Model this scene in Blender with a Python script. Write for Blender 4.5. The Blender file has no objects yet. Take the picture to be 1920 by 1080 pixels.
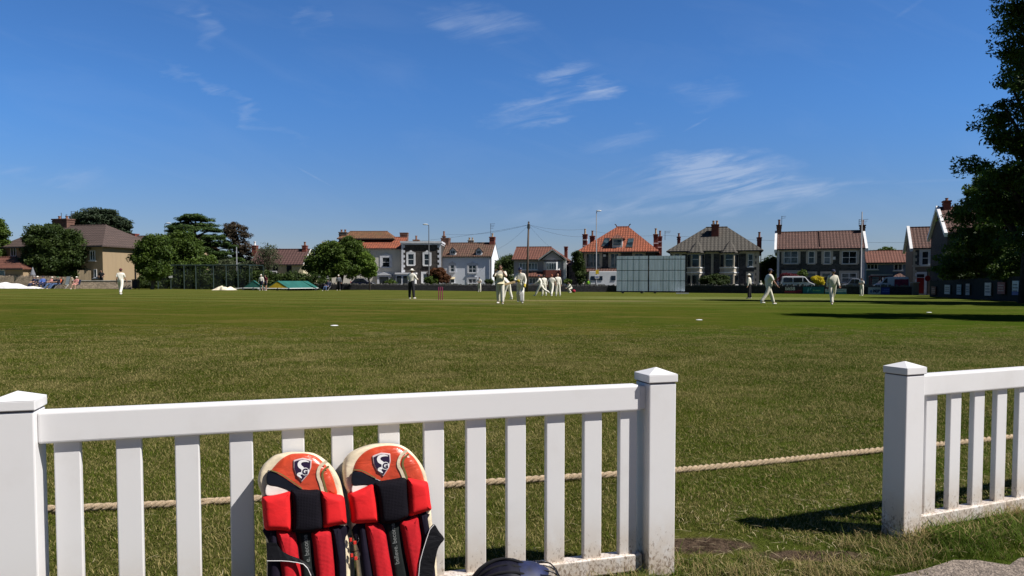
import bpy, math, random
import numpy as np
from mathutils import Vector, Matrix
R = math.radians
random.seed(7)
sc = bpy.context.scene
COL = sc.collection
# ---------------------------------------------------------------- camera
CAMH, PITCH, FPX, PPY = 0.95, R(2.5), 1400.0, 591.0
cd = bpy.data.cameras.new('camera'); cam = bpy.data.objects.new('camera', cd); COL.objects.link(cam)
cam.location = (0, 0, CAMH); cam.rotation_euler = (R(90) - PITCH, 0, 0)
cd.sensor_width = 36; cd.lens = FPX / 1920 * 36; cd.shift_y = (PPY - 540) / 1920
cd.clip_start = 0.05; cd.clip_end = 3000
sc.camera = cam
# ---------------------------------------------------------------- light
SUN_EL, SUN_AZ = R(50), R(-17)          # azimuth measured from +x towards +y
w = bpy.data.worlds.new('World'); sc.world = w; w.use_nodes = True
nt = w.node_tree; nt.nodes.clear()
def wn(t, **k):
    n = nt.nodes.new(t)
    for a, b in k.items(): setattr(n, a, b)
    return n
sky = wn('ShaderNodeTexSky', sky_type='NISHITA'); sky.sun_disc = False
sky.sun_elevation = SUN_EL; sky.sun_rotation = R(90) - SUN_AZ
sky.air_density = 0.9; sky.dust_density = 0.1; sky.ozone_density = 3.0; sky.altitude = 0
bg = wn('ShaderNodeBackground'); bg.inputs['Strength'].default_value = 0.0755
out = wn('ShaderNodeOutputWorld'); nt.links.new(bg.outputs[0], out.inputs[0])
# thin cirrus: soft streaks laid out by compass direction and elevation
tc = wn('ShaderNodeTexCoord'); sp = wn('ShaderNodeSeparateXYZ'); nt.links.new(tc.outputs['Generated'], sp.inputs[0])
def wm(op, a, b=None, c=None):
    n = wn('ShaderNodeMath', operation=op)
    for i, v in enumerate((a, b, c)):
        if v is None: continue
        if isinstance(v, (int, float)): n.inputs[i].default_value = v
        else: nt.links.new(v, n.inputs[i])
    return n.outputs[0]
ym = wm('MAXIMUM', sp.outputs[1], 0.02)
U = wm('DIVIDE', sp.outputs[0], ym); V = wm('DIVIDE', sp.outputs[2], ym)
def warp(sx, sy, sz, amt):
    cx = wn('ShaderNodeCombineXYZ'); nt.links.new(wm('MULTIPLY', U, sx), cx.inputs[0]); nt.links.new(wm('MULTIPLY', V, sy), cx.inputs[1]); cx.inputs[2].default_value = sz
    no = wn('ShaderNodeTexNoise'); no.inputs['Scale'].default_value = 1; no.inputs['Detail'].default_value = 5; no.inputs['Roughness'].default_value = .62; nt.links.new(cx.outputs[0], no.inputs['Vector']); return wm('MULTIPLY', wm('SUBTRACT', no.outputs[0], .5), amt)
UW = wm('ADD', U, warp(5, 14, 3.1, .22)); VW = wm('ADD', V, warp(7, 20, 8.7, .075))
def cloudnoise(sx, sy, rot, thr):
    cr, sr = math.cos(rot), math.sin(rot)
    a = wm('ADD', wm('MULTIPLY', U, cr * sx), wm('MULTIPLY', V, sr * sx))
    b = wm('ADD', wm('MULTIPLY', U, -sr * sy), wm('MULTIPLY', V, cr * sy))
    cx = wn('ShaderNodeCombineXYZ'); nt.links.new(a, cx.inputs[0]); nt.links.new(b, cx.inputs[1])
    no = wn('ShaderNodeTexNoise'); no.inputs['Scale'].default_value = 1; no.inputs['Detail'].default_value = 7
    no.inputs['Roughness'].default_value = 0.6; no.inputs['Distortion'].default_value = 0.9
    nt.links.new(cx.outputs[0], no.inputs['Vector'])
    return wm('MULTIPLY', wm('MAXIMUM', wm('SUBTRACT', no.outputs[0], thr), 0), 1 / (1 - thr))
n1 = cloudnoise(9, 60, 0.22, 0.36); n2 = cloudnoise(3, 14, -0.3, 0.50)
tot = None
for (px, py, rx, ry, rot, s) in [(1045, 148, 95, 32, .08, .85), (1100, 184, 55, 22, .35, .85), (1015, 212, 110, 24, .2, .55), (930, 58, 120, 40, -.15, .4),
        (1300, 172, 80, 34, 0, .35), (1350, 325, 170, 44, .08, .95), (1420, 352, 210, 26, .06, .7), (1390, 385, 170, 30, .15, .6), (1280, 345, 220, 60, .1, .35), (1150, 390, 300, 30, .1, .3), (1160, 262, 110, 26, .1, .3),
        (1600, 345, 260, 5, .03, .45), (1305, 235, 34, 3, .5, .9), (430, 190, 170, 14, -.5, .3), (370, 40, 40, 60, 0, .28), (585, 45, 24, 40, -.3, .25),
        (590, 332, 46, 2.5, -.5, .6), (100, 330, 160, 20, -.15, .25), (1700, 20, 60, 5, .6, .35), (1150, 325, 50, 3, .45, .3)]:
    u0, v0 = (px - 960) / FPX, (530 - py) / FPX
    thin = ry < 7; du, dv = wm('SUBTRACT', U if thin else UW, u0), wm('SUBTRACT', V if thin else VW, v0)
    c, s_ = math.cos(rot), math.sin(rot)
    a = wm('ADD', wm('MULTIPLY', du, c * FPX / rx), wm('MULTIPLY', dv, s_ * FPX / rx))
    b = wm('ADD', wm('MULTIPLY', du, -s_ * FPX / ry), wm('MULTIPLY', dv, c * FPX / ry))
    m = wm('MAXIMUM', wm('SUBTRACT', 1, wm('ADD', wm('MULTIPLY', a, a), wm('MULTIPLY', b, b))), 0)
    m = wm('MULTIPLY', wm('POWER', m, 1.6), s * (.6 if thin else 1.5))
    tot = m if tot is None else wm('ADD', tot, m)
cl = wm('MULTIPLY', tot, n1); cl = wm('ADD', cl, wm('MULTIPLY', n2, 0.10))
cl = wm('MINIMUM', wm('MULTIPLY', cl, 1.0), 0.5)
mx = wn('ShaderNodeMix', data_type='RGBA'); nt.links.new(cl, mx.inputs[0])
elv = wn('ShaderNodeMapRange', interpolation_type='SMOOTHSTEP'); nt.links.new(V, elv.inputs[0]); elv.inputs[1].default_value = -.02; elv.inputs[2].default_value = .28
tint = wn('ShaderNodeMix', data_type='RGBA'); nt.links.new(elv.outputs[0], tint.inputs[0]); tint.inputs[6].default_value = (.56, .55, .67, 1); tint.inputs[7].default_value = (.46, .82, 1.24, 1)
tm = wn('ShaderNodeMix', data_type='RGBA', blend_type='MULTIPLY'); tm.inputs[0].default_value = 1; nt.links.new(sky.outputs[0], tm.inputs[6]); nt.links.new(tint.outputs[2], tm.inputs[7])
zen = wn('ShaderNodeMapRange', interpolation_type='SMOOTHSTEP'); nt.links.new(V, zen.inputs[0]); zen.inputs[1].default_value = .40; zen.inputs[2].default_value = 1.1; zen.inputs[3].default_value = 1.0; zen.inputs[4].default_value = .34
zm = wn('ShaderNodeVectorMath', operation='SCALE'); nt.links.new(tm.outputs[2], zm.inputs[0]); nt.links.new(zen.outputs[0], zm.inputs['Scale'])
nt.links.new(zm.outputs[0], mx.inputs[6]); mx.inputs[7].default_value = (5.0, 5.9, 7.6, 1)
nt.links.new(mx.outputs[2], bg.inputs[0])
sd = bpy.data.lights.new('sun', 'SUN'); sd.energy = 5.0; sd.angle = R(0.53); sd.color = (1, .955, .895)
sun = bpy.data.objects.new('sun', sd); COL.objects.link(sun)
sdir = Vector((math.cos(SUN_EL) * math.cos(SUN_AZ), math.cos(SUN_EL) * math.sin(SUN_AZ), math.sin(SUN_EL)))
sun.rotation_euler = sdir.to_track_quat('Z', 'Y').to_euler(); sun.location = sdir * 60
vs = sc.view_settings; vs.view_transform = 'Standard'; vs.look = 'None'; vs.exposure = 0.42; vs.gamma = 1
# ---------------------------------------------------------------- geometry helpers
def ray(px, py):
    u, v = (px - 960) / FPX, -(py - PPY) / FPX
    return Vector((u, math.cos(PITCH) + v * math.sin(PITCH), -math.sin(PITCH) + v * math.cos(PITCH)))
def P(px, py, Y):
    d = ray(px, py); t = Y / d.y
    return Vector((0, 0, CAMH)) + d * t
def sstep(a, b, x):
    t = min(1, max(0, (x - a) / (b - a))); return t * t * (3 - 2 * t)
def G(x, y):
    xx = max(-70, min(70, x)); k = -0.01 * xx if xx < 0 else -0.005 * xx
    return sstep(7, 26, y) * k - 0.0024 * (min(max(y, 20), 95) - 20)
class Frame:
    """a place in the world: local x along a facade, local y away from the viewer, local z up from the ground"""
    def __init__(s, px, Y, deg=0, z=None):
        p = P(px, 530, Y); s.o = Vector((p.x, p.y, G(p.x, p.y) if z is None else z)); s.a = R(deg)
        s.X = Vector((math.cos(s.a), math.sin(s.a), 0)); s.D = Vector((-math.sin(s.a), math.cos(s.a), 0))
    def q(s, px, py, d=0):
        r = ray(px, py); c = Vector((0, 0, CAMH)); t = (s.o + s.D * d - c).dot(s.D) / r.dot(s.D)
        w_ = c + r * t - s.o
        return w_.dot(s.X), w_.z
    def root(s, name, label, cat, group=None):
        return thing(name, label, cat, tuple(s.o), s.a, group)
def setp(o, label=None, cat=None, group=None, kind=None):
    if label: o['label'] = label
    if cat: o['category'] = cat
    if group: o['group'] = group
    if kind: o['kind'] = kind
    return o
def thing(name, label, cat, loc=(0, 0, 0), rz=0, group=None):
    o = bpy.data.objects.new(name, None); COL.objects.link(o); o.location = loc; o.rotation_euler = (0, 0, rz)
    o.empty_display_size = .3
    return setp(o, label, cat, group)
class MB:
    def __init__(s): s.v = []; s.f = []; s.m = []; s.mi = 0
    def add(s, vs_, fs, mi=None):
        b = len(s.v); s.v += [tuple(v) for v in vs_]
        for f in fs: s.f.append(tuple(i + b for i in f)); s.m.append(s.mi if mi is None else mi)
        return s
    def box(s, x0, x1, y0, y1, z0, z1, mi=None):
        return s.add([(x0, y0, z0), (x1, y0, z0), (x1, y1, z0), (x0, y1, z0), (x0, y0, z1), (x1, y0, z1), (x1, y1, z1), (x0, y1, z1)],
            [(0, 3, 2, 1), (4, 5, 6, 7), (0, 1, 5, 4), (1, 2, 6, 5), (2, 3, 7, 6), (3, 0, 4, 7)], mi)
    def obox(s, c, ax, ay, az, mi=None):
        c, ax, ay, az = map(Vector, (c, ax, ay, az)); v = []
        for k in (-1, 1):
            for (i, j) in ((-1, -1), (1, -1), (1, 1), (-1, 1)): v.append(c + ax * i + ay * j + az * k)
        return s.add(v, [(0, 3, 2, 1), (4, 5, 6, 7), (0, 1, 5, 4), (1, 2, 6, 5), (2, 3, 7, 6), (3, 0, 4, 7)], mi)
    def slab(s, pts, n, mi=None):
        """polygon pts thickened by vector n"""
        n = Vector(n); k = len(pts); v = [Vector(p) for p in pts]; v2 = [p + n for p in v]
        f = [tuple(range(k)), tuple(range(2 * k - 1, k - 1, -1))] + [(i, i + k, (i + 1) % k + k, (i + 1) % k) for i in range(k)]
        return s.add(v + v2, f, mi)
    def xprism(s, prof, x0, x1, mi=None):       # prof: (y,z) list
        return s.slab([(x0, a, b) for a, b in prof], (x1 - x0, 0, 0), mi)
    def yprism(s, prof, y0, y1, mi=None):       # prof: (x,z)
        return s.slab([(a, y0, b) for a, b in prof], (0, y1 - y0, 0), mi)
    def tube(s, pts, rad, n=8, mi=None, cap=True):
        pts = [Vector(p) for p in pts]; m = len(pts)
        if not isinstance(rad, (list, tuple)): rad = [rad] * m
        vs_ = []; up = None
        for i, p in enumerate(pts):
            t = (pts[min(i + 1, m - 1)] - pts[max(i - 1, 0)])
            t = t.normalized() if t.length > 1e-9 else Vector((0, 0, 1))
            if up is None: up = Vector((0, 0, 1)) if abs(t.z) < .9 else Vector((1, 0, 0))
            a = t.cross(up); a = a.normalized() if a.length > 1e-6 else t.orthogonal().normalized()
            b = t.cross(a).normalized(); up = -b if False else up
            for k in range(n):
                th = 2 * math.pi * k / n; vs_.append(p + (a * math.cos(th) + b * math.sin(th)) * rad[i])
        fs = [(i * n + k, i * n + (k + 1) % n, (i + 1) * n + (k + 1) % n, (i + 1) * n + k) for i in range(m - 1) for k in range(n)]
        if cap: fs += [tuple(range(n - 1, -1, -1)), tuple(range((m - 1) * n, m * n))]
        return s.add(vs_, fs, mi)
    def lathe(s, c, prof, n=14, mi=None, sx=1, sy=1):  # prof (r,z)
        vs_ = [(c[0] + r * math.cos(2 * math.pi * k / n) * sx, c[1] + r * math.sin(2 * math.pi * k / n) * sy, c[2] + z) for r, z in prof for k in range(n)]
        m = len(prof)
        fs = [(i * n + k, i * n + (k + 1) % n, (i + 1) * n + (k + 1) % n, (i + 1) * n + k) for i in range(m - 1) for k in range(n)]
        fs += [tuple(range(n - 1, -1, -1)), tuple(range((m - 1) * n, m * n))]
        return s.add(vs_, fs, mi)
    def ell(s, c, r, n=10, m=7, mi=None, M3=None):
        vs_ = []; c = Vector(c)
        for i in range(m + 1):
            ph = math.pi * i / m
            for k in range(n):
                th = 2 * math.pi * k / n
                p = Vector((math.sin(ph) * math.cos(th) * r[0], math.sin(ph) * math.sin(th) * r[1], math.cos(ph) * r[2]))
                if M3: p = M3 @ p
                vs_.append(c + p)
        fs = [(i * n + k, (i + 1) * n + k, (i + 1) * n + (k + 1) % n, i * n + (k + 1) % n) for i in range(m) for k in range(n)]
        return s.add(vs_, fs, mi)
    def build(s, name, mats, parent=None, smooth=False, bevel=0, seg=2):
        me = bpy.data.meshes.new(name); me.from_pydata(s.v, [], s.f)
        if not isinstance(mats, (list, tuple)): mats = [mats]
        for m in mats: me.materials.append(m)
        if len(mats) > 1: me.polygons.foreach_set('material_index', s.m)
        if smooth: me.polygons.foreach_set('use_smooth', [True] * len(me.polygons))
        me.update(); o = bpy.data.objects.new(name, me); COL.objects.link(o)
        if parent: o.parent = parent
        if bevel:
            b = o.modifiers.new('b', 'BEVEL'); b.width = bevel; b.segments = seg; b.limit_method = 'ANGLE'; b.angle_limit = R(50)
        return o
# ---------------------------------------------------------------- materials
def nmat(name):
    m = bpy.data.materials.new(name); m.use_nodes = True; t = m.node_tree
    return m, t, t.nodes['Principled BSDF']
class NT:
    def __init__(s, t): s.t = t
    def n(s, ty, **k):
        x = s.t.nodes.new(ty)
        for a, b in k.items(): setattr(x, a, b)
        return x
    def set(s, n, i, v):
        if isinstance(v, (int, float)): n.inputs[i].default_value = v
        elif isinstance(v, (tuple, list)): n.inputs[i].default_value = v
        else: s.t.links.new(v, n.inputs[i])
    def math(s, op, a, b=None, c=None):
        x = s.n('ShaderNodeMath', operation=op)
        for i, v in enumerate((a, b, c)):
            if v is not None: s.set(x, i, v)
        return x.outputs[0]
    def noise(s, vec, scale, detail=4, rough=.55, dist=0):
        x = s.n('ShaderNodeTexNoise'); s.set(x, 'Scale', scale); s.set(x, 'Detail', detail); s.set(x, 'Roughness', rough); s.set(x, 'Distortion', dist)
        if vec is not None: s.t.links.new(vec, x.inputs['Vector'])
        return x.outputs[0]
    def ramp(s, f, a, b):
        x = s.n('ShaderNodeMapRange', interpolation_type='SMOOTHSTEP'); s.set(x, 0, f); s.set(x, 1, a); s.set(x, 2, b); return x.outputs[0]
    def mix(s, f, a, b):
        x = s.n('ShaderNodeMix', data_type='RGBA'); s.set(x, 0, f); s.set(x, 6, col4(a)); s.set(x, 7, col4(b)); return x.outputs[2]
    def mapv(s, vec, scale):
        x = s.n('ShaderNodeMapping'); s.t.links.new(vec, x.inputs[0]); x.inputs['Scale'].default_value = scale; return x.outputs[0]
    def bump(s, h, strength, dist=.02):
        x = s.n('ShaderNodeBump'); s.set(x, 'Height', h); s.set(x, 'Strength', strength); s.set(x, 'Distance', dist); return x.outputs[0]
def col4(c):
    return (c[0], c[1], c[2], 1) if isinstance(c, (tuple, list)) else c
def mul(c, k): return tuple(min(1, x * k) for x in c[:3])
def M(name, c, rough=.75, var=.18, scale=2.0, bump=.0, bscale=30, metal=0, spec=.35, aniso=(1, 1, 1), coat=0):
    m, t, b = nmat(name); h = NT(t); tcn = h.n('ShaderNodeTexCoord').outputs['Object']
    v = h.mapv(tcn, aniso)
    f = h.noise(v, scale, 6, .6); f = h.ramp(f, .3, .7)
    h.set(b, 'Base Color', h.mix(f, mul(c, 1 - var), mul(c, 1 + var))); b.inputs['Roughness'].default_value = rough
    b.inputs['Metallic'].default_value = metal; b.inputs['Specular IOR Level'].default_value = spec
    if coat: b.inputs['Coat Weight'].default_value = coat; b.inputs['Coat Roughness'].default_value = .1
    if bump: h.set(b, 'Normal', h.bump(h.noise(v, bscale, 5), bump))
    return m
def facing_uv(h):
    """u runs along the wall whichever way it faces, v is height"""
    tco = h.n('ShaderNodeTexCoord'); s = h.n('ShaderNodeSeparateXYZ'); h.t.links.new(tco.outputs['Object'], s.inputs[0])
    s2 = h.n('ShaderNodeSeparateXYZ'); h.t.links.new(tco.outputs['Normal'], s2.inputs[0])
    k = h.math('GREATER_THAN', h.math('ABSOLUTE', s2.outputs[0]), h.math('ABSOLUTE', s2.outputs[1]))
    u = h.math('ADD', h.math('MULTIPLY', s.outputs[1], k), h.math('MULTIPLY', s.outputs[0], h.math('SUBTRACT', 1, k)))
    return tco.outputs['Object'], u, s.outputs[2]
def combine(h, a, b):
    c = h.n('ShaderNodeCombineXYZ'); h.set(c, 0, a); h.set(c, 1, b); return c.outputs[0]
def tile(name, c, row=.30, width=.26, mortar=.18, var=.3, patch=None, bump=.6, rib=.25):
    m, t, b = nmat(name); h = NT(t); o, u, v = facing_uv(h)
    br = h.n('ShaderNodeTexBrick'); h.t.links.new(combine(h, u, h.math('MULTIPLY', v, 1.6)), br.inputs[0])
    h.set(br, 'Scale', 1); h.set(br, 'Brick Width', width); h.set(br, 'Row Height', row); h.set(br, 'Mortar Size', row * mortar * .5); h.set(br, 'Mortar Smooth', .3)
    br.inputs['Color1'].default_value = col4(mul(c, 1 - var)); br.inputs['Color2'].default_value = col4(mul(c, 1 + var)); br.inputs['Mortar'].default_value = col4(mul(c, .38))
    nz = h.ramp(h.noise(o, .8, 6, .65), .35, .7)
    rows = h.ramp(h.math('FRACT', h.math('DIVIDE', h.math('MULTIPLY', v, 1.6), row * 1.5)), .0, .30)
    ribs = h.ramp(h.math('ABSOLUTE', h.math('SUBTRACT', h.math('FRACT', h.math('DIVIDE', u, width * 1.35)), .5)), .08, .42)
    col = h.mix(h.math('MULTIPLY', nz, .55), br.outputs[0], patch or mul(c, .62))
    col = h.mix(h.math('MULTIPLY', h.math('SUBTRACT', 1, rows), .62), col, mul(c, .22)); col = h.mix(h.math('MULTIPLY', ribs, rib), col, mul(c, .35))
    h.set(b, 'Base Color', col); b.inputs['Roughness'].default_value = .85
    h.set(b, 'Normal', h.bump(h.math('ADD', rows, ribs), bump, .06)); return m
def stone(name, c, size=.28, var=.5, mortar=None, aspect=1.5, bump=.6, mw=.05):
    m, t, b = nmat(name); h = NT(t); o, u, v = facing_uv(h)
    vec = combine(h, u, h.math('MULTIPLY', v, aspect))
    vo = h.n('ShaderNodeTexVoronoi', feature='F1'); h.t.links.new(vec, vo.inputs['Vector']); h.set(vo, 'Scale', 1 / size)
    ve = h.n('ShaderNodeTexVoronoi', feature='DISTANCE_TO_EDGE'); h.t.links.new(vec, ve.inputs['Vector']); h.set(ve, 'Scale', 1 / size)
    sv = h.n('ShaderNodeSeparateColor'); h.t.links.new(vo.outputs['Color'], sv.inputs[0])
    c1 = h.mix(sv.outputs[0], mul(c, 1 - var), mul(c, 1 + var))
    c1 = h.mix(h.math('MULTIPLY', h.noise(o, 1.3, 5), .4), c1, mul(c, .7))
    e = h.ramp(ve.outputs[0], 0, mw)
    h.set(b, 'Base Color', h.mix(e, mortar or mul(c, .5), c1)); b.inputs['Roughness'].default_value = .9
    h.set(b, 'Normal', h.bump(e, bump, .04)); return m
def brick(name, c, mortar=(.3, .28, .25)):
    m, t, b = nmat(name); h = NT(t); o, u, v = facing_uv(h)
    br = h.n('ShaderNodeTexBrick'); h.t.links.new(combine(h, u, v), br.inputs[0])
    for k_, v_ in (('Scale', 1), ('Brick Width', .225), ('Row Height', .075), ('Mortar Size', .006)): h.set(br, k_, v_)
    br.inputs['Color1'].default_value = col4(mul(c, .7)); br.inputs['Color2'].default_value = col4(mul(c, 1.25)); br.inputs['Mortar'].default_value = col4(mortar)
    h.set(b, 'Base Color', h.mix(h.math('MULTIPLY', h.noise(o, 2, 5), .35), br.outputs[0], mul(c, .5))); b.inputs['Roughness'].default_value = .9
    return m
def render_wall(name, c, streak=.25):
    m, t, b = nmat(name); h = NT(t); o = h.n('ShaderNodeTexCoord').outputs['Object']
    f = h.ramp(h.noise(h.mapv(o, (2.5, 2.5, .35)), 1, 6, .6), .42, .8)
    g = h.ramp(h.noise(o, .6, 5, .6), .35, .75)
    col = h.mix(h.math('MULTIPLY', f, streak), c, mul(c, .55)); col = h.mix(h.math('MULTIPLY', g, .18), col, mul(c, .7))
    h.set(b, 'Base Color', col); b.inputs['Roughness'].default_value = .92
    h.set(b, 'Normal', h.bump(h.noise(o, 9, 6), .12, .012)); return m
def glassy(name, c=(.02, .025, .03), var=.6):
    m, t, b = nmat(name); h = NT(t); o = h.n('ShaderNodeTexCoord').outputs['Object']
    f = h.ramp(h.noise(o, .9, 2), .4, .6)
    h.set(b, 'Base Color', h.mix(f, mul(c, 1 - var), mul(c, 1 + var))); b.inputs['Roughness'].default_value = .08; b.inputs['Specular IOR Level'].default_value = .6
    return m
def leafmat(name, c1, c2, trans=.25):
    m, t, b = nmat(name); h = NT(t)
    at = h.n('ShaderNodeAttribute', attribute_name='tint').outputs['Fac']
    h.set(b, 'Base Color', h.mix(at, c1, c2)); b.inputs['Roughness'].default_value = .6; b.inputs['Specular IOR Level'].default_value = .25
    tr = h.n('ShaderNodeBsdfTranslucent'); h.set(tr, 0, h.mix(at, mul(c1, 1.3), mul(c2, 1.5)))
    ms = h.n('ShaderNodeMixShader'); ms.inputs[0].default_value = trans
    t.links.new(b.outputs[0], ms.inputs[1]); t.links.new(tr.outputs[0], ms.inputs[2]); t.links.new(ms.outputs[0], t.nodes['Material Output'].inputs[0])
    return m
# ---------------------------------------------------------------- ground
def grass_material():
    m, t, b = nmat('mown_turf'); h = NT(t)
    pos = h.n('ShaderNodeNewGeometry').outputs['Position']; s = h.n('ShaderNodeSeparateXYZ'); t.links.new(pos, s.inputs[0]); x, y = s.outputs[0], s.outputs[1]
    big = h.ramp(h.noise(h.mapv(pos, (1, .8, 1)), .22, 5, .6), .35, .68)
    mid = h.ramp(h.noise(pos, 1.6, 6, .68), .38, .66)
    fine = h.ramp(h.noise(h.mapv(pos, (1, 1, 1)), 26, 8, .75), .36, .66)
    vf = h.ramp(h.noise(pos, 120, 4, .7), .35, .65)
    far = h.ramp(y, 5, 14)
    c = h.mix(big, (.040, .070, .006), (.080, .090, .011))
    c = h.mix(h.math('MULTIPLY', h.ramp(h.noise(h.mapv(pos, (.5, 1, 1)), .55, 6, .66), .50, .62), .8), c, (.14, .115, .030))
    c = h.mix(h.math('MULTIPLY', mid, .6), c, (.108, .092, .021))
    c = h.mix(h.math('MULTIPLY', fine, .40), c, (.045, .060, .008))
    c = h.mix(h.math('MULTIPLY', vf, h.math('SUBTRACT', .45, h.math('MULTIPLY', far, .35))), c, (.15, .14, .055))
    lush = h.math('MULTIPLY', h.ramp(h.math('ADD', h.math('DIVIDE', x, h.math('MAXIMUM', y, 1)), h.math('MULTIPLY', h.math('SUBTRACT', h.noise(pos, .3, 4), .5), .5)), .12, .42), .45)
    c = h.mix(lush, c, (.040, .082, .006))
    # mowing bands across the far outfield
    band = h.math('SINE', h.math('ADD', h.math('MULTIPLY', h.math('ADD', y, h.math('MULTIPLY', x, .10)), 1.15), h.math('MULTIPLY', h.noise(pos, .05, 2), 3)))
    bm_ = h.math('MULTIPLY', h.ramp(band, -.45, .45), h.ramp(y, 24, 42))
    c = h.mix(h.math('MULTIPLY', bm_, .55), c, (.125, .140, .038))
    # worn square: pale strips in the middle of the field
    def strip(x0, x1, y0, y1, sx=1.5, sy=.6):
        a = h.math('MULTIPLY', h.ramp(x, x0 - sx, x0 + sx), h.math('SUBTRACT', 1, h.ramp(x, x1 - sx, x1 + sx)))
        bb = h.math('MULTIPLY', h.ramp(y, y0 - sy, y0 + sy), h.math('SUBTRACT', 1, h.ramp(y, y1 - sy, y1 + sy))); return h.math('MULTIPLY', a, bb)
    c = h.mix(h.math('MULTIPLY', strip(-6.5, 8, 40.5, 43.2), .55), c, (.24, .20, .10))
    c = h.mix(h.math('MULTIPLY', strip(5, 24, 48, 58, 3, 2.5), .6), c, (.17, .185, .065))
    c = h.mix(h.math('MULTIPLY', strip(-3, 1.5, 33.5, 36, 1.5, 1), .4), c, (.17, .15, .07))
    # bare trodden earth in the gateway
    def blob(cx, cy, rx, ry):
        a = h.math('DIVIDE', h.math('SUBTRACT', x, cx), rx); bb = h.math('DIVIDE', h.math('SUBTRACT', y, cy), ry)
        d = h.math('ADD', h.math('MULTIPLY', a, a), h.math('MULTIPLY', bb, bb)); return h.math('SUBTRACT', 1, h.ramp(h.math('ADD', d, h.math('MULTIPLY', h.noise(pos, 9, 5), 1.2)), .9, 1.5))
    d = h.math('MAXIMUM', blob(.68, 2.66, .24, .10), blob(1.05, 2.56, .28, .07))
    soil = h.mix(h.ramp(h.noise(pos, 22, 8, .75), .38, .60), (.045, .031, .021), (.125, .088, .060))
    c = h.mix(d, c, soil)
    h.set(b, 'Base Color', c); b.inputs['Roughness'].default_value = .95; b.inputs['Specular IOR Level'].default_value = .0
    hh = h.math('ADD', h.math('MULTIPLY', h.noise(pos, 45, 6, .7), 1), h.math('MULTIPLY', h.noise(pos, 6, 6, .7), 2.0))
    h.set(b, 'Normal', h.bump(hh, .75, .05)); return m
turf = grass_material()
xs = [-900, -500, -250, -140] + [-100 + 4 * i for i in range(51)] + [140, 250, 500, 900]
ys = [-60, -20, -5, 0, 1, 2, 3, 4, 5, 6] + [7 + i for i in range(20)] + [28 + 3 * i for i in range(28)] + [130, 180, 260, 400, 700, 1500]
mb = MB(); mb.add([(x, y, G(x, y)) for y in ys for x in xs], [(j * len(xs) + i, j * len(xs) + i + 1, (j + 1) * len(xs) + i + 1, (j + 1) * len(xs) + i) for j in range(len(ys) - 1) for i in range(len(xs) - 1)])
setp(mb.build('ground', turf, smooth=True), kind='structure')
# path of worn tarmac at the viewer's side of the fence
asph = M('worn_tarmac', (.27, .22, .18), .95, .42, 55, bump=1.0, bscale=110)
edge = [(1.00, 2.29), (1.26, 2.375), (1.36, 2.42), (1.50, 2.50), (1.58, 2.50), (1.66, 2.455), (1.74, 2.52), (2.2, 2.62), (3.2, 2.98), (5, 3.7), (9, 5.4)]
left = [(-9, -1.5), (-5, .1), (-3, .78), (-1.2, 1.33), (-.2, 1.66), (.5, 2.05)]
top = left + edge; mb = MB()
v = [(a, b_, .008) for a, b_ in top] + [(a, b_, -.03) for a, b_ in top] + [(a, -6, .008) for a, b_ in top]
n = len(top); mb.add(v, [(i, i + 1, i + 1 + n, i + n) for i in range(n - 1)] + [(i + 2 * n, i + 1 + 2 * n, i + 1, i) for i in range(n - 1)])
setp(mb.build('path', asph), kind='structure')
def path_edge(x):
    for (a, b_), (c, d) in zip(top, top[1:]):
        if a <= x <= c: return b_ + (d - b_) * (x - a) / (c - a)
    return -9
# road and pavement behind the boundary wall
road_m = M('street_tarmac', (.055, .055, .058), .9, .2, 3, bump=.3); pave_m = M('pavement_slabs', (.22, .21, .19), .9, .2, 4)
def strip_sheet(name, pts0, pts1, z, m_):
    mb = MB(); k = len(pts0)
    mb.add([(x, y, G(x, y) + z) for x, y in pts0] + [(x, y, G(x, y) + z) for x, y in pts1], [(i, i + 1, i + 1 + k, i + k) for i in range(k - 1)])
    return setp(mb.build(name, m_), kind='structure')
cw = [(-90, 104), (-60, 100), (-27, 97.5), (0, 96.5), (13, 95.8), (30, 88), (47, 80), (66, 71), (100, 55)]
off = lambda d: [(x + d * max(0, (x - 5)) / 220, y + d) for x, y in cw]
strip_sheet('pavement', off(.6), off(2.2), .12, pave_m); strip_sheet('road', off(2.2), off(8.4), .008, road_m); strip_sheet('pavement', off(8.4), off(10), .12, pave_m)
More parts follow.
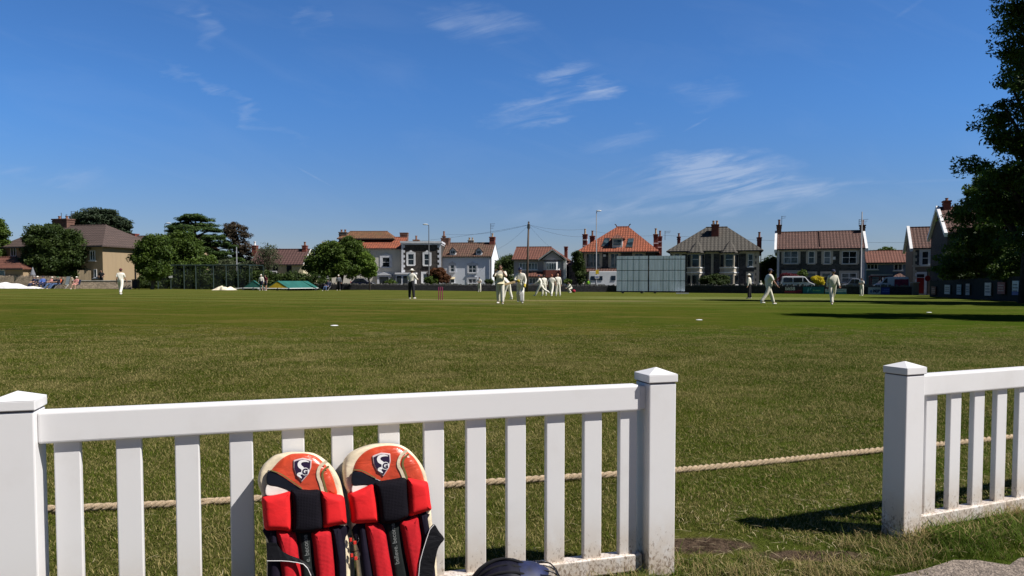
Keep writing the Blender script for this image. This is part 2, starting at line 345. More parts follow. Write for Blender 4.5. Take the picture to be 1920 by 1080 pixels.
# ---------------------------------------------------------------- grass blades near the viewer
def grass_stuff(name, npatch_pts, h0, h1, nbl, rad, wid, seed, mat_, label):
    rng = np.random.default_rng(seed)
    V = []; F = []; T = []
    for i in range(nbl):
        r = rad * math.sqrt(rng.random()); a = rng.random() * 6.283; bx, by = r * math.cos(a), r * math.sin(a)
        hgt = rng.uniform(h0, h1); ang = rng.random() * 6.283; lean = rng.uniform(.4, 2.2) * hgt; dx, dy = math.cos(ang), math.sin(ang)
        w_ = wid * rng.uniform(.6, 1.2); wx, wy = -dy * w_, dx * w_; tv = rng.random(); k = len(V)
        V += [(bx - wx, by - wy, -.004), (bx + wx, by + wy, -.004), (bx + dx * lean * .4 + wx * .8, by + dy * lean * .4 + wy * .8, hgt * .62), (bx + dx * lean * .4 - wx * .8, by + dy * lean * .4 - wy * .8, hgt * .62),
              (bx + dx * lean, by + dy * lean, hgt)]
        F += [(k, k + 1, k + 2, k + 3), (k + 3, k + 2, k + 4)]; T += [tv] * 5
    nb = len(V); pts = npatch_pts
    me = bpy.data.meshes.new(name); me.from_pydata(V + [(p[0], p[1], p[2]) for p in pts], [], F); me.materials.append(mat_)
    N = len(me.vertices)
    def at(nm, ty, data, key='value'):
        a = me.attributes.new(nm, ty, 'POINT'); a.data.foreach_set(key, data)
    at('tint', 'FLOAT', T + [0] * len(pts)); at('is_pt', 'FLOAT', [0.0] * nb + [1.0] * len(pts))
    at('scl', 'FLOAT', [1.0] * nb + [p[3] for p in pts]); at('rz', 'FLOAT', [0.0] * nb + [random.random() * 6.28 for p in pts])
    o = bpy.data.objects.new(name, me); COL.objects.link(o)
    ng = bpy.data.node_groups.new(name, 'GeometryNodeTree')
    ng.interface.new_socket('Geometry', in_out='INPUT', socket_type='NodeSocketGeometry'); ng.interface.new_socket('Geometry', in_out='OUTPUT', socket_type='NodeSocketGeometry')
    gi = ng.nodes.new('NodeGroupInput'); go = ng.nodes.new('NodeGroupOutput'); L = ng.links.new
    def na(nm):
        q = ng.nodes.new('GeometryNodeInputNamedAttribute'); q.data_type = 'FLOAT'; q.inputs['Name'].default_value = nm; return q.outputs['Attribute']
    cmp = ng.nodes.new('FunctionNodeCompare'); cmp.data_type = 'FLOAT'; cmp.operation = 'GREATER_THAN'; L(na('is_pt'), cmp.inputs[0]); cmp.inputs[1].default_value = .5
    se = ng.nodes.new('GeometryNodeSeparateGeometry'); se.domain = 'POINT'; L(gi.outputs[0], se.inputs[0]); L(cmp.outputs[0], se.inputs[1])
    mp = ng.nodes.new('GeometryNodeMeshToPoints'); L(se.outputs[0], mp.inputs[0])
    ip = ng.nodes.new('GeometryNodeInstanceOnPoints'); L(mp.outputs[0], ip.inputs['Points']); L(se.outputs[1], ip.inputs['Instance'])
    cx = ng.nodes.new('ShaderNodeCombineXYZ'); L(na('rz'), cx.inputs[2]); L(cx.outputs[0], ip.inputs['Rotation']); L(na('scl'), ip.inputs['Scale'])
    L(ip.outputs[0], go.inputs[0])
    md = o.modifiers.new('grass', 'NODES'); md.node_group = ng
    return setp(o, label, 'grass', kind='stuff')
def blade_mat(name, g1, g2, straw, sfrac):
    m, t, b = nmat(name); h = NT(t); at = h.n('ShaderNodeAttribute', attribute_name='tint').outputs['Fac']
    pos = h.n('ShaderNodeNewGeometry').outputs['Position']
    n1_ = h.ramp(h.noise(pos, 1.4, 5, .65), .35, .68); n2_ = h.ramp(h.noise(pos, .45, 5, .6), .42, .62)
    c = h.mix(h.math('FRACT', h.math('MULTIPLY', at, 7.3)), g1, g2)
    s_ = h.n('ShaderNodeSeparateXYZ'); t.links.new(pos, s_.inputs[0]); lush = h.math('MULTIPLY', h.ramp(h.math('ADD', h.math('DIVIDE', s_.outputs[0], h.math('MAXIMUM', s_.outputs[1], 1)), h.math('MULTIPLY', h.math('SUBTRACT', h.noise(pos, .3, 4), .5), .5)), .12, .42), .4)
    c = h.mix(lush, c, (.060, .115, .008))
    dry = h.math('GREATER_THAN', h.math('ADD', at, h.math('MULTIPLY', n1_, .34)), 1.17 - sfrac)
    c = h.mix(h.math('MULTIPLY', n1_, .35), c, mul(straw, .6)); c = h.mix(h.math('MULTIPLY', n2_, .6), c, mul(g1, .62)); n3_ = h.ramp(h.noise(h.mapv(pos, (.6, 1, 1)), .9, 5, .65), .55, .66); c = h.mix(h.math('MULTIPLY', n3_, .5), c, mul(straw, .72)); c = h.mix(dry, c, straw)
    h.set(b, 'Base Color', c); b.inputs['Roughness'].default_value = .7; b.inputs['Specular IOR Level'].default_value = .06
    tr = h.n('ShaderNodeBsdfTranslucent'); h.set(tr, 0, c); ms = h.n('ShaderNodeMixShader'); ms.inputs[0].default_value = .3
    t.links.new(b.outputs[0], ms.inputs[1]); t.links.new(tr.outputs[0], ms.inputs[2]); t.links.new(ms.outputs[0], t.nodes['Material Output'].inputs[0]); return m
bl = blade_mat('grass_blades', (.064, .098, .007), (.108, .130, .013), (.35, .29, .12), .38)
rg = np.random.default_rng(3); pts = []
def dirt(x, y): return ((x - .70) / .30) ** 2 + ((y - 2.66) / .13) ** 2 < 1.0 or ((x - 1.05) / .28) ** 2 + ((y - 2.56) / .07) ** 2 < 1.0
FL = lambda x: 1.875 + (x + 1.23) * .309 if x < .9 else 2.50 + (x - .9) * .45   # fence line
y = 1.25
while y < 19:
    st = .085 * (1 if y < 4 else 1 + (y - 4) * .11); wmax = .80 * y + .7
    x = -wmax
    while x < wmax:
        xx, yy = x + rg.uniform(-.5, .5) * st, y + rg.uniform(-.5, .5) * st
        if yy > path_edge(xx) + .03 and not (dirt(xx, yy) and rg.random() < .96):
            if rg.random() < 1 - sstep(9, 19, yy): pts.append((xx, yy, G(xx, yy) - .012 * sstep(6, 19, yy), min(1.7, 1 if y < 4 else 1 + (y - 4) * .11) * rg.uniform(.75, 1.25)))
        x += st
    y += st
grass_stuff('turf_blades', pts, .005, .016, 190, .085, .00115, 5, bl, 'short mown green and straw coloured blades of the outfield')
bl2 = blade_mat('long_grass_blades', (.085, .13, .018), (.14, .20, .035), (.36, .28, .13), .30)
pts = []
for i in range(520):
    x = rg.uniform(-1.6, 4.0)
    if .52 < x < 1.40: yy = FL(x) + rg.uniform(-.25, .12); s = rg.uniform(.4, .7)
    else: yy = FL(x) - .045 - abs(rg.normal(0, .09 if x > 1 else .04)); s = rg.uniform(.6, 1.25) if x > 1.4 else rg.uniform(.4, .85)
    if yy > path_edge(x) + .03 and not dirt(x, yy): pts.append((x, yy, 0, s))
for i in range(420):
    x = rg.uniform(.3, 3.6); yy = path_edge(x) + rg.uniform(.03, .30)
    if not dirt(x, yy): pts.append((x, yy, 0, rg.uniform(.3, .75)))
grass_stuff('long_grass', pts, .025, .07, 34, .055, .0016, 9, bl2, 'longer uncut grass tufts along the foot of the white fence')
sm = M('dry_straw', (.36, .30, .17), .8, .35, 9); mb = MB(); rs = random.Random(12)
for i in range(1500):
    x = rs.uniform(-1.5, 3.2) if i % 3 else rs.uniform(.4, 2.4); y = FL(x) + (rs.uniform(-.3, 2.6) if i % 3 else rs.uniform(-.25, .6))
    if y < path_edge(x) - .05 or y < 1.3: continue
    L_ = rs.uniform(.008, .032); a = rs.uniform(0, 6.28); c = Vector((x, y, rs.uniform(.010, .020))); d = Vector((math.cos(a), math.sin(a), rs.uniform(-.15, .25))) * L_; n_ = Vector((-d.y, d.x, 0)).normalized() * .0009; k_ = n_ * rs.uniform(-5, 5)
    mb.add([c - d - n_, c - d + n_, c + k_ + n_, c + k_ - n_, c + d + Vector((0, 0, -.004))], [(0, 1, 2, 3), (3, 2, 4)])
setp(mb.build('straw_clippings', sm), 'scattered dry straw and grass clippings on the turf near the fence', 'straw', kind='stuff')
# ---------------------------------------------------------------- white picket fence
def upvc():
    m, t, b = nmat('white_upvc'); h = NT(t); o = h.n('ShaderNodeTexCoord').outputs['Object']; s = h.n('ShaderNodeSeparateXYZ'); t.links.new(o, s.inputs[0]); z = s.outputs[2]
    low = h.math('SUBTRACT', 1, h.ramp(z, .02, .34)); low2 = h.math('MULTIPLY', low, low)
    scr = h.noise(h.mapv(o, (1, 1, .55)), 120, 6, .75, .35)
    f1 = h.math('MULTIPLY', h.ramp(h.math('ADD', scr, h.math('MULTIPLY', low2, .22)), .70, .78), h.math('ADD', .3, h.math('MULTIPLY', low, .65)))
    f2 = h.math('MULTIPLY', low2, h.ramp(h.noise(o, 14, 6, .7), .15, .6))
    gr = h.ramp(h.noise(o, 5, 6, .6), .5, .8)
    c = h.mix(h.math('MULTIPLY', gr, .25), (.725, .715, .715), (.50, .465, .42)); c = h.mix(h.math('MULTIPLY', f2, .75), c, (.50, .38, .26)); c = h.mix(h.math('MULTIPLY', f1, .8), c, (.17, .11, .07))
    h.set(b, 'Base Color', c); b.inputs['Roughness'].default_value = .42; b.inputs['Specular IOR Level'].default_value = .35
    return m
PV = upvc(); seam = M('shadow_gap', (.10, .09, .10), .8)
def fence(root, L, posts, first, pitch, pw, ztop, zr0, zr1, zb0, zb1, gap_end=True, start=0.0, end=None):
    """local x along the fence, local y away from the viewer"""
    pt = .096; end = end if end is not None else L
    for px_ in posts:
        mb = MB(); mb.box(px_ - pt / 2, px_ + pt / 2, -pt / 2, pt / 2, -.15, ztop - .045); po = mb.build('post', PV, root, bevel=.004)
        mb = MB(); c = pt / 2 + .004; mb.box(px_ - c, px_ + c, -c, c, ztop - .041, ztop - .016)
        mb.add([(px_ - c, -c, ztop - .016), (px_ + c, -c, ztop - .016), (px_ + c, c, ztop - .016), (px_ - c, c, ztop - .016), (px_, 0, ztop + .004)], [(0, 1, 4), (1, 2, 4), (2, 3, 4), (3, 0, 4)])
        mb.build('cap', PV, po, bevel=.0025)
        mb = MB(); c = pt / 2 - .003; mb.box(px_ - c, px_ + c, -c, c, ztop - .046, ztop - .040); mb.build('cap_gap', seam, po)
    a = start + pt / 2; b_ = end - pt / 2
    mb = MB(); mb.box(a, b_ - (.022 if gap_end else 0), -.026, .026, zr0, zr1); mb.build('top_rail', PV, root, bevel=.007, seg=3)
    if gap_end: mb = MB(); mb.box(b_ - .022, b_ - .002, -.020, .020, zr0 + .004, zr1 - .004); mb.build('rail_bracket', PV, root, bevel=.003)
    mb = MB(); mb.box(a, b_ - .012, -.024, .024, zb0, zb1); mb.build('bottom_rail', PV, root, bevel=.005, seg=3)
    for x in first: mb = MB(); mb.box(x - pw / 2, x + pw / 2, -.011, .011, zb1 - .004, zr0 + .004); mb.build('picket', PV, root, bevel=.003)
a1 = math.atan2(2.42 - 1.885, .472 + 1.255)
r1 = thing('picket_fence', 'white plastic picket fence with two red cricket pads leaning on it', 'fence', (-1.255, 1.885, 0), a1, 'white picket fences')
L1 = math.hypot(2.42 - 1.885, .472 + 1.255)
fence(r1, L1, [0, L1 - .004], [.110, .253, .395, .532, .669, .804, .937, 1.069, 1.198, 1.325, 1.453, 1.579, 1.702], 0, .061, .672, .540, .623, .018, .074)
a2 = R(23.5)
r2 = thing('picket_fence', 'white plastic picket fence at the right edge beyond the gateway', 'fence', (1.465, 2.765, 0), a2, 'white picket fences')
fence(r2, 4.42, [-.006, 2.2, 4.42], [.130 + .1355 * i for i in range(15)] + [2.335 + .1355 * i for i in range(15)], 0, .061, .655, .526, .606, .020, .073, gap_end=False)
# ---------------------------------------------------------------- boundary rope
rope_m = M('manila_rope', (.46, .35, .23), .9, .25, 60, bump=.6, bscale=300)
def on_ground(px, py, z=.0):
    r = ray(px, py); t = (z - CAMH) / r.z; return Vector((r.x * t, r.y * t, z))
ctr = [on_ground(a, b_, .026) for a, b_ in [(-260, 968), (75, 953), (310, 942), (400, 936), (840, 907), (1130, 888), (1265, 878), (1500, 857), (1660, 841), (1905, 815), (2200, 782), (2600, 742)]]
cum = [0]
for a_, b_ in zip(ctr, ctr[1:]): cum.append(cum[-1] + (b_ - a_).length)
def rp(s):
    for i in range(len(cum) - 1):
        if s <= cum[i + 1]: t = (s - cum[i]) / (cum[i + 1] - cum[i]); break
    p0, p1, p2, p3 = ctr[max(i - 1, 0)], ctr[i], ctr[i + 1], ctr[min(i + 2, len(ctr) - 1)]
    return .5 * ((2 * p1) + (p2 - p0) * t + (2 * p0 - 5 * p1 + 4 * p2 - p3) * t * t + (3 * p1 - p0 - 3 * p2 + p3) * t ** 3)
mb = MB(); Ltot = cum[-1]; ns = int(Ltot / .009)
for k in range(3):
    pl = []
    for i in range(ns + 1):
        s = Ltot * i / ns; p = rp(min(s, Ltot)); p2_ = rp(min(s + .01, Ltot)) if s < Ltot - .011 else p + (p - rp(s - .01)); t = (p2_ - p).normalized()
        sdv = Vector((-t.y, t.x, 0)).normalized(); up = Vector((0, 0, 1)); a_ = -s / .10 * 2 * math.pi + k * 2.094
        pl.append(p + sdv * math.cos(a_) * .0088 + up * (math.sin(a_) * .0088 - .008 + .003 * math.sin(s * 3)))
    mb.tube(pl, .0088, 7)
setp(mb.build('boundary_rope', rope_m, smooth=True), 'thick twisted beige boundary rope lying across the grass behind the white fence', 'rope')
# ---------------------------------------------------------------- wicket keeping pads
def fabric(name, c, weave=0, rough=.8, spec=.25, var=.12, wrinkle=.25, coat=0, sheen=0):
    m, t, b = nmat(name); h = NT(t); o = h.n('ShaderNodeTexCoord').outputs['Object']
    f = h.ramp(h.noise(o, 18, 5, .6), .3, .7)
    col = h.mix(f, mul(c, 1 - var), mul(c, 1 + var)); ht = h.math('MULTIPLY', h.noise(h.mapv(o, (9, 9, 17)), 1.6, 4, .5, .8), wrinkle * 3)
    if weave:
        s = h.n('ShaderNodeSeparateXYZ'); t.links.new(o, s.inputs[0]); k = weave
        g = h.math('MULTIPLY', h.math('SINE', h.math('MULTIPLY', h.math('ADD', s.outputs[0], s.outputs[2]), k)), h.math('SINE', h.math('MULTIPLY', h.math('SUBTRACT', s.outputs[0], s.outputs[2]), k)))
        hole = h.ramp(g, .1, .8); col = h.mix(hole, col, mul(c, .25)); ht = h.math('SUBTRACT', ht, h.math('MULTIPLY', hole, .5))
    h.set(b, 'Base Color', col); b.inputs['Roughness'].default_value = rough; b.inputs['Specular IOR Level'].default_value = spec
    if coat: b.inputs['Coat Weight'].default_value = coat; b.inputs['Coat Roughness'].default_value = .18
    h.set(b, 'Normal', h.bump(ht, .5, .006)); return m
F_red = fabric('red_nylon', (.62, .012, .015)); F_mesh = fabric('red_mesh', (.55, .01, .018), 950); F_blk = fabric('black_mesh', (.008, .007, .011), 800, spec=.08)
F_roll = fabric('navy_lining', (.010, .008, .016), spec=.08); F_mid = fabric('dark_centre_roll', (.012, .015, .015), rough=.7, spec=.1); F_or = fabric('orange_glossy_leather', (.52, .058, .020), rough=.32, spec=.4, wrinkle=.7, coat=.45)
F_cr = fabric('cream_leather', (.66, .56, .40), rough=.5, wrinkle=.5, var=.2); F_wh = fabric('white_leather', (.72, .66, .60), rough=.4); F_ol = fabric('olive_leather', (.16, .13, .045), rough=.4)
F_bk = fabric('black_leather', (.006, .006, .010), rough=.35, spec=.3, coat=.2); F_st = fabric('black_strap', (.008, .008, .010), rough=.6, spec=.12, wrinkle=.8); F_sil = M('silver_edge', (.55, .45, .45), .35, .1)
F_ink = M('dark_print', (.02, .01, .035), .4, .1); F_pr = M('white_print', (.75, .73, .72), .4, .05); F_grey = M('grey_lettering', (.15, .16, .155), .6, .1)
def smooth_poly(pts, n=8, sharp=()):
    out = []; k = len(pts)
    for i in range(k):
        p0, p1, p2, p3 = (Vector(pts[(i + j - 1) % k]) for j in range(4))
        for s in range(n):
            t = s / n; out.append(.5 * ((2 * p1) + (p2 - p0) * t + (2 * p0 - 5 * p1 + 4 * p2 - p3) * t * t + (3 * p1 - p0 - 3 * p2 + p3) * t ** 3))
    return out
def inset(poly, d):
    k = len(poly); A = sum(poly[i].x * poly[(i + 1) % k].y - poly[(i + 1) % k].x * poly[i].y for i in range(k)); sg = 1 if A > 0 else -1; o = []
    for i in range(k):
        t = (poly[(i + 1) % k] - poly[i - 1]); t = t.normalized() if t.length > 1e-9 else Vector((1, 0)); o.append(poly[i] + Vector((-t.y, t.x)) * d * sg)
    return o
def relax(ring, n):
    for _ in range(n): ring = [ring[i] * .5 + (ring[i - 1] + ring[(i + 1) % len(ring)]) * .25 for i in range(len(ring))]
    return ring
def puff(mb, poly, y0, H, thick=.004, rim=.012, steps=5, curve=0, uc=0, swell=True):
    """cushion: outline poly (u,v) rises towards -y over a rim and is flat-ish in the middle"""
    k = len(poly); vs_ = []; 
    def Y(u, h): return y0 - h + curve * (u - uc) ** 2
    vs_ += [(p.x, Y(p.x, -thick), p.y) for p in poly]; rings = 1
    cur = poly
    for i in range(steps + 1):
        t = i / steps; cur = relax(inset(poly, rim * (1 - math.cos(t * math.pi / 2))), int(round(t * 14)) if rim > .008 else 0) if rim > 0 else poly
        vs_ += [(p.x, Y(p.x, H * math.sin(t * math.pi / 2)), p.y) for p in cur]; rings += 1
    c = sum(cur, Vector((0, 0))) / k
    cx0, cx1 = min(p.x for p in cur), max(p.x for p in cur); cy0, cy1 = min(p.y for p in cur), max(p.y for p in cur)
    for i in range(1, 7):
        t = i / 7; vs_ += [(p.x + (c.x - p.x) * t, Y(p.x + (c.x - p.x) * t, H), p.y + (c.y - p.y) * t) for p in cur]; rings += 1
    vs_.append((c.x, Y(c.x, H), c.y))
    if H > .012 and swell:       # a soft swell over the whole cushion
        for q_ in range(k, len(vs_)):
            a_, b_, z_ = vs_[q_]; fx = 1 - min(1, abs((a_ - (cx0 + cx1) / 2) / ((cx1 - cx0) / 2 + rim))) ** 2; fz = 1 - min(1, abs((z_ - (cy0 + cy1) / 2) / ((cy1 - cy0) / 2 + rim))) ** 4; vs_[q_] = (a_, b_ - min(.008, H * .4) * fx * fz, z_)
    A = sum(poly[i].x * poly[(i + 1) % k].y - poly[(i + 1) % k].x * poly[i].y for i in range(k))
    fs = []
    for r_ in range(rings - 1):
        for i in range(k):
            j = (i + 1) % k; q_ = (r_ * k + i, r_ * k + j, (r_ + 1) * k + j, (r_ + 1) * k + i); fs.append(q_ if A > 0 else q_[::-1])
    for i in range(k):
        q_ = ((rings - 1) * k + i, (rings - 1) * k + (i + 1) % k, rings * k); fs.append(q_ if A > 0 else q_[::-1])
    mb.add(vs_, fs)
def ribbon(mb, pts, wid, y0, th=.0015):
    """flat band of width wid along (u,v) points"""
    pts = [Vector(p) for p in pts]; k = len(pts); w_ = wid if isinstance(wid, (list, tuple)) else [wid] * k; L_, R_ = [], []
    for i, p in enumerate(pts):
        t = (pts[min(i + 1, k - 1)] - pts[max(i - 1, 0)]).normalized(); nn = Vector((-t.y, t.x)) * w_[i] / 2; L_.append(p + nn); R_.append(p - nn)
    vs_ = [(p.x, y0, p.y) for p in L_] + [(p.x, y0, p.y) for p in R_] + [(p.x, y0 - th, p.y) for p in L_] + [(p.x, y0 - th, p.y) for p in R_]
    fs = []
    for i in range(k - 1):
        fs += [(2 * k + i, 2 * k + i + 1, 3 * k + i + 1, 3 * k + i), (i, i + 1, 2 * k + i + 1, 2 * k + i), (k + i, 3 * k + i, 3 * k + i + 1, k + i + 1)]
    mb.add(vs_, fs)
def text_mesh(s, size, bold=.0):
    cu = bpy.data.curves.new('t', 'FONT'); cu.body = s; cu.size = size; cu.offset = bold; cu.extrude = 0; cu.align_x = 'LEFT'
    o = bpy.data.objects.new('t', cu); COL.objects.link(o); bpy.context.view_layer.update()
    me = o.to_mesh(); vs_ = [(v.co.x, v.co.y) for v in me.vertices]; fs = [tuple(p.vertices) for p in me.polygons]
    o.to_mesh_clear(); bpy.data.objects.remove(o); bpy.data.curves.remove(cu); return vs_, fs
def crom(pts, n=6):
    pts = [Vector(p) for p in pts]; o = []
    for i in range(len(pts) - 1):
        p0, p1, p2, p3 = pts[max(i - 1, 0)], pts[i], pts[i + 1], pts[min(i + 2, len(pts) - 1)]
        for s in range(n):
            t = s / n; o.append(.5 * ((2 * p1) + (p2 - p0) * t + (2 * p0 - 5 * p1 + 4 * p2 - p3) * t * t + (3 * p1 - p0 - 3 * p2 + p3) * t ** 3))
    return o + [pts[-1]]
class Pad:
    def __init__(s, pxc, lean, conv, label):
        ft = Vector((math.cos(a1), math.sin(a1), 0)); nf = Vector((math.sin(a1), -math.cos(a1), 0)); base = Vector((-1.255, 1.885, 0))
        r = ray(pxc, 860); t = (base - Vector((0, 0, CAMH))).dot(nf) / r.dot(nf); p = Vector((0, 0, CAMH)) + r * t
        s.V = (-nf * math.sin(lean) + Vector((0, 0, 1)) * math.cos(lean)).normalized(); s.Nn = ft.cross(s.V).normalized()   # towards the viewer
        top = base + ft * (p - base).dot(ft) + nf * .062 + Vector((0, 0, .49)); s.o = top - s.V * (.49 / math.cos(lean)); s.U = ft; s.conv = conv
        s.root = thing('cricket_pad', label, 'cricket pad', tuple(s.o), 0, 'red wicket keeping pads leaning on the fence')
        mt = Matrix((s.U, -s.Nn, s.V)).transposed().to_4x4(); s.root.rotation_euler = mt.to_euler()
    def uv(s, zx, zy):
        px, py = s.conv(zx, zy); r = ray(px, py); c = Vector((0, 0, CAMH)); t = (s.o - c).dot(s.Nn) / r.dot(s.Nn); q = c + r * t - s.o
        return Vector((q.dot(s.U), q.dot(s.V)))
    def poly(s, pts, n=6): return smooth_poly([s.uv(*p) for p in pts], n)
    def part(s, name, mat_, pts, y0, H, rim=.012, thick=.006, par=None, smooth=True, curve=0, n=6):
        mb = MB(); puff(mb, s.poly(pts, n), y0, H, thick, rim, curve=curve, uc=s.uc, swell=name not in ('knee_panel', 'centre_roll', 'pad_body')); return mb.build(name, mat_, par or s.root, smooth=smooth)
    def band(s, name, mat_, pts, wid, y0, par=None):
        mb = MB(); ribbon(mb, crom([s.uv(*p) for p in pts]), wid, y0, .0015); return mb.build(name, mat_, par or s.root, smooth=False)
    def text(s, st, p, q, size, y0, mat_, name, par=None, bold=0):
        a, b_ = s.uv(*p), s.uv(*q); d = (b_ - a).normalized(); nrm = Vector((-d.y, d.x)); v, f = text_mesh(st, size, bold); mb = MB()
        mb.add([((a + d * x + nrm * y).x, y0, (a + d * x + nrm * y).y) for x, y in v], f); return mb.build(name, mat_, par or s.root)
    def shield(s, par, c, w_, h_, tilt, y0):
        """shield crest with a white serpent S and a small G"""
        sh = [(-.5, .42), (-.3, .47), (0, .52), (.3, .47), (.5, .42), (.49, .1), (.36, -.2), (0, -.55), (-.36, -.2), (-.49, .1)]
        ct, st = math.cos(tilt), math.sin(tilt)
        def tr(p, k=1): x, y = p[0] * w_ * k, p[1] * h_ * k; return Vector((c.x + x * ct - y * st, c.y + x * st + y * ct))
        def dens(pts, k): 
            o = []
            for i in range(len(pts)):
                a, b_ = Vector(pts[i]), Vector(pts[(i + 1) % len(pts)])
                for j in range(3): o.append(tr(a + (b_ - a) * j / 3, k))
            return o
        mb = MB(); puff(mb, dens(sh, 1.0), y0, .0035, .003, .002, curve=0); b0 = mb.build('crest', F_sil, par, smooth=True)
        mb = MB(); puff(mb, dens(sh, .87), y0 - .0038, .0006, .001, .0004); mb.build('crest_field', F_ink, b0)
        wv = MB(); pth = [(.36, .33), (.16, .38), (-.06, .37), (-.17, .28), (-.14, .16), (.00, .06), (.06, -.05), (-.04, -.15), (-.20, -.19), (-.14, -.27), (-.02, -.37)]
        pp = crom([tr(p) for p in pth], 5); k = len(pp); wd = [w_ * float(np.interp(i / (k - 1), [0, .1, .25, .4, .55, .7, .85, 1], [.03, .10, .17, .20, .17, .13, .16, .04])) for i in range(k)]
        ribbon(wv, pp, wd, y0 - .0049, .0004)
        cc = tr((.16, -.08)); wv.add([(cc.x + math.cos(a) * w_ * .215, y0 - .0056, cc.y + math.sin(a) * w_ * .215) for a in [i * .3142 for i in range(20)]] + [(cc.x, y0 - .0056, cc.y)], [(i, (i + 1) % 20, 20) for i in range(20)])
        wv.build('crest_letter', F_pr, b0)
        v, f = text_mesh('G', w_ * .42, .0010); mx = sum(a for a, _ in v) / len(v); my = sum(b_ for _, b_ in v) / len(v); mb = MB()
        mb.add([((cc + Vector(((x - mx) * ct - (y - my) * st, (x - mx) * st + (y - my) * ct))).x, y0 - .0062, (cc + Vector(((x - mx) * ct - (y - my) * st, (x - mx) * st + (y - my) * ct))).y) for x, y in v], f)
        mb.build('crest_letter', F_ink, b0)
# left pad -------------------------------------------------
A = Pad(566, R(11), lambda x, y: (470 + x / 4.5, 840 + y / 4.5), 'left hand red and black cricket pad with a strap looping across its lower half')
A.uc = A.uv(450, 600).x
out_ = [(95, 405), (70, 330), (60, 280), (70, 215), (95, 160), (140, 110), (200, 65), (270, 45), (330, 35), (400, 35), (470, 37), (530, 45), (585, 70), (640, 110), (690, 160), (735, 230), (762, 300), (780, 380), (795, 450), (803, 560), (812, 640), (825, 760), (835, 900), (840, 1080), (842, 1300), (820, 1560), (700, 1640), (450, 1660), (260, 1640), (160, 1540), (138, 1300), (135, 1080), (135, 900), (130, 780), (112, 700), (102, 600), (98, 500)]
body = A.part('pad_body', F_cr, out_, .0, .018, .010, .040)
A.part('piping', F_bk, out_, .022, .001, .001, .002, par=body)
kn = A.part('knee_panel', F_or, [(140, 330), (138, 240), (165, 190), (205, 140), (260, 85), (330, 50), (400, 44), (470, 46), (540, 62), (600, 105), (650, 160), (690, 230), (715, 310), (725, 400), (560, 420), (350, 420), (150, 420)], -.012, .018, .022)
A.part('black_flash', F_bk, [(142, 195), (172, 188), (240, 215), (330, 275), (420, 332), (470, 360), (350, 375), (300, 350), (230, 325), (142, 300)], -.0285, .003, .003, par=kn)
A.band('olive_line', F_ol, [(168, 182), (250, 212), (340, 270), (430, 335)], .0028, -.0325, kn)
A.part('cream_wedge', F_wh, [(140, 306), (220, 318), (318, 350), (300, 372), (140, 395)], -.0285, .002, .002, par=kn)
A.band('cream_curve', F_cr, [(640, 105), (595, 135), (568, 180), (562, 230), (580, 285), (605, 360)], [.006] + [.0085] * 40, -.031, kn) if False else None
mbk = MB(); pl_ = crom([A.uv(*p) for p in [(638, 108), (592, 140), (568, 185), (566, 235), (585, 290), (606, 365)]]); ribbon(mbk, pl_, [.0085] * len(pl_), -.0315, .0012); mbk.build('cream_curve', F_cr, kn)
mbk = MB(); pl_ = crom([A.uv(*p) for p in [(655, 150), (620, 175), (603, 205), (602, 240), (615, 290), (636, 370)]]); ribbon(mbk, pl_, [.0055] * len(pl_), -.0312, .0012); mbk.build('olive_curve', F_ol, kn)
A.shield(kn, A.uv(433, 178), .0475, .0600, R(-3), -.0305)
A.part('left_cushion', F_red, [(98, 408), (180, 390), (260, 370), (338, 350), (350, 430), (355, 520), (352, 692), (280, 688), (200, 686), (125, 682), (108, 600), (100, 500)], -.014, .028, .016)
A.part('centre_cushion', F_blk, [(335, 345), (420, 340), (500, 345), (578, 346), (590, 430), (596, 520), (605, 655), (560, 690), (500, 705), (420, 712), (375, 700), (350, 690), (352, 520), (345, 430)], -.020, .030, .014)
A.part('right_cushion', F_red, [(576, 346), (640, 362), (700, 382), (775, 402), (795, 480), (802, 560), (806, 628), (760, 640), (700, 650), (606, 664), (600, 560), (590, 450)], -.014, .028, .016)
A.part('shin_panel', F_roll, [(150, 660), (780, 640), (800, 780), (812, 1080), (812, 1400), (150, 1400), (142, 1080), (148, 800)], -.010, .010, .006)
A.part('side_roll', F_roll, [(158, 680), (215, 680), (230, 780), (245, 900), (262, 1080), (275, 1400), (160, 1400), (148, 1080), (150, 900), (152, 780)], -.012, .016, .012)
A.part('shin_roll', F_mesh, [(212, 685), (300, 690), (372, 695), (392, 780), (405, 900), (430, 1080), (440, 1400), (280, 1400), (262, 1080), (245, 940), (228, 800)], -.012, .022, .018)
mr = A.part('centre_roll', F_mid, [(388, 700), (440, 695), (500, 700), (515, 800), (528, 940), (545, 1080), (560, 1400), (440, 1400), (428, 1080), (408, 900), (395, 780)], -.010, .018, .014)
A.text('e. become', (497, 945), (470, 690), .0170, -.0290, F_grey, 'lettering', mr, .0002)
A.part('shin_roll', F_mesh, [(508, 705), (570, 680), (668, 672), (690, 780), (703, 900), (716, 1080), (720, 1400), (565, 1400), (548, 1080), (532, 940), (518, 800)], -.012, .024, .018)
A.part('side_roll', F_roll, [(668, 665), (710, 655), (748, 650), (770, 760), (790, 900), (802, 1080), (800, 1400), (722, 1400), (718, 1080), (706, 900), (692, 780)], -.012, .020, .012)
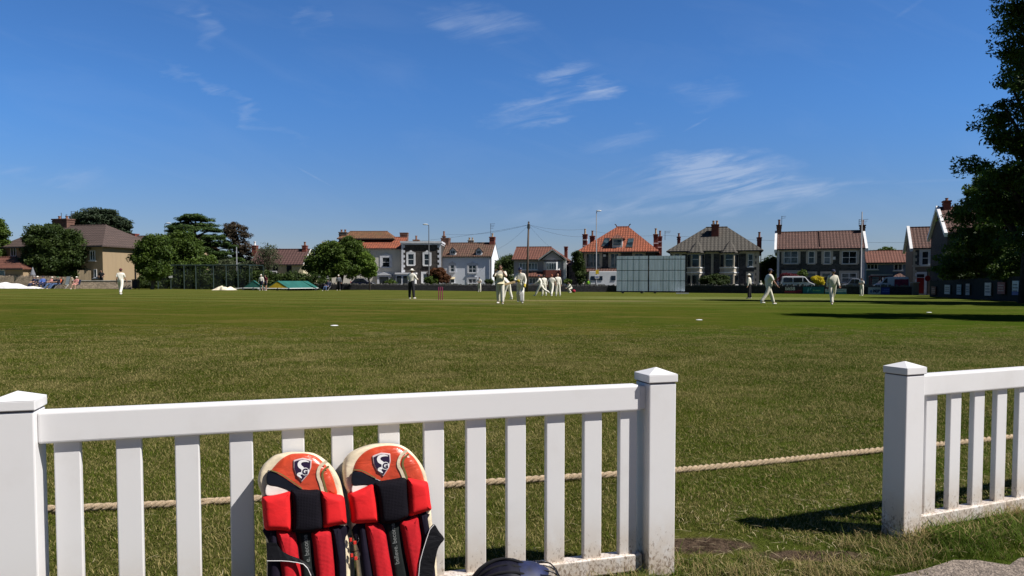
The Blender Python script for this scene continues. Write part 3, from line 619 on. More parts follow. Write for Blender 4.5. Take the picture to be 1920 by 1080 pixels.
# its strap: a flap on the left that turns into a loop standing proud of the pad
mb = MB(); up_ = [(135, 785), (215, 785), (262, 850), (330, 885), (400, 908), (470, 945), (505, 985), (528, 1040), (540, 1100), (545, 1300)]; lo_ = [(140, 935), (200, 932), (260, 930), (320, 932), (390, 940), (440, 950), (475, 985), (500, 1040), (508, 1100), (512, 1300)]
yy_ = [-.030, -.036, -.040, -.044, -.048, -.052, -.054, -.052, -.046, -.030]
vt = []
for (a, b_, yv) in zip(up_, lo_, yy_):
    p, q_ = A.uv(*a), A.uv(*b_); vt += [(p.x, yv, p.y), (q_.x, yv - .004, q_.y), (p.x, yv + .0025, p.y), (q_.x, yv - .0015, q_.y)]
k = len(up_); fs = []
for i in range(k - 1):
    a = 4 * i; b_ = a + 4; fs += [(a, a + 1, b_ + 1, b_), (a + 2, b_ + 2, b_ + 3, a + 3), (a, b_, b_ + 2, a + 2), (a + 1, a + 3, b_ + 3, b_ + 1)]
mb.add(vt, fs); so = mb.build('strap', F_st, A.root, smooth=False)
mb = MB(); mb.tube([(A.uv(*b_).x, yv - .0045, A.uv(*b_).y) for b_, yv in zip(lo_, yy_)], .0011, 6); mb.build('strap_edge', F_pr, so)
# right pad ------------------------------------------------
B = Pad(726, R(10), lambda x, y: (640 + x / 4.155, 820 + y / 4.155), 'right hand red and black cricket pad with a dark strap end hanging off its side')
B.uc = B.uv(370, 550).x
out2 = [(48, 430), (25, 380), (15, 320), (13, 260), (25, 190), (55, 145), (95, 112), (150, 85), (210, 65), (270, 53), (340, 48), (400, 50), (460, 60), (520, 92), (575, 145), (620, 205), (650, 265), (668, 330), (680, 420), (690, 500), (698, 580), (706, 660), (722, 780), (735, 880), (745, 1080), (748, 1300), (720, 1520), (600, 1590), (400, 1600), (220, 1570), (150, 1450), (140, 1250), (128, 1080), (110, 930), (92, 800), (78, 700), (68, 600), (58, 510)]
body = B.part('pad_body', F_cr, out2, .0, .018, .010, .040)
B.part('piping', F_bk, out2, .022, .001, .001, .002, par=body)
kn = B.part('knee_panel', F_or, [(82, 300), (85, 240), (100, 195), (130, 150), (180, 105), (250, 75), (330, 62), (400, 62), (460, 75), (520, 115), (570, 165), (610, 235), (635, 310), (640, 390), (500, 380), (300, 390), (85, 400)], -.012, .018, .022)
B.part('black_flash', F_bk, [(80, 265), (140, 262), (200, 285), (250, 310), (300, 335), (250, 370), (160, 368), (80, 366)], -.0285, .003, .003, par=kn)
B.band('olive_line', F_ol, [(85, 248), (140, 250), (190, 272), (258, 312)], .0028, -.0325, kn)
B.part('cream_wedge', F_wh, [(82, 370), (140, 368), (210, 366), (150, 400), (80, 425)], -.0285, .002, .002, par=kn)
mbk = MB(); pl_ = crom([B.uv(*p) for p in [(498, 98), (455, 135), (434, 180), (434, 220), (455, 260), (478, 320)]]); ribbon(mbk, pl_, [.0085] * len(pl_), -.0315, .0012); mbk.build('cream_curve', F_cr, kn)
mbk = MB(); pl_ = crom([B.uv(*p) for p in [(512, 125), (478, 155), (466, 190), (468, 225), (482, 262), (500, 320)]]); ribbon(mbk, pl_, [.0055] * len(pl_), -.0312, .0012); mbk.build('olive_curve', F_ol, kn)
B.shield(kn, B.uv(307, 205), .0500, .0620, R(4), -.0305)
B.part('left_cushion', F_red, [(50, 432), (110, 405), (175, 375), (238, 350), (262, 430), (275, 520), (286, 645), (240, 658), (180, 662), (82, 662), (72, 600), (60, 510)], -.014, .028, .016)
B.part('centre_cushion', F_blk, [(240, 350), (320, 328), (400, 315), (490, 305), (500, 400), (505, 500), (513, 598), (470, 630), (420, 655), (350, 665), (290, 652), (280, 560), (262, 430)], -.020, .030, .014)
B.part('right_cushion', F_red, [(490, 305), (560, 315), (640, 335), (664, 352), (676, 430), (684, 500), (692, 556), (650, 570), (590, 590), (514, 606), (508, 500), (500, 400)], -.014, .028, .016)
B.part('shin_panel', F_roll, [(118, 650), (640, 580), (668, 650), (700, 800), (730, 1080), (730, 1350), (200, 1350), (150, 1080), (130, 900)], -.010, .010, .006)
B.part('side_roll', F_roll, [(122, 672), (176, 665), (190, 760), (212, 900), (245, 1080), (290, 1350), (200, 1350), (160, 1080), (138, 940), (126, 800)], -.012, .016, .012)
B.part('shin_roll', F_mesh, [(176, 665), (240, 660), (302, 662), (335, 720), (352, 820), (370, 930), (396, 1080), (430, 1350), (280, 1350), (242, 1080), (212, 900), (192, 780)], -.012, .022, .018)
mr = B.part('centre_roll', F_mid, [(328, 655), (390, 655), (442, 660), (455, 740), (480, 880), (522, 1080), (560, 1350), (440, 1350), (398, 1080), (372, 930), (352, 800)], -.010, .018, .014)
B.text('believe. become', (440, 972), (400, 640), .0170, -.0290, F_grey, 'lettering', mr, .0002)
B.part('shin_roll', F_mesh, [(445, 655), (520, 625), (586, 597), (600, 680), (618, 780), (625, 900), (625, 1080), (630, 1350), (560, 1350), (524, 1080), (482, 880), (458, 740)], -.012, .024, .018)
B.part('side_roll', F_roll, [(588, 582), (620, 574), (656, 574), (668, 650), (690, 780), (712, 950), (725, 1080), (725, 1350), (640, 1350), (630, 1080), (626, 900), (618, 760), (602, 680)], -.012, .018, .012)
mb = MB(); up_ = [(672, 650), (696, 662), (735, 712), (776, 770)]
S = B.poly([(700, 660), (735, 712), (776, 770), (750, 810), (728, 850), (712, 920), (700, 1000), (680, 1090), (660, 1250), (560, 1250), (578, 1060), (588, 950), (612, 860), (640, 770), (664, 700)], 5)
puff(mb, S, -.044, .004, .002, .002); so = mb.build('strap', F_st, B.root, smooth=True)
mb = MB(); mb.tube([(B.uv(*p).x, -.0485, B.uv(*p).y) for p in [(698, 661), (664, 700), (640, 770), (612, 860), (588, 950), (578, 1060), (560, 1250)]], .0010, 6); mb.build('strap_edge', F_pr, so)
wire = M('black_wire', (.015, .015, .018), .3, .1, metal=.4); redp = M('red_plastic', (.55, .03, .02), .4, .1)
for (cx_, cy_) in ((90, 785), (98, 905)):
    p = B.uv(cx_, cy_); q_ = [(p.x - .012, -.03, p.y + .010), (p.x + .010, -.032, p.y + .012), (p.x + .013, -.034, p.y), (p.x + .008, -.034, p.y - .011), (p.x - .012, -.03, p.y - .008), (p.x - .012, -.03, p.y + .010)]
    mb = MB(); mb.tube(q_, .0014, 6); bk = mb.build('buckle', wire, B.root, smooth=True)
    mb = MB(); mb.box(p.x - .012, p.x - .005, -.034, -.028, p.y - .004, p.y + .006); mb.box(p.x - .002, p.x + .006, -.036, -.029, p.y - .012, p.y - .003); mb.build('buckle_bead', redp, bk, bevel=.001)
# ---------------------------------------------------------------- helmet on the ground
hp = Vector((-.012, 1.965, 0)); hr = thing('cricket_helmet', 'dark navy cricket helmet with a blue peak lying on the ground beside the pads', 'helmet', tuple(hp), R(8)); hr.scale = (.80, .92, .86)
navy = M('navy_shell', (.006, .006, .015), .55, .1, spec=.2); blue = M('blue_peak', (.004, .010, .055), .6, .5, 20, spec=.5); foam = M('black_foam', (.006, .006, .008), .95, .1)
mb = MB(); n_ = 28; m_ = 14; vs_ = []
for i in range(m_ + 1):
    ph = math.pi * .62 * i / m_
    for k in range(n_):
        th = 2 * math.pi * k / n_; rr = 1 - .035 * (1 if (k % 4 == 0) else 0) * math.sin(ph)
        vs_.append((math.sin(ph) * math.cos(th) * .125 * rr - .01, math.sin(ph) * math.sin(th) * .105 * rr, .118 + math.cos(ph) * .125 * rr))
fs = [(i * n_ + k, (i + 1) * n_ + k, (i + 1) * n_ + (k + 1) % n_, i * n_ + (k + 1) % n_) for i in range(m_) for k in range(n_)]
mb.add(vs_, fs); sh = mb.build('shell', navy, hr, smooth=True)
mb = MB()
for k in range(-2, 3):
    a_ = k * .36; mb.tube([(-.01 + math.cos(t) * -.128, math.sin(a_) * .105 * math.sin(t) if 0 else a_ * .06 * math.sin(t) * 1.2, .118 + math.sin(t) * (.129 - abs(k) * .010)) for t in [i * math.pi / 14 for i in range(0, 12)]], .0045, 6)
mb.build('ridge', foam, sh, smooth=True)
# peak: a curved visor standing out to the right
mb = MB(); vt = []; nn_ = 12
for i in range(nn_ + 1):
    t = i / nn_; yv = (t - .5) * .17; ext = .085 * math.cos((t - .5) * 2.6) ; z0 = .205 - 1.8 * yv * yv * 3
    vt += [(.035, yv * .9, z0 + .030), (.045 + ext * .6, yv, z0 + .024), (.055 + ext, yv, z0 + .002), (.035, yv * .9, z0 + .024), (.045 + ext * .6, yv, z0 + .019), (.055 + ext, yv, z0 - .002)]
fs = []
for i in range(nn_):
    a = 6 * i; b_ = a + 6; fs += [(a, b_, b_ + 1, a + 1), (a + 1, b_ + 1, b_ + 2, a + 2), (a + 3, a + 4, b_ + 4, b_ + 3), (a + 4, a + 5, b_ + 5, b_ + 4), (a + 2, b_ + 2, b_ + 5, a + 5)]
mb.add(vt, fs); mb.build('peak', blue, hr, smooth=True)
mb = MB()
for yv in (-.055, -.018, .02, .055): mb.tube(crom([(.10, yv, .214), (.15, yv * 1.05, .205), (.185, yv * 1.1, .17), (.195, yv, .11), (.17, yv * .8, .04)], 6), .0022, 6)
for zz in (.20, .15, .10): mb.tube(crom([(.06, -.105, zz - .02), (.15, -.07, zz), (.188 - max(0, zz - .15) * .5, 0, zz), (.15, .07, zz), (.06, .105, zz - .02)], 6), .0022, 6)
mb.build('grille', wire, hr, smooth=True)
mb = MB(); mb.tube(crom([(.0, -.108, .15), (.03, -.112, .08), (.08, -.10, .02)], 5), .006, 5); mb.build('chin_strap', F_st, hr, smooth=True)
# ---------------------------------------------------------------- buildings
m_tan = render_wall('tan_roughcast', (.33, .245, .15)); m_cream = render_wall('cream_render', (.56, .50, .33)); m_stucco = render_wall('weathered_stucco', (.62, .59, .52))
m_white = render_wall('white_render', (.80, .84, .90), .10); m_lilac = render_wall('grey_render', (.34, .32, .35)); m_blue = render_wall('blue_cladding', (.085, .13, .20)); m_brown = render_wall('brown_render', (.20, .155, .115))
m_stone = stone('dark_rubble_stone', (.058, .058, .062), .30, .5, (.09, .087, .085)); m_stone2 = stone('brown_rubble_stone', (.050, .042, .036), .26, .5, (.075, .068, .06)); m_bath = M('pale_stone_trim', (.46, .41, .33), .85, .15, 3); m_paint = M('white_paint', (.74, .74, .74), .5, .06, 3)
t_brown = tile('brown_concrete_tiles', (.100, .066, .055), .32, .34, .22, .12); t_red = tile('orange_clay_tiles', (.36, .095, .042), .30, .26, .2, .22, (.16, .06, .035)); t_pan = tile('weathered_pantiles', (.15, .072, .048), .33, .25, .3, .4, (.11, .08, .045))
t_grey = tile('lichened_grey_tiles', (.085, .076, .062), .32, .34, .22, .15, (.075, .065, .055)); t_rb = tile('red_brown_tiles', (.125, .058, .044), .33, .27, .28, .3, (.10, .05, .035)); t_moss = tile('mossy_brown_tiles', (.20, .085, .035), .3, .26, .2, .35, (.11, .08, .03))
t_rust = tile('rust_tiles', (.19, .070, .044), .28, .26, .2, .15)
b_red = brick('red_chimney_brick', (.22, .045, .03), (.16, .10, .08)); b_brn = brick('brown_chimney_brick', (.16, .075, .05), (.15, .12, .10)); m_pot = M('chimney_pot_clay', (.24, .12, .08), .9, .3, 5); m_potc = M('buff_clay', (.40, .30, .20), .9, .3, 5)
m_gls = glassy('window_glass'); m_gls2 = glassy('curtained_glass', (.10, .11, .12), .7); m_frame = M('white_window_frame', (.70, .71, .72), .4, .05); m_fram2 = M('cream_window_frame', (.46, .43, .37), .6, .08)
m_pipe = M('black_downpipe', (.02, .018, .018), .5); m_gut = M('gutter', (.05, .045, .045), .5); m_met = M('aerial_metal', (.16, .16, .17), .4, metal=.7); m_door = M('red_door', (.22, .008, .010), .35, .08); m_ddoor = M('dark_door', (.03, .03, .035), .4)
m_fasc = M('pale_fascia', (.42, .41, .40), .6); m_cop = M('grey_coping', (.30, .29, .27), .9, .25, 3); m_quoin = M('white_quoin', (.62, .63, .66), .7, .08)
class House:
    def __init__(s, label, Y, px0, px1, eave, depth, deg, wallm, roofm, name='house', cat='house', group='houses along the street beyond the ground', grow=0):
        s.F = Frame(px0, Y, deg); s.root = s.F.root(name, label, cat, group); s.d = depth; s.wallm = wallm; s.roofm = roofm
        s.w = s.F.q(px1, eave)[0]; s.h = s.F.q(px0, eave)[1]; s.g = grow
    def q(s, px, py, d=0): return s.F.q(px, py, d)
    def walls(s, gable=None, extra=None):
        mb = MB(); mb.box(0, s.w, 0, s.d, -.6, s.h)
        if gable: mb.xprism([(0.05, s.h - .002), (s.d - .05, s.h - .002), (s.d / 2, gable - .10)], .0, s.w)
        if extra: extra(mb)
        s.wall = mb.build('wall', s.wallm, s.root); return s
    def roof(s, ridge, rx0=None, rx1=None, ov=.25, ovx=None, th=.14, mat_=None, d0=0, d1=None, x0=0, x1=None, ze=None, name='roof'):
        """ridge: world px y; rx0, rx1: px of the ridge ends (None = gable end)"""
        d1 = s.d if d1 is None else d1; x1 = s.w if x1 is None else x1; dm = (d0 + d1) / 2; ze = s.h if ze is None else ze; ovx = ov if ovx is None else ovx
        zr = s.q(rx0 or rx1 or 960, ridge, dm)[1] if (rx0 or rx1) else s.q(s.pxm if hasattr(s, 'pxm') else 960, ridge, dm)[1]
        X0, X1, Y0, Y1 = x0 - ovx, x1 + ovx, d0 - ov, d1 + ov
        a = X0 if rx0 is None else s.q(rx0, ridge, dm)[0]; b_ = X1 if rx1 is None else s.q(rx1, ridge, dm)[0]
        zl = ze - .02; mb = MB(); dn = (0, 0, -th)
        A, B_, C_, D_ = (X0, Y0, zl), (X1, Y0, zl), (X1, Y1, zl), (X0, Y1, zl); E, F_ = (a, dm, zr), (b_, dm, zr)
        mb.slab([A, B_, F_, E], dn); mb.slab([C_, D_, E, F_], dn)
        if a > X0 + .01: mb.slab([D_, A, E], dn)
        if b_ < X1 - .01: mb.slab([B_, C_, F_], dn)
        r_ = mb.build(name, mat_ or s.roofm, s.root)
        mb = MB(); mb.tube([E, F_], .10, 6); mb.build('ridge', mat_ or s.roofm, r_)
        mb = MB(); mb.box(X0, X1, Y0 - .09, Y0 - .012, zl - th - .03, zl - .04); mb.build('gutter', m_gut, r_)
        s.zr = zr; s.r_ = r_; return r_
    def window(s, x0, y0, x1, y1, bars=(1, 1), d=0, surround=.0, frame=m_frame, glass=None, sill=.08, smat=None, proud=.05, name='window', fw=.07, head=None):
        a, zt = s.q(x0, y0, d); b_, zb = s.q(x1, y1, d); par = None
        f = d - proud
        mb = MB(); mb.box(a, a + fw, f, f + .12, zb, zt); mb.box(b_ - fw, b_, f, f + .12, zb, zt); mb.box(a + fw, b_ - fw, f, f + .12, zt - fw, zt); mb.box(a + fw, b_ - fw, f, f + .12, zb, zb + fw)
        nx, nz = bars; bw = .035
        for i in range(1, nx): x = a + (b_ - a) * i / nx; mb.box(x - bw, x + bw, f + .006, f + .11, zb + fw, zt - fw)
        for i in range(1, nz): z = zb + (zt - zb) * i / nz; mb.box(a + fw, b_ - fw, f + .012, f + .10, z - bw, z + bw)
        o = mb.build(name, frame, s.root)
        mb = MB(); mb.box(a + fw * .5, b_ - fw * .5, f + .045, f + .10, zb + fw * .5, zt - fw * .5); mb.build('pane', glass or random.choice([m_gls, m_gls, m_gls2]), o)
        if sill: mb = MB(); mb.box(a - .12, b_ + .12, f - .10, d + .02, zb - sill - .04, zb - .003); mb.build('sill', smat or frame, o)
        if surround:
            su = surround; mb = MB(); mb.box(a - su, a - .004, d - .06, d + .02, zb, zt + su); mb.box(b_ + .004, b_ + su, d - .06, d + .02, zb, zt + su); mb.box(a - .004, b_ + .004, d - .062, d + .02, zt + .004, zt + su)
            if head == 'arch': mb.yprism([(a - su, zt + su + .002), (b_ + su, zt + su + .002), ((a + b_) / 2 + .18, zt + su + .14), ((a + b_) / 2 + .1, zt + su + .3), ((a + b_) / 2 - .1, zt + su + .3), ((a + b_) / 2 - .18, zt + su + .14)], d - .07, d + .01)
            mb.build('surround', smat or m_bath, o)
        return o
    def door(s, x0, y0, x1, mat_=m_ddoor, surround=.14, smat=m_paint, d=0, fan=True):
        a, zt = s.q(x0, y0, d); b_ = s.q(x1, y0, d)[0]; zt = max(zt, 2.2)
        mb = MB(); mb.box(a, b_, d - .04, d + .02, 0.05, zt - .42); o = mb.build('door', mat_, s.root)
        mb = MB(); mb.box(a + .03, b_ - .03, d - .03, d + .02, zt - .38, zt - .02); mb.build('fanlight', m_gls, o)
        mb = MB(); mb.box(a - surround, a - .004, d - .10, d + .02, 0, zt + surround); mb.box(b_ + .004, b_ + surround, d - .10, d + .02, 0, zt + surround); mb.box(a - .003, b_ + .003, d - .098, d + .02, zt, zt + surround)
        mb.box(a - .002, b_ + .002, d - .07, d + .02, zt - .42, zt - .38); mb.build('surround', smat, o)
        mb = MB(); mb.ell((b_ - .12, d - .07, 1.05), (.035, .035, .035), 8, 5); mb.build('handle', m_met, o); return o
    def chimney(s, x0, y0, x1, y1, d, dep=.9, mat_=b_red, pots=1, poth=.5, potm=m_pot, cap=True, band=None):
        a, zt = s.q(x0, y0, d); b_, zb = s.q(x1, y1, d); mb = MB(); mb.box(a, b_, d - dep / 2, d + dep / 2, zb - .6, zt)
        if cap: mb.box(a - .07, b_ + .07, d - dep / 2 - .07, d + dep / 2 + .07, zt - .02, zt + .12); mb.box(a - .04, b_ + .04, d - dep / 2 - .04, d + dep / 2 + .04, zt - .28, zt - .16)
        c = mb.build('chimney', mat_, s.root)
        if band:
            mb = MB()
            for k in band: z = zb + (zt - zb) * k; mb.box(a - .03, b_ + .03, d - dep / 2 - .03, d + dep / 2 + .03, z - .07, z + .07)
            mb.build('stone_band', m_paint, c)
        for i in range(pots):
            x = a + (b_ - a) * (i + .5) / pots; mb = MB(); r = min(.15, (b_ - a) / pots * .36)
            mb.lathe((x, d, zt + .12), [(r * 1.15, 0), (r * 1.2, .06), (r * .9, .1), (r * .85, poth - .12), (r * 1.15, poth - .08), (r * 1.15, poth), (r * .7, poth), (r * .7, poth - .1)], 10); mb.build('chimney_pot', potm, c, smooth=False)
        return c
    def aerial(s, px, y0, y1, d, w_=.9, n=4):
        x, zt = s.q(px, y0, d); zb = s.q(px, y1, d)[1]; mb = MB(); mb.tube([(x, d, zb), (x, d, zt)], .035, 5)
        for i in range(n): z = zt - .06 - i * .22; mb.tube([(x - .05, d, z), (x + w_ * (1 - .12 * i), d - .3, z)], .02, 4)
        mb.build('aerial', m_met, s.root)
    def pipe(s, px, y0, d=0, off=-.09, face=None):
        x, z = s.q(px, y0, d); mb = MB(); mb.tube([(x, d + off, -.3), (x, d + off, z)], .055, 6); mb.build('downpipe', m_pipe, s.root)
    def quoins(s, x, mat_=m_quoin, d=0, side=1, w_=.5, h=.35, z1=None):
        mb = MB(); z = 0.0; k = 0; z1 = z1 or s.h
        while z < z1 - .05:
            ww = w_ if k % 2 else w_ * .55; mb.box(min(x, x + side * ww), max(x, x + side * ww), d - .05, d + .02, z, min(z + h, z1) - .004); z += h; k += 1
        mb.build('quoins', mat_, s.root)
# A -- tan roughcast house at the left, its right side in sun
h = House('long tan roughcast house with brown hipped roof and sunlit blank end wall', 84, 8, 192, 463, 9.2, -15, m_tan, t_brown); h.walls()
h.roof(424, 92, 199, .45)
for a in ((169, 470, 179, 488), (20, 464, 31, 481), (96, 468, 108, 486)): h.window(*a, bars=(2, 1))
h.window(176, 505, 182, 521, bars=(1, 1)); h.door(60, 505, 68)
h.chimney(105, 413, 133, 436, 4.6, 1.1, b_brn, 2, .35)
h.aerial(115, 399, 413, 4.3, .2, 1); h.aerial(124, 402, 413, 4.6, .5, 2); h.aerial(133.5, 396, 413, 4.9, .9, 3)
mb = MB(); mb.tube([(h.w + .09, 4.6, -.3), (h.w + .09, 4.6, h.h - .1)], .07, 6); mb.tube([(h.w + .3, h.d * .5, h.h - .1), (h.w + .09, 4.6, h.h - .4)], .05, 6); mb.build('downpipe', m_pipe, h.root)
# A2 house behind it
h = House('low brown roofed house showing between the tan house and the trees', 106, 236, 345, 470, 9, -10, m_tan, t_brown); h.walls(); h.roof(443, None, None, .3) if False else h.roof(443, 240, None, .3)
h.chimney(244, 440, 257, 449, 4.5, .9, b_red, 0); h.window(300, 478, 310, 492)
# garage
h = House('small garage with low red tiled roof at far left', 80, -60, 43, 503, 5, -15, m_tan, t_rust, 'garage', 'garage', None); h.walls(); h.roof(482, None, 30, .25)
mb = MB(); h.window(-20, 506, 10, 520, bars=(1, 1))
# B cream cottage
h = House('cream rendered cottage with dark brown roof and small tiled porch', 100, 468, 568, 495, 6.4, -2, m_cream, t_brown); h.pxm = 520
zr = h.q(520, 467.5, 3.2)[1]; h.walls(zr); h.roof(467.5, None, None, .14, .02, mat_=t_moss and tile('chocolate_tiles', (.115, .055, .048), .33, .3, .2, .15))
for a in ((485, 496.5, 494, 513), (512, 497, 521, 512), (537.5, 497, 547, 512)): h.window(*a, bars=(2, 1), frame=M('dark_wood', (.03, .03, .035), .5), glass=m_gls, smat=m_cop)
h.chimney(474, 462, 482, 471, 3.0, .8, b_red, 1, .55, m_paint); h.chimney(568, 462, 575.5, 476, 3.0, .8, b_red, 1, .5)
a, z = h.q(498, 529); b_, _ = h.q(532, 529); c, zt = h.q(513, 513); mb = MB(); mb.yprism([(a, z), (b_, z), (c, zt), (c - .1, zt)], -1.4, .0)
pr = mb.build('porch_roof', t_rust if False else tile('porch_tiles', (.14, .07, .055), .3, .3, .2, .15), h.root)
mb = MB(); mb.yprism([(a + .35, z - .01), (b_ - .35, z - .01), (c - .05, zt - .35)], -1.45, -1.40); mb.box(a + .3, a + .42, -1.4, -1.28, -.3, z); mb.box(b_ - .42, b_ - .3, -1.4, -1.28, -.3, z); mb.build('porch_frame', m_ddoor, pr)
h.door(508, 520, 518); mb = MB(); mb.add([(h.w + .02, -.1, h.h), (h.w + .02, 3.2, zr), (h.w + .22, 3.2, zr + .05), (h.w + .22, -.1, h.h + .05), (h.w + .02, 6.5, h.h), (h.w + .22, 6.5, h.h + .05)], [(0, 1, 2, 3), (1, 4, 5, 2)]); mb.build('verge', m_paint, h.root)
# C stucco villa
h = House('weathered cream stucco villa with orange roof and pedimented doorway', 108, 622, 752, 465, 10, 0, m_stucco, t_red); h.pxm = 690; h.walls(); h.roof(445, 644, None, .2, mat_=t_red)
h2 = h.roof(434, 656, 727, .1, mat_=t_moss, d0=2.6, d1=10.2, ze=h.zr - .25, x0=h.q(640, 446, 5)[0], x1=h.q(742, 446, 5)[0], name='upper_roof')
h.window(716.5, 482.5, 731, 501, bars=(1, 2), surround=.32, smat=m_quoin, glass=m_gls, head='arch'); h.window(650, 482.5, 664, 501, bars=(1, 2), surround=.32, smat=m_quoin)
h.door(710, 521, 730, mat_=m_gls2); a, z = h.q(705, 516); b_ = h.q(736, 516)[0]; zt = h.q(720, 510.5)[1]
mb = MB(); mb.yprism([(a, z), (b_, z), ((a + b_) / 2, zt)], -.7, .0); mb.box(a + .1, b_ - .1, -.6, 0, z - .25, z - .003); mb.box(a + .25, a + .55, -.55, -.25, 0, z - .26); mb.box(b_ - .55, b_ - .25, -.55, -.25, 0, z - .26); mb.build('pediment', m_quoin, h.root)
h.chimney(637, 437, 651, 449, 4.5, 1.2, brick('sooty_brick', (.06, .05, .045)), 2, .4); h.chimney(751, 438, 765, 453, 5.5, 1.2, b_brn, 0); h.chimney(605, 455, 612, 466, 2.5, .8, m_stucco, 0)
# D black stone house
h = House('tall dark stone house with flat white parapet and two sash windows upstairs', 107, 753, 827, 456, 9, 0, m_stone2, m_quoin); h.walls()
mb = MB(); mb.box(-.15, h.w + .15, -.28, h.d, h.h + .002, h.h + .28); mb.box(-.05, h.w + .05, -.16, h.d, h.h - .22, h.h - .002); mb.build('parapet', m_quoin, h.root)
h.quoins(0.0, side=1, w_=.5); h.quoins(h.w, side=-1, w_=.5)
for a in ((764.5, 476, 776.5, 497), (795, 476, 806.5, 497.5)): h.window(*a, bars=(1, 2), surround=.20, smat=m_paint, head='arch', glass=m_gls)
h.window(793, 513, 805, 531, bars=(1, 2), surround=.26, smat=m_paint, glass=m_gls)
a, z = h.q(745, 513); b_, _ = h.q(781, 513); mb = MB(); mb.box(a, b_, -1.4, 0, -.2, z - .1); mb.box(a - .12, b_ + .12, -1.55, 0, z - .098, z + .12); bay = mb.build('bay', m_paint, h.root)
for k in range(3):
    w3 = (b_ - a) / 3; g1 = MB(); g1.box(a + w3 * k + .12, a + w3 * (k + 1) - .12, -1.43, -1.38, .85, z - .35); g1.build('pane', m_gls, bay)
h.chimney(775, 451, 786, 456, 5, 1, b_brn, 1, .6)
# E white cottage
h = House('white rendered cottage with weathered pantile roof and two dormers', 109, 828.5, 922, 480.5, 8, -6, m_white, t_pan); h.pxm = 880; zr = h.q(880, 455.5, 4)[1]; h.walls(zr); h.roof(455.5, None, None, .16, .03)
for a in ((844.5, 496.5, 852, 510), (878.5, 497, 893, 511.5)): h.window(*a, bars=(1, 2) if a[0] < 850 else (2, 2), surround=.22, smat=m_quoin, head='arch', glass=m_gls)
h.window(844.5, 523, 852.5, 531, bars=(1, 1), glass=m_gls); h.window(878, 523, 893, 531.5, bars=(2, 1), surround=.22, smat=m_quoin, head='arch', glass=m_gls2)
a, z = h.q(840.5, 519.5); b_, z2 = h.q(853.5, 523); mb = MB(); mb.slab([(a, -.7, z2), (b_, -.7, z2), (b_, -.0, z), (a, 0, z)], (0, 0, -.05)); mb.build('canopy', M('straw_canvas', (.45, .38, .25)), h.root)
for x0 in (843.5, 892.5):
    a, zt = h.q(x0, 464.5, .2); b_, zb = h.q(x0 + 11, 478.5, .2); c = (a + b_) / 2; mb = MB(); mb.yprism([(a, zb), (b_, zb), (b_, zt - .45), (c, zt), (a, zt - .45)], .15, 3.2); dm = mb.build('dormer', m_frame, h.root)
    mb = MB(); mb.slab([(a - .15, .02, zt - .55), (c, .02, zt + .04), (c, 3.4, zt + .04), (a - .15, 3.4, zt - .55)], (0, 0, .07)); mb.slab([(c, .02, zt + .04), (b_ + .15, .02, zt - .55), (b_ + .15, 3.4, zt - .55), (c, 3.4, zt + .04)], (0, 0, .07)); mb.build('dormer_roof', t_pan, dm)
    mb = MB(); mb.box(a + .16, (a + b_) / 2 - .03, .11, .14, zb + .25, zt - .45); mb.box((a + b_) / 2 + .03, b_ - .16, .11, .14, zb + .25, zt - .45); mb.build('pane', m_gls2, dm)
h.chimney(829, 448, 843, 461, 4, 1.6, b_brn, 0); h.chimney(830, 444, 835, 450, 3.6, .6, b_brn, 1, .7); h.chimney(918.7, 446, 928, 463, 4, 1.2, b_red, 1, .55, m_potc)
h.aerial(920, 419, 448, 3.6, .7, 4); h.chimney(878, 452, 883, 456, 5.5, .5, m_cop, 1, .4, m_potc); h.chimney(884, 452, 888, 456, 5.5, .5, m_cop, 1, .4, m_potc)
mb = MB(); mb.tube([(h.w - .15, -.10, -.3), (h.w - .15, -.10, h.h - .1)], .06, 6); mb.build('downpipe', m_pipe, h.root)
# F grey rendered house
h = House('grey rendered house with rust tiled roof and gabled bay', 100, 963.5, 1059, 486, 9, -9, m_lilac, t_rust); h.pxm = 1000; zr = h.q(1000, 463.5, 4.5)[1]; h.walls(); h.roof(463.5, 968, 1034, .25)
a, z = h.q(1012, 486); b_, _ = h.q(1061, 486); c, zt = h.q(1036.5, 468.5)
mb = MB(); mb.yprism([(a + .3, z - .1), (b_ - .3, z - .1), (c, zt - .2)], -.35, 4); gb = mb.build('gable', m_lilac, h.root)
mb = MB(); mb.slab([(a - .1, -.6, z - .1), (c, -.6, zt), (c, 4.4, zt), (a - .1, 4.4, z - .1)], (0, 0, .12)); mb.slab([(c, -.6, zt), (b_ + .1, -.6, z - .1), (b_ + .1, 4.4, z - .1), (c, 4.4, zt)], (0, 0, .12)); mb.build('gable_roof', t_rust, gb)
mb = MB(); mb.slab([(a - .12, -.66, z - .22), (c, -.66, zt - .10), (c, -.66, zt + .12), (a - .12, -.66, z)], (0, .055, 0)); mb.slab([(c, -.66, zt - .10), (b_ + .12, -.66, z - .22), (b_ + .12, -.66, z), (c, -.66, zt + .12)], (0, .055, 0)); mb.build('bargeboard', m_fasc, gb)
h.window(973.5, 493, 1008, 505.5, bars=(6, 1), glass=m_gls2)
a, z = h.q(1019, 491.5); b_, z2 = h.q(1051.5, 506.5); z3 = h.q(1019, 520)[1]
mb = MB(); mb.slab([(a, .0, z2), (a + .5, -.85, z2), (b_ - .5, -.85, z2), (b_, 0, z2)], (0, 0, z - z2)); bay = mb.build('bay', m_frame, h.root)
mb = MB(); n_ = 4; w4 = (b_ - a - 1.0) / n_
for k in range(n_): mb = MB(); mb.box(a + .5 + w4 * k + .06, a + .5 + w4 * (k + 1) - .06, -.88, -.83, z2 + .12, z - .15); mb.build('pane', m_gls2, bay)
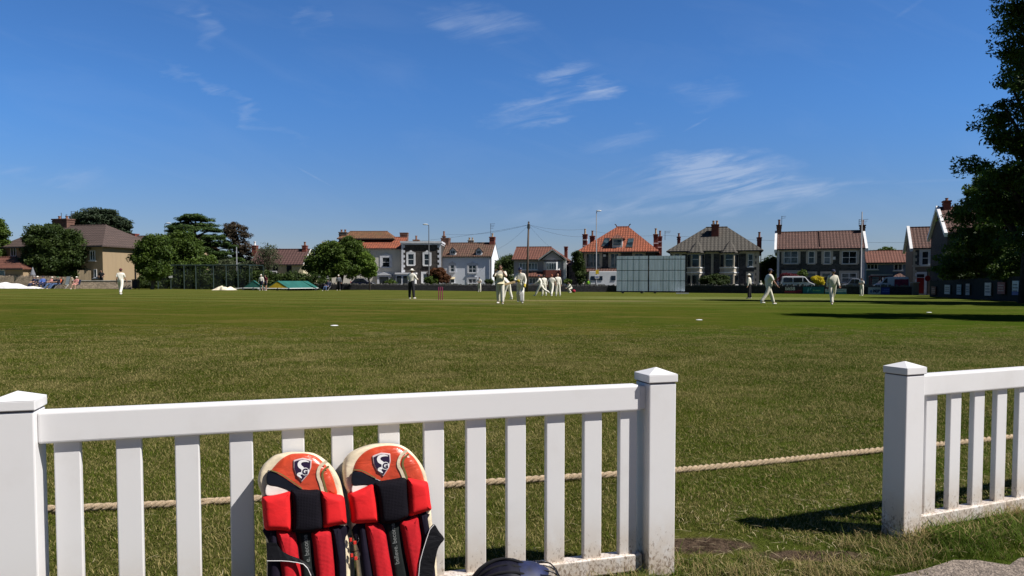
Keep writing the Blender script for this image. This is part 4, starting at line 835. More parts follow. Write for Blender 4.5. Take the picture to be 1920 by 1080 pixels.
mb = MB(); mb.slab([(a - .1, .0, z3), (a + .4, -.9, z3), (b_ - .4, -.9, z3), (b_ + .1, 0, z3)], (0, 0, z2 - z3 - .003)); mb.build('bay_apron', brick('apron_brick', (.30, .055, .035)), bay)
a, z = h.q(988, 518); b_, _ = h.q(1018.5, 518); zt = h.q(1000, 509)[1]; mb = MB(); mb.slab([(a, -1.3, z), (b_, -1.3, z), (b_, 0, zt), (a, 0, zt)], (0, 0, -.14)); mb.build('porch_roof', t_rust, h.root)
h.window(992, 521, 1011, 532, bars=(3, 1), glass=m_gls); mb = MB(); x, z = h.q(1057, 488); mb.box(x, x + .35, -.3, 0, -.3, z); mb.build('white_pier', m_paint, h.root)
h.chimney(1058.5, 464, 1064, 487, 5, .8, b_red, 0)
h = House('low dark outbuilding with pitched roof beside the grey house', 102, 1066, 1084, 497, 7, -9, m_stone, t_rb, 'outbuilding', 'outbuilding', None); h.walls(); h.roof(487.5, None, 1068, .2)
# G red roofed villa
h = House('large dark stone villa with bright orange pyramid roof and two skylights', 101, 1087, 1229, 472, 9.5, -12, m_stone, t_red); h.walls(); h.roof(425.5, 1156.5, 1178.7, .5)
zE = h.zr
for px in (1156.5, 1178.7):
    x = h.q(px, 425.5, h.d / 2)[0]; mb = MB(); mb.tube(crom([(x, h.d / 2, zE), (x + (-.1 if px < 1160 else .1), h.d / 2, zE + .25), (x + (-.28 if px < 1160 else .28), h.d / 2, zE + .38)], 4), [.07] * 9, 5); mb.build('finial', t_rb, h.root)
def onroof(h, px, py):       # point on the front slope
    ov = .5; Y0, Y1 = -ov, h.d / 2; z0, z1 = h.h - .02, h.zr; n = Vector((0, -(z1 - z0), Y1 - Y0)); nw = h.F.X * n.x + h.F.D * n.y + Vector((0, 0, n.z)); p0 = h.F.o + h.F.D * Y0 + Vector((0, 0, z0)); r = ray(px, py); c = Vector((0, 0, CAMH))
    t = (p0 - c).dot(nw) / r.dot(nw); q_ = c + r * t - h.F.o; return Vector((q_.dot(h.F.X), q_.dot(h.F.D), q_.z)), n.normalized()
for pts_ in ([(1127.5, 462.5), (1139.5, 463), (1144, 447), (1134, 447)], [(1173, 464), (1185.5, 464.5), (1189, 447.5), (1178.5, 447.5)]):
    q_ = [onroof(h, *p) for p in pts_]; mb = MB(); mb.slab([p + n * .08 for p, n in q_], tuple(-q_[0][1] * .1)); sk = mb.build('skylight', m_gut, h.root)
    c = sum((p for p, n in q_), Vector()) / 4; mb = MB(); mb.slab([c + (p - c) * .86 + n * .10 for p, n in q_], tuple(-q_[0][1] * .03)); mb.build('pane', glassy('skylight_glass', (.03, .05, .06)), sk)
a, zb = h.q(1148, 461.5, .3); b_, zt = h.q(1167, 447, .3); c, za = h.q(1157.5, 439.5, 1.4); mb = MB(); mb.box(a, b_, .3, 4, zb - .3, zt); dm = mb.build('dormer', m_frame, h.root)
mb = MB(); mb.box(a + .16, b_ - .16, .26, .29, zb + .45, zt - .16); mb.box(a + .16, b_ - .16, .26, .29, zb + .12, zb + .38); mb.build('pane', m_gls2, dm)
mb = MB(); mb.add([(a - .3, .0, zt), (b_ + .3, .0, zt), (b_ + .3, 4.2, zt), (a - .3, 4.2, zt), (c, 1.4, za), (c, 4.2, za)], [(0, 1, 4), (1, 2, 5, 4), (3, 0, 4, 5), (0, 3, 2, 1)]); mb.build('dormer_roof', t_rust, dm)
for a in ((1099.5, 475, 1125, 501), (1145, 475, 1160, 501), (1190, 475, 1206, 501)): h.window(*a, bars=(2, 1), surround=.3, smat=m_bath, frame=m_fram2, glass=m_gls2)
a, z = h.q(1088, 509.5); b_, _ = h.q(1215, 509.5); zt = h.q(1100, 502.5)[1]; mb = MB(); mb.slab([(a, -1.8, z), (b_, -1.8, z), (b_, 0, zt), (a + .8, 0, zt)], (0, 0, -.15)); mb.build('canopy', t_rb, h.root)
mb = MB(); a, _ = h.q(1090, 512); b2, _ = h.q(1114, 512); mb.box(a, b2, -1.5, 0, -.2, z - .2); lw = mb.build('lower_bay', m_cream, h.root)
h.window(1096, 513, 1103, 530, bars=(1, 1), d=-1.5, frame=m_fram2); h.window(1150, 475, 1156, 476, name='vent', sill=0) if False else None
h.chimney(1093, 441, 1101, 461, 3.0, .8, b_red, 1, .75, m_potc, band=[.0, .55]); h.chimney(1106.5, 444, 1115, 455, 6.5, .8, b_red, 1, .75, m_pot)
h.chimney(1225.5, 441, 1233.5, 472, 3.0, .8, b_red, 1, .8, m_potc, band=[.1, .5]); h.chimney(1233.8, 445, 1241, 474, 6.0, .8, b_red, 1, .8, m_pot, band=[.35, .7]); h.aerial(1247, 433, 450, 6.5, .8, 2)
mb = MB(); a, z = h.q(1131, 477); mb.box(a, a + .35, -.14, 0, z - .3, z); mb.build('alarm_box', m_paint, h.root)
# H grey roofed semi
h = House('wide dark stone semi with lichened grey hipped roof and two cream bays', 95, 1256, 1424, 470.5, 10, -16, m_stone, t_grey); h.walls(); h.roof(426.5, 1323.5, 1364, .45)
h.chimney(1334.5, 423, 1347.5, 448, 3.4, 1.4, b_red, 2, .5, m_potc); h.chimney(1270, 446, 1275.5, 457, 6, .7, b_red, 1, .5); h.chimney(1419.6, 447, 1427.5, 471, 5, .8, b_red, 1, .7, m_pot)
for (x0, x1, ax, al) in ((1288.5, 1321, 1308.7, 451.5), (1350, 1385, 1369, 452)):
    a, z = h.q(x0, 473); b_, _ = h.q(x1, 473); mb = MB(); outl = [(a, 0), (a + .55, -.9), (b_ - .55, -.9), (b_, 0)]
    mb.slab([(x, y, -.2) for x, y in outl], (0, 0, z + .2)); bay = mb.build('bay', m_bath, h.root)
    z1, z2 = h.q(x0, 500.5)[1], h.q(x0, 512)[1]
    def pane(p, q_, z0, z1_, bay=bay):
        g = MB()
        p, q_ = Vector((p[0], p[1], 0)), Vector((q_[0], q_[1], 0)); d_ = q_ - p; nn = Vector((d_.y, -d_.x, 0)).normalized() * .035
        a_, b2 = p + d_ * .14, q_ - d_ * .14; g.slab([tuple(a_ + nn + Vector((0, 0, z0))), tuple(b2 + nn + Vector((0, 0, z0))), tuple(b2 + nn + Vector((0, 0, z1_))), tuple(a_ + nn + Vector((0, 0, z1_)))], tuple(-nn * .6)); g.build('pane', m_gls, bay)
    for i in range(3): pane(outl[i], outl[i + 1], z1, z - .35); pane(outl[i], outl[i + 1], .95, z2 - .3)
    mb = MB(); o2 = [(a - .06, 0), (a + .5, -1.0), (b_ - .5, -1.0), (b_ + .06, 0)]
    for zz in (z1 - .18, z2 - .02, .85): mb.slab([(x, y, zz) for x, y in o2], (0, 0, .14))
    mb.build('string_course', m_paint, bay)
    mb = MB()
    for zz in ((z + z1) / 2,): mb.box(a + .7, b_ - .7, -.955, -.93, zz - .03, zz + .03)
    mb.build('meeting_rail', m_frame, bay)
    c, za = h.q(ax, al - 1, 1.1); mb = MB(); E = [(a - .25, .2, z - .02), (a + .4, -1.2, z - .02), (b_ - .4, -1.2, z - .02), (b_ + .25, .2, z - .02)]; top_ = (c, 1.1, za)
    mb.add(E + [top_, (a - .25, .2, z - .14), (a + .4, -1.2, z - .14), (b_ - .4, -1.2, z - .14), (b_ + .25, .2, z - .14)], [(0, 1, 4), (1, 2, 4), (2, 3, 4), (0, 5, 6, 1), (1, 6, 7, 2), (2, 7, 8, 3), (5, 8, 7, 6)]); mb.build('bay_roof', t_grey, bay)
h.window(1402.5, 476, 1412, 500, bars=(1, 2), surround=.24, frame=m_frame, glass=m_gls); h.window(1264, 475, 1275, 500, bars=(1, 2), surround=.24, glass=m_gls2); h.window(1402.5, 513, 1412, 530, bars=(1, 2), surround=.24, glass=m_gls)
mb = MB(); a = h.q(1333.5, 480)[0]; b_ = h.q(1338, 480)[0]; mb.box(a, b_, -.08, 0, -.2, h.h - .16); mb.build('pilaster', m_bath, h.root); h.quoins(h.w, m_bath, side=-1, w_=.6)
mb = MB(); mb.box(0.02, h.w - .02, -.07, 0, h.h - .42, h.h - .17); mb.build('eaves_course', m_bath, h.root); h.pipe(1427, 474, 0, .5)
# I pair of terraced houses
h = House('dark stone terraced pair with long red brown roof and pale window surrounds', 92, 1456, 1622, 466.5, 8, -20, stone('greenish_rubble_stone', (.055, .062, .060), .30, .5, (.09, .09, .085)), t_rb); h.pxm = 1540; zr = h.q(1540, 434, 4)[1]; h.walls(zr); h.roof(434, None, None, .25, .02)
for side, x in ((0, -.02), (1, h.w)):
    mb = MB(); x0, x1 = (x - .3, x - .02) if side == 0 else (x + .02, x + .3); mb.xprism([(-.4, h.h - .1), (4, zr + .22), (8.4, h.h - .1), (8.4, h.h - .5), (4, zr - .2), (-.4, h.h - .5)], x0, x1); mb.build('verge', m_paint, h.root)
for a, bb in (((1470, 471, 1496, 494), (2, 1)), ((1516, 471, 1527, 494), (1, 1)), ((1545, 471, 1557, 494.5), (1, 1)), ((1579, 471, 1606, 494.5), (2, 1)), ((1470, 511, 1496, 530), (2, 1)), ((1578, 512, 1606, 530), (2, 1))):
    wd_ = h.window(*a, bars=(bb[0], 2), surround=.28, smat=m_fram2, frame=m_frame, glass=random.choice([m_gls, m_gls2]))
for a in ((1514, 513, 1528), (1542, 513, 1556)): h.door(*a, smat=m_fram2, surround=.25)
h.chimney(1456.5, 424, 1465, 441, 4, 1.1, b_brn, 1, .7, m_pot); h.chimney(1612.5, 424, 1621.5, 442, 4, 1.1, b_brn, 1, .6, m_pot); h.aerial(1466, 405, 424, 4.2, .5, 2); h.aerial(1611, 411, 424, 4.2, 1.0, 3)
mb = MB(); a, z = h.q(1561.5, 481.5); mb.box(a, a + .3, -.14, 0, z - .35, z); mb.build('alarm_box', m_paint, h.root)
mb = MB(); mb.box(.02, .28, -.05, 0, -.2, h.h - .17); mb.box(h.w - .34, h.w - .04, -.05, 0, -.2, h.h - .17); mb.build('corner_strip', m_quoin, h.root)
mb = MB(); mb.box(.3, h.w - .36, -.06, 0, h.h - .36, h.h - .17); mb.build('eaves_course', m_fram2, h.root)
mb = MB(); mb.tube([(h.w * .5, .1, zr - 2.0), (h.w * .5, 3.9, zr + .06)], .05, 5); mb.build('party_line', t_rb, h.root)
# J blue house
h = House('blue clad house with plain rust brown roof set back between stone houses', 100, 1624, 1702, 492, 8, -22, m_blue, t_rust); h.pxm = 1660; zr = h.q(1660, 470, 4)[1]; h.walls(zr); h.roof(470, None, None, .3, .1)
for a in ((1625.5, 493.5, 1646, 505), (1676, 494, 1692, 507)): h.window(*a, bars=(3, 1) if a[0] < 1650 else (2, 1), glass=m_gls)
mb = MB(); mb.box(0, h.w, -.06, 0, h.h - .32, h.h - .17); mb.build('fascia', m_fasc, h.root)
a, z = h.q(1668, 522); b_, _ = h.q(1700, 522); zt = h.q(1670, 512)[1]; mb = MB(); mb.add([(a, -2, z), (b_, -2, z), (b_, 0, z), (a, 0, z), (a + 1, -.1, zt), (a + 1.2, -.1, zt)], [(0, 1, 5, 4), (1, 2, 5), (2, 3, 4, 5), (3, 0, 4)]); mb.build('porch_roof', t_rb, h.root)
# K red door house
h = House('narrow stone and brown rendered house with a bright red front door', 88, 1710, 1762, 464.5, 7, -22, m_brown, t_rb); h.pxm = 1732; zr = h.q(1732, 426, 3.5)[1]; h.walls(zr); h.roof(426, None, None, .2, .02)
mb = MB(); mb.xprism([(-.4, h.h - .1), (3.5, zr + .2), (7.4, h.h - .1), (7.4, h.h - .45), (3.5, zr - .2), (-.4, h.h - .45)], -.34, -.03); mb.build('verge', m_paint, h.root)
a, z = h.q(1712, 469); b_, z2 = h.q(1757, 497); mb = MB(); mb.box(a, b_, -.05, .0, z2, z); mb.build('upper_stone_panel', m_stone, h.root); mb = MB(); mb.box(a - .05, b_ + .05, -.10, 0, z2 - .2, z2 - .003); mb.box(a - .05, b_ + .05, -.10, 0, z + .003, h.h - .17); mb.build('string_course', m_fram2, h.root)
h.window(1728.5, 471, 1741, 497, bars=(1, 2), d=-.05, surround=.26, smat=m_quoin, glass=m_gls); h.door(1719, 514, 1733, m_door, .26, m_quoin); h.quoins(.05, m_bath, d=-.06, side=1, w_=.4)
h.window(1753.5, 512, 1758, 530, bars=(1, 1), surround=.1, smat=m_quoin)
# L tall end house
h = House('tall stone house with red roof and brick chimney half hidden by trees', 76, 1774, 1880, 435, 9, -20, m_stone2, t_rb); h.pxm = 1820; zr = h.q(1820, 387.5, 4.5)[1]; h.walls(zr); h.roof(387.5, None, None, .2, .02)
mb = MB(); mb.xprism([(-.4, h.h - .1), (4.5, zr + .2), (9.4, h.h - .1), (9.4, h.h - .5), (4.5, zr - .25), (-.4, h.h - .5)], -.34, -.03); mb.build('verge', m_paint, h.root)
h.chimney(1768.5, 379, 1781, 398, 4.5, 1.0, b_red, 1, .3); h.window(1796, 452, 1811, 465, bars=(2, 1), surround=.3, glass=m_gls2); h.window(1796, 500, 1811, 520, bars=(2, 1), surround=.3)
# ---------------------------------------------------------------- walls and fences round the ground
def wall_line(name, label, cat, pts, thick, mat_, jag=0, jm=None, coping=None, group=None):
    """pts: (px, Y, top py)"""
    rt = thing(name, label, cat, (P(pts[0][0], 530, pts[0][1]).x, pts[0][1], 0), 0, group); o = rt.location; mb = MB(); J = MB(); rr = random.Random(4)
    W = []
    for px, Y, ty in pts:
        p = P(px, ty, Y); W.append((p.x - o.x, p.y - o.y, p.z, G(p.x, p.y) - .3))
    for a, b_ in zip(W, W[1:]):
        d = Vector((b_[0] - a[0], b_[1] - a[1], 0)); L_ = d.length; d.normalize(); n = Vector((-d.y, d.x, 0)) * thick
        mb.add([(a[0], a[1], a[3]), (b_[0], b_[1], b_[3]), (b_[0], b_[1], b_[2]), (a[0], a[1], a[2]), (a[0] + n.x, a[1] + n.y, a[3]), (b_[0] + n.x, b_[1] + n.y, b_[3]), (b_[0] + n.x, b_[1] + n.y, b_[2]), (a[0] + n.x, a[1] + n.y, a[2])],
               [(0, 1, 2, 3), (5, 4, 7, 6), (3, 2, 6, 7), (4, 0, 3, 7), (1, 5, 6, 2)])
        s = 0.0
        while jag and s < L_:
            w_ = rr.uniform(.10, .28); hh = rr.uniform(.25, 1) * jag; t = s / L_; c = Vector((a[0], a[1], 0)) + d * s + n * .5; z = a[2] + (b_[2] - a[2]) * t
            J.obox((c.x, c.y, z + hh / 2 - .03), d * w_ * .46, Vector(n) * .5 * rr.uniform(.7, 1), (rr.uniform(-.02, .02), 0, hh / 2 + .03)); s += w_
        if coping: c = (Vector((a[0] + b_[0], a[1] + b_[1], 0)) / 2 + n * .5); J.obox((c.x, c.y, (a[2] + b_[2]) / 2 + .045), d * L_ / 2 - d * .004, Vector(n) * .62, ((0), 0, .04))
    mb.build('masonry', mat_, rt)
    if J.v: J.build('coping', jm or mat_, rt)
    return rt
w_rub = stone('pale_rubble', (.36, .285, .21), .17, .35, (.16, .13, .10), 1.7); w_drk = stone('dark_boundary_stone', (.026, .026, .031), .20, .5, (.016, .016, .018), 2.0); w_cop = stone('grey_coping_stones', (.13, .125, .12), .2, .3)  # left walls: pale brown is the base colour of the stone itself
wall_line('stone_wall', 'pale brown rubble stone wall behind the seated spectators', 'wall', [(-160, 78, 518), (60, 78, 519), (135, 78.5, 522)], .45, w_rub, .16)
wall_line('stone_wall', 'lower grey stone wall with flat pale coping behind the walking fielder', 'wall', [(136, 78.5, 527), (246, 80, 527)], .45, w_rub, 0, m_cop, coping=True)
wall_line('stone_wall', 'long dark stone wall with jagged coping beyond the pitch', 'wall', [(566, 97, 534), (830, 95.8, 535), (1140, 94.5, 536.5), (1290, 90, 536.5), (1440, 85.5, 536.5), (1712, 79.5, 538)], .4, w_drk, .28, w_cop)
mb = MB(); p = P(1713, 530, 79.3); g = G(p.x, p.y); gp = thing('gate_pillar', 'square stone gate pillar at the right end of the dark wall', 'pillar', (p.x, p.y, g)); mb.box(-.05, .55, -.05, .55, -.2, 1.25); mb.build('shaft', m_brown, gp); mb = MB(); mb.box(-.12, .62, -.12, .62, 1.252, 1.36); mb.build('cap', m_cop, gp)
m_panel = M('grey_weathered_boards', (.105, .115, .135), .9, .25, 1, aniso=(9, 9, .3)); m_wood = M('bare_timber', (.36, .28, .18), .9, .2, 1, aniso=(12, 12, .4)); m_tarr = M('tarred_boards', (.014, .016, .015), .95, .4, 1, aniso=(9, 9, .4))
def board_fence(name, label, pts, top, mat_, bw=.15, cat='fence'):
    a, b_ = [Vector((P(px, 530, Y).x, Y, 0)) for px, Y in pts]; d = b_ - a; L_ = d.length; d.normalize(); n = Vector((-d.y, d.x, 0)); f = Frame(pts[0][0], pts[0][1], 0); rt = thing(name, label, cat, (a.x, a.y, G(a.x, a.y))); mb = MB(); s = 0; rr = random.Random(3)
    za = P(pts[0][0], top[0], pts[0][1]).z - G(a.x, a.y); zb = P(pts[1][0], top[1], pts[1][1]).z - G(a.x, a.y)
    while s < L_ - bw: 
        z = za + (zb - za) * s / L_ + rr.uniform(-.02, .02); c = d * (s + bw / 2); mb.obox((c.x, c.y, (z - .3) / 2), d * bw * .47, n * .012, (0, 0, (z + .3) / 2)); s += bw
    mb.build('boards', mat_, rt); mb = MB(); s = 0
    while s <= L_: z = za + (zb - za) * s / L_; c = d * s + n * .07; mb.obox((c.x, c.y, z / 2), d * .05, n * .05, (0, 0, z / 2 + .06)); s += 2.4
    mb.build('posts', mat_, rt); return rt
board_fence('board_fence', 'grey weathered board fence in front of the red roofed garage', [(-40, 79.6), (61, 79.6)], (502.5, 503.5), m_panel)
board_fence('board_fence', 'short bare timber fence beside the tan house', [(146, 80.5), (172, 80.7)], (506.5, 507), m_wood)
board_fence('board_fence', 'black tarred board fence under the trees at right', [(1744, 67.2), (2150, 31)], (527, 505), m_tarr, .18)
# ---------------------------------------------------------------- trees and bushes
L_deep = leafmat('deep_green_leaves', (.018, .038, .008), (.062, .092, .018)); L_mid = leafmat('mid_green_leaves', (.032, .062, .009), (.095, .145, .020)); L_lime = leafmat('lime_leaves', (.075, .13, .018), (.16, .24, .035))
L_ced = leafmat('cedar_needles', (.022, .050, .014), (.075, .12, .028), .15); L_pine = leafmat('pine_needles', (.018, .034, .018), (.045, .065, .030), .1); L_cop = leafmat('copper_leaves', (.030, .026, .016), (.085, .060, .035)); L_dull = leafmat('dusty_green_leaves', (.045, .060, .028), (.11, .13, .065))
L_big = leafmat('sycamore_leaves', (.018, .040, .009), (.085, .14, .022), .42); L_yel = leafmat('yellow_flowers', (.38, .30, .01), (.70, .58, .03)); L_red = leafmat('maroon_leaves', (.055, .008, .012), (.16, .020, .03)); L_rust = leafmat('rust_leaves', (.07, .030, .012), (.17, .07, .030))
bark = M('grey_brown_bark', (.11, .085, .06), .95, .4, 4, bump=.8, bscale=12, aniso=(3, 3, .5)); bark_d = M('dark_bark', (.035, .028, .022), .95, .4, 4, bump=.8, bscale=12)
def leaf_mesh(name, mat_, blobs, parent, seed, nclump, nleaf, cr, size, flat=1.0, clumpflat=.7, inner=.55, up=.4):
    """blobs: (x,y,z,rx,ry,rz); many small leaf faces gathered in clumps through the crown"""
    rng = np.random.default_rng(seed); B_ = np.array(blobs, float); vol = B_[:, 3] * B_[:, 5] * B_[:, 4] ** .5; vol = vol ** .75; pr = vol / vol.sum()
    k = rng.choice(len(B_), nclump, p=pr); d = rng.normal(size=(nclump, 3)); d /= np.linalg.norm(d, axis=1)[:, None]; r = rng.uniform(inner, 1.0, nclump) ** .7
    C_ = B_[k, :3] + d * r[:, None] * B_[k, 3:6]; crs = cr * rng.uniform(.55, 1.35, nclump); ct = rng.random(nclump)
    N = nclump * nleaf; ci = np.repeat(np.arange(nclump), nleaf)
    e = rng.normal(size=(N, 3)); e /= np.linalg.norm(e, axis=1)[:, None]; rad = rng.uniform(.25, 1, N) ** .6; e *= rad[:, None]; e[:, 2] *= clumpflat
    P_ = C_[ci] + e * crs[ci][:, None]
    nrm = rng.normal(size=(N, 3)); nrm[:, 2] += up * 2; nrm += e * 1.0; nrm /= np.linalg.norm(nrm, axis=1)[:, None]
    t = rng.normal(size=(N, 3)); a = np.cross(nrm, t); a /= np.linalg.norm(a, axis=1)[:, None]; b = np.cross(nrm, a)
    s = (size * rng.uniform(.6, 1.35, N))[:, None]
    V_ = np.stack([P_ - a * s, P_ - b * s * .42 + nrm * s * .12, P_ + a * s, P_ + b * s * .42 + nrm * s * .12], 1).reshape(-1, 3)
    me = bpy.data.meshes.new(name); me.vertices.add(4 * N); me.vertices.foreach_set('co', V_.ravel()); me.loops.add(4 * N); me.loops.foreach_set('vertex_index', np.arange(4 * N, dtype=np.int32))
    me.polygons.add(N); me.polygons.foreach_set('loop_start', np.arange(0, 4 * N, 4, dtype=np.int32)); me.update(calc_edges=True); me.validate()
    at = me.attributes.new('tint', 'FLOAT', 'POINT'); tv = np.clip(.6 * ct[ci] + .4 * rng.random(N), 0, 1); at.data.foreach_set('value', np.repeat(tv, 4).astype(np.float32))
    me.materials.append(mat_); o = bpy.data.objects.new(name, me); COL.objects.link(o); o.parent = parent; return o, C_
def tree(label, Y, trunk_px, blobs_px, mat_, n=(200, 60), cr=.8, size=.2, th=.3, flat=.7, seed=1, name='tree', cat='tree', group=None, bk=None, limbs=10, ry=.8, inner=.5, up=.4, cname='crown', lean=0):
    """blobs_px: (px,py,rx px,ry px) ellipses seen at depth Y"""
    p = P(trunk_px, 530, Y); g = G(p.x, p.y); rt = thing(name, label, cat, (p.x, p.y, g), 0, group); k = Y / FPX; bl_ = []
    r0_ = random.Random(seed * 7 + 1); ex = []
    if len(blobs_px) > 2 and cat == 'tree' and n[1] > 30:
        for (cx, cy, rx, rz, *dy) in blobs_px:
            for j in range(3): a_ = r0_.uniform(-.3, math.pi + .3); ex.append((cx + math.cos(a_) * rx * .92, cy - math.sin(a_) * rz * .92, rx * r0_.uniform(.16, .32), rz * r0_.uniform(.14, .3), r0_.uniform(-1, 1)))
    for (cx, cy, rx, rz, *dy) in list(blobs_px) + ex:
        q_ = P(cx, cy, Y); bl_.append((q_.x - p.x, (dy[0] if dy else 0), q_.z - g, rx * k, rx * k * ry, rz * k))
    fk = 1.0 if n[1] < 30 else 1.75
    o, C_ = leaf_mesh(cname, mat_, bl_, rt, seed, int(n[0] * 1.15), int(n[1] * fk), cr * .92, size * (1 if fk == 1 else .72), 1, flat, inner, up)
    B_ = np.array(bl_); top_ = (B_[:, 2]).max(); rr = random.Random(seed); mb = MB(); c0 = B_[B_[:, 2].argmax()]
    tp = [(0, 0, -.2)] + [(c0[0] * t + rr.uniform(-.15, .15) * (0 < t < 1), c0[1] * t, top_ * t) for t in (.2, .45, .7, .95)]
    mb.tube(crom(tp, 3), [th * (1.25 - .95 * i / 12) for i in range(13)], 8)
    for i in range(limbs):
        c = C_[rr.randrange(len(C_))]; t0 = rr.uniform(.25, .75); z0 = min(top_ * t0, max(.6, c[2] * .75)); s = Vector((c0[0] * z0 / top_, c0[1] * z0 / top_, z0)); e_ = Vector(tuple(c)); m_ = (s + e_) / 2 + Vector((0, 0, rr.uniform(-.1, .4)))
        mb.tube(crom([s, m_, e_], 3), [th * .42 * (1 - .8 * j / 6) for j in range(7)], 5)
    mb.build('trunk', bk or bark_d, rt, smooth=True); return rt
tree('leafy tree cut off by the left edge of the picture', 84, -12, [(-20, 470, 30, 45), (-5, 450, 20, 30), (0, 490, 16, 20), (-10, 430, 14, 18)], L_mid, (130, 70), .7, .20, .25, seed=11)
tree('broad round dark green tree in front of the tan house', 81, 102, [(105, 475, 50, 40), (85, 460, 38, 34), (130, 468, 34, 34), (110, 495, 55, 26), (100, 445, 34, 20), (70, 490, 26, 24)], L_deep, (520, 80), .75, .19, .35, seed=12, inner=.35)
tree('dark flat topped pine rising behind the tan house roof', 120, 190, [(190, 418, 46, 20), (160, 414, 24, 12), (218, 430, 26, 24), (185, 402, 30, 9), (225, 447, 18, 12)], L_pine, (330, 70), .9, .26, .4, flat=.5, seed=13, up=.8, limbs=16)
tree('slender mid green tree left of the practice nets', 77.5, 285, [(282, 475, 24, 30), (272, 490, 20, 24), (298, 468, 20, 26), (290, 505, 26, 16)], L_mid, (220, 70), .65, .19, .16, seed=14, bk=bark)
tree('bushy mid green tree merging with the cedar behind the nets', 88, 335, [(330, 475, 36, 36), (350, 460, 24, 26), (320, 500, 34, 24), (360, 495, 32, 28)], L_mid, (340, 70), .8, .2, .25, seed=15, inner=.35)
# cedar with flat layered boughs
p = P(382, 530, 100); cg = G(p.x, p.y); rt = thing('cedar_tree', 'large spreading cedar with flat layered boughs', 'tree', (p.x, p.y, cg)); k = 100 / FPX; bl_ = []; rr = random.Random(5)
tiers = [(362, 407, 22), (345, 411, 20), (375, 412, 22), (352, 420, 34), (383, 421, 22), (325, 421, 20), (365, 430, 36), (400, 431, 20), (318, 432, 22), (345, 441, 30), (385, 443, 32), (415, 447, 24), (360, 455, 34), (402, 458, 34), (430, 463, 18), (330, 452, 22), (378, 468, 40), (420, 475, 30), (345, 470, 24), (392, 484, 42), (432, 488, 22), (360, 492, 30), (410, 500, 42), (440, 505, 20), (375, 510, 36)]
for i, (cx, cy, rx) in enumerate(tiers): q_ = P(cx, cy, 100); bl_.append((q_.x - p.x, rr.uniform(-2.4, 1.8), q_.z - cg, rx * k, rx * k * .8, .40))
o, C_ = leaf_mesh('crown', L_ced, bl_, rt, 21, 1100, 80, .55, .12, 1, .28, .1, 1.2)
mb = MB(); mb.tube([(0, 0, -.2), (-.3, 0, 3), (-.8, 0, 6), (-1.4, 0, 8.6)], [.6, .45, .3, .12], 9)
for b_ in bl_: mb.tube(crom([(-.1 * b_[2], 0, max(.5, b_[2] - .9)), ((b_[0] - .1 * b_[2]) / 2, b_[1] / 2, b_[2] - .4), (b_[0], b_[1], b_[2] - .15)], 3), [.16, .14, .12, .1, .08, .06, .04], 5)
mb.build('trunk', bark_d, rt, smooth=True)
tree('thin copper leaved tree to the right of the cedar', 104, 440, [(440, 432, 22, 13), (452, 445, 20, 10), (432, 445, 14, 16), (445, 462, 22, 12), (462, 478, 16, 14), (452, 495, 18, 18)], L_cop, (150, 40), .65, .2, .28, seed=16, limbs=18, flat=.45)
tree('sparse twiggy young tree in front of the cream cottage', 92, 499, [(499, 478, 24, 24), (505, 470, 18, 16), (490, 495, 20, 14), (515, 490, 16, 16)], L_dull, (170, 12), .55, .11, .10, seed=17, limbs=34, bk=bark, inner=.1)
tree('olive green small tree beside the practice nets', 92, 440, [(425, 505, 22, 16), (450, 510, 22, 14), (470, 505, 12, 12)], L_dull, (150, 50), .6, .17, .14, seed=18)
tree('wide spreading green tree before the stucco villa', 93, 634, [(640, 480, 42, 26), (610, 490, 30, 24), (600, 503, 26, 14), (655, 468, 26, 20), (640, 503, 58, 16), (668, 492, 26, 22), (620, 475, 22, 18)], L_mid, (520, 75), .75, .20, .30, seed=19, inner=.3, bk=bark_d)
tree('small bright lime green tree at the edge of the spreading tree', 92, 693, [(688, 497, 15, 18), (694, 508, 12, 12), (682, 488, 10, 10)], L_lime, (110, 70), .5, .17, .09, seed=20)
tree('dark green tree between white cottage and grey house', 112, 948, [(948, 500, 16, 16), (938, 510, 14, 18), (955, 492, 12, 10)], L_deep, (130, 60), .75, .22, .2, seed=22)
tree('tall ivy clad tree against the orange roofed villa', 97.5, 1086, [(1083, 490, 7, 16), (1087, 502, 7, 16), (1081, 481, 5, 8), (1089, 516, 6, 12)], L_deep, (120, 60), .5, .17, .15, seed=23)
tree('green tree in the gap between stone villa and terraced pair', 100, 1440, [(1440, 505, 15, 16), (1448, 495, 10, 14), (1432, 512, 10, 14)], L_mid, (110, 60), .7, .2, .15, seed=24)
tree('distant green treetop showing over the blue house roof', 130, 1661, [(1661, 474, 18, 9), (1655, 480, 20, 12), (1668, 482, 16, 10)], L_mid, (70, 60), .8, .25, .2, seed=25)
tree('rounded green treetop over the roofs near the tall house', 120, 1052, [(1050, 520, 12, 10)], L_mid, (40, 50), .6, .2, .1, seed=27)
def bush(label, Y, px, blobs, mat_, n=(60, 60), cr=.4, size=.14, seed=1, name='bush'): 
    return tree(label, Y, px, blobs, mat_, n, cr, size, .05, seed=seed, name=name, cat='bush', limbs=5, inner=.2, cname='foliage')
bush('rust red shrub before the dark stone house', 98.5, 823, [(822, 513, 13, 12), (832, 522, 10, 10), (812, 512, 8, 8)], L_rust, (90, 60), .45, .15, 31)
bush('bright green shrub under the rust red shrub', 98, 812, [(812, 525, 11, 8), (803, 528, 8, 6)], L_mid, (60, 60), .4, .14, 32)
bush('small green garden bush by the villa doorway', 99, 732, [(732, 530, 10, 5)], L_mid, (30, 60), .35, .14, 33); bush('clipped dark hedge in front of the grey roofed semi', 90, 1340, [(1330, 524, 16, 9), (1350, 523, 16, 8), (1340, 529, 26, 7)], L_deep, (150, 80), .35, .13, 34, 'hedge')
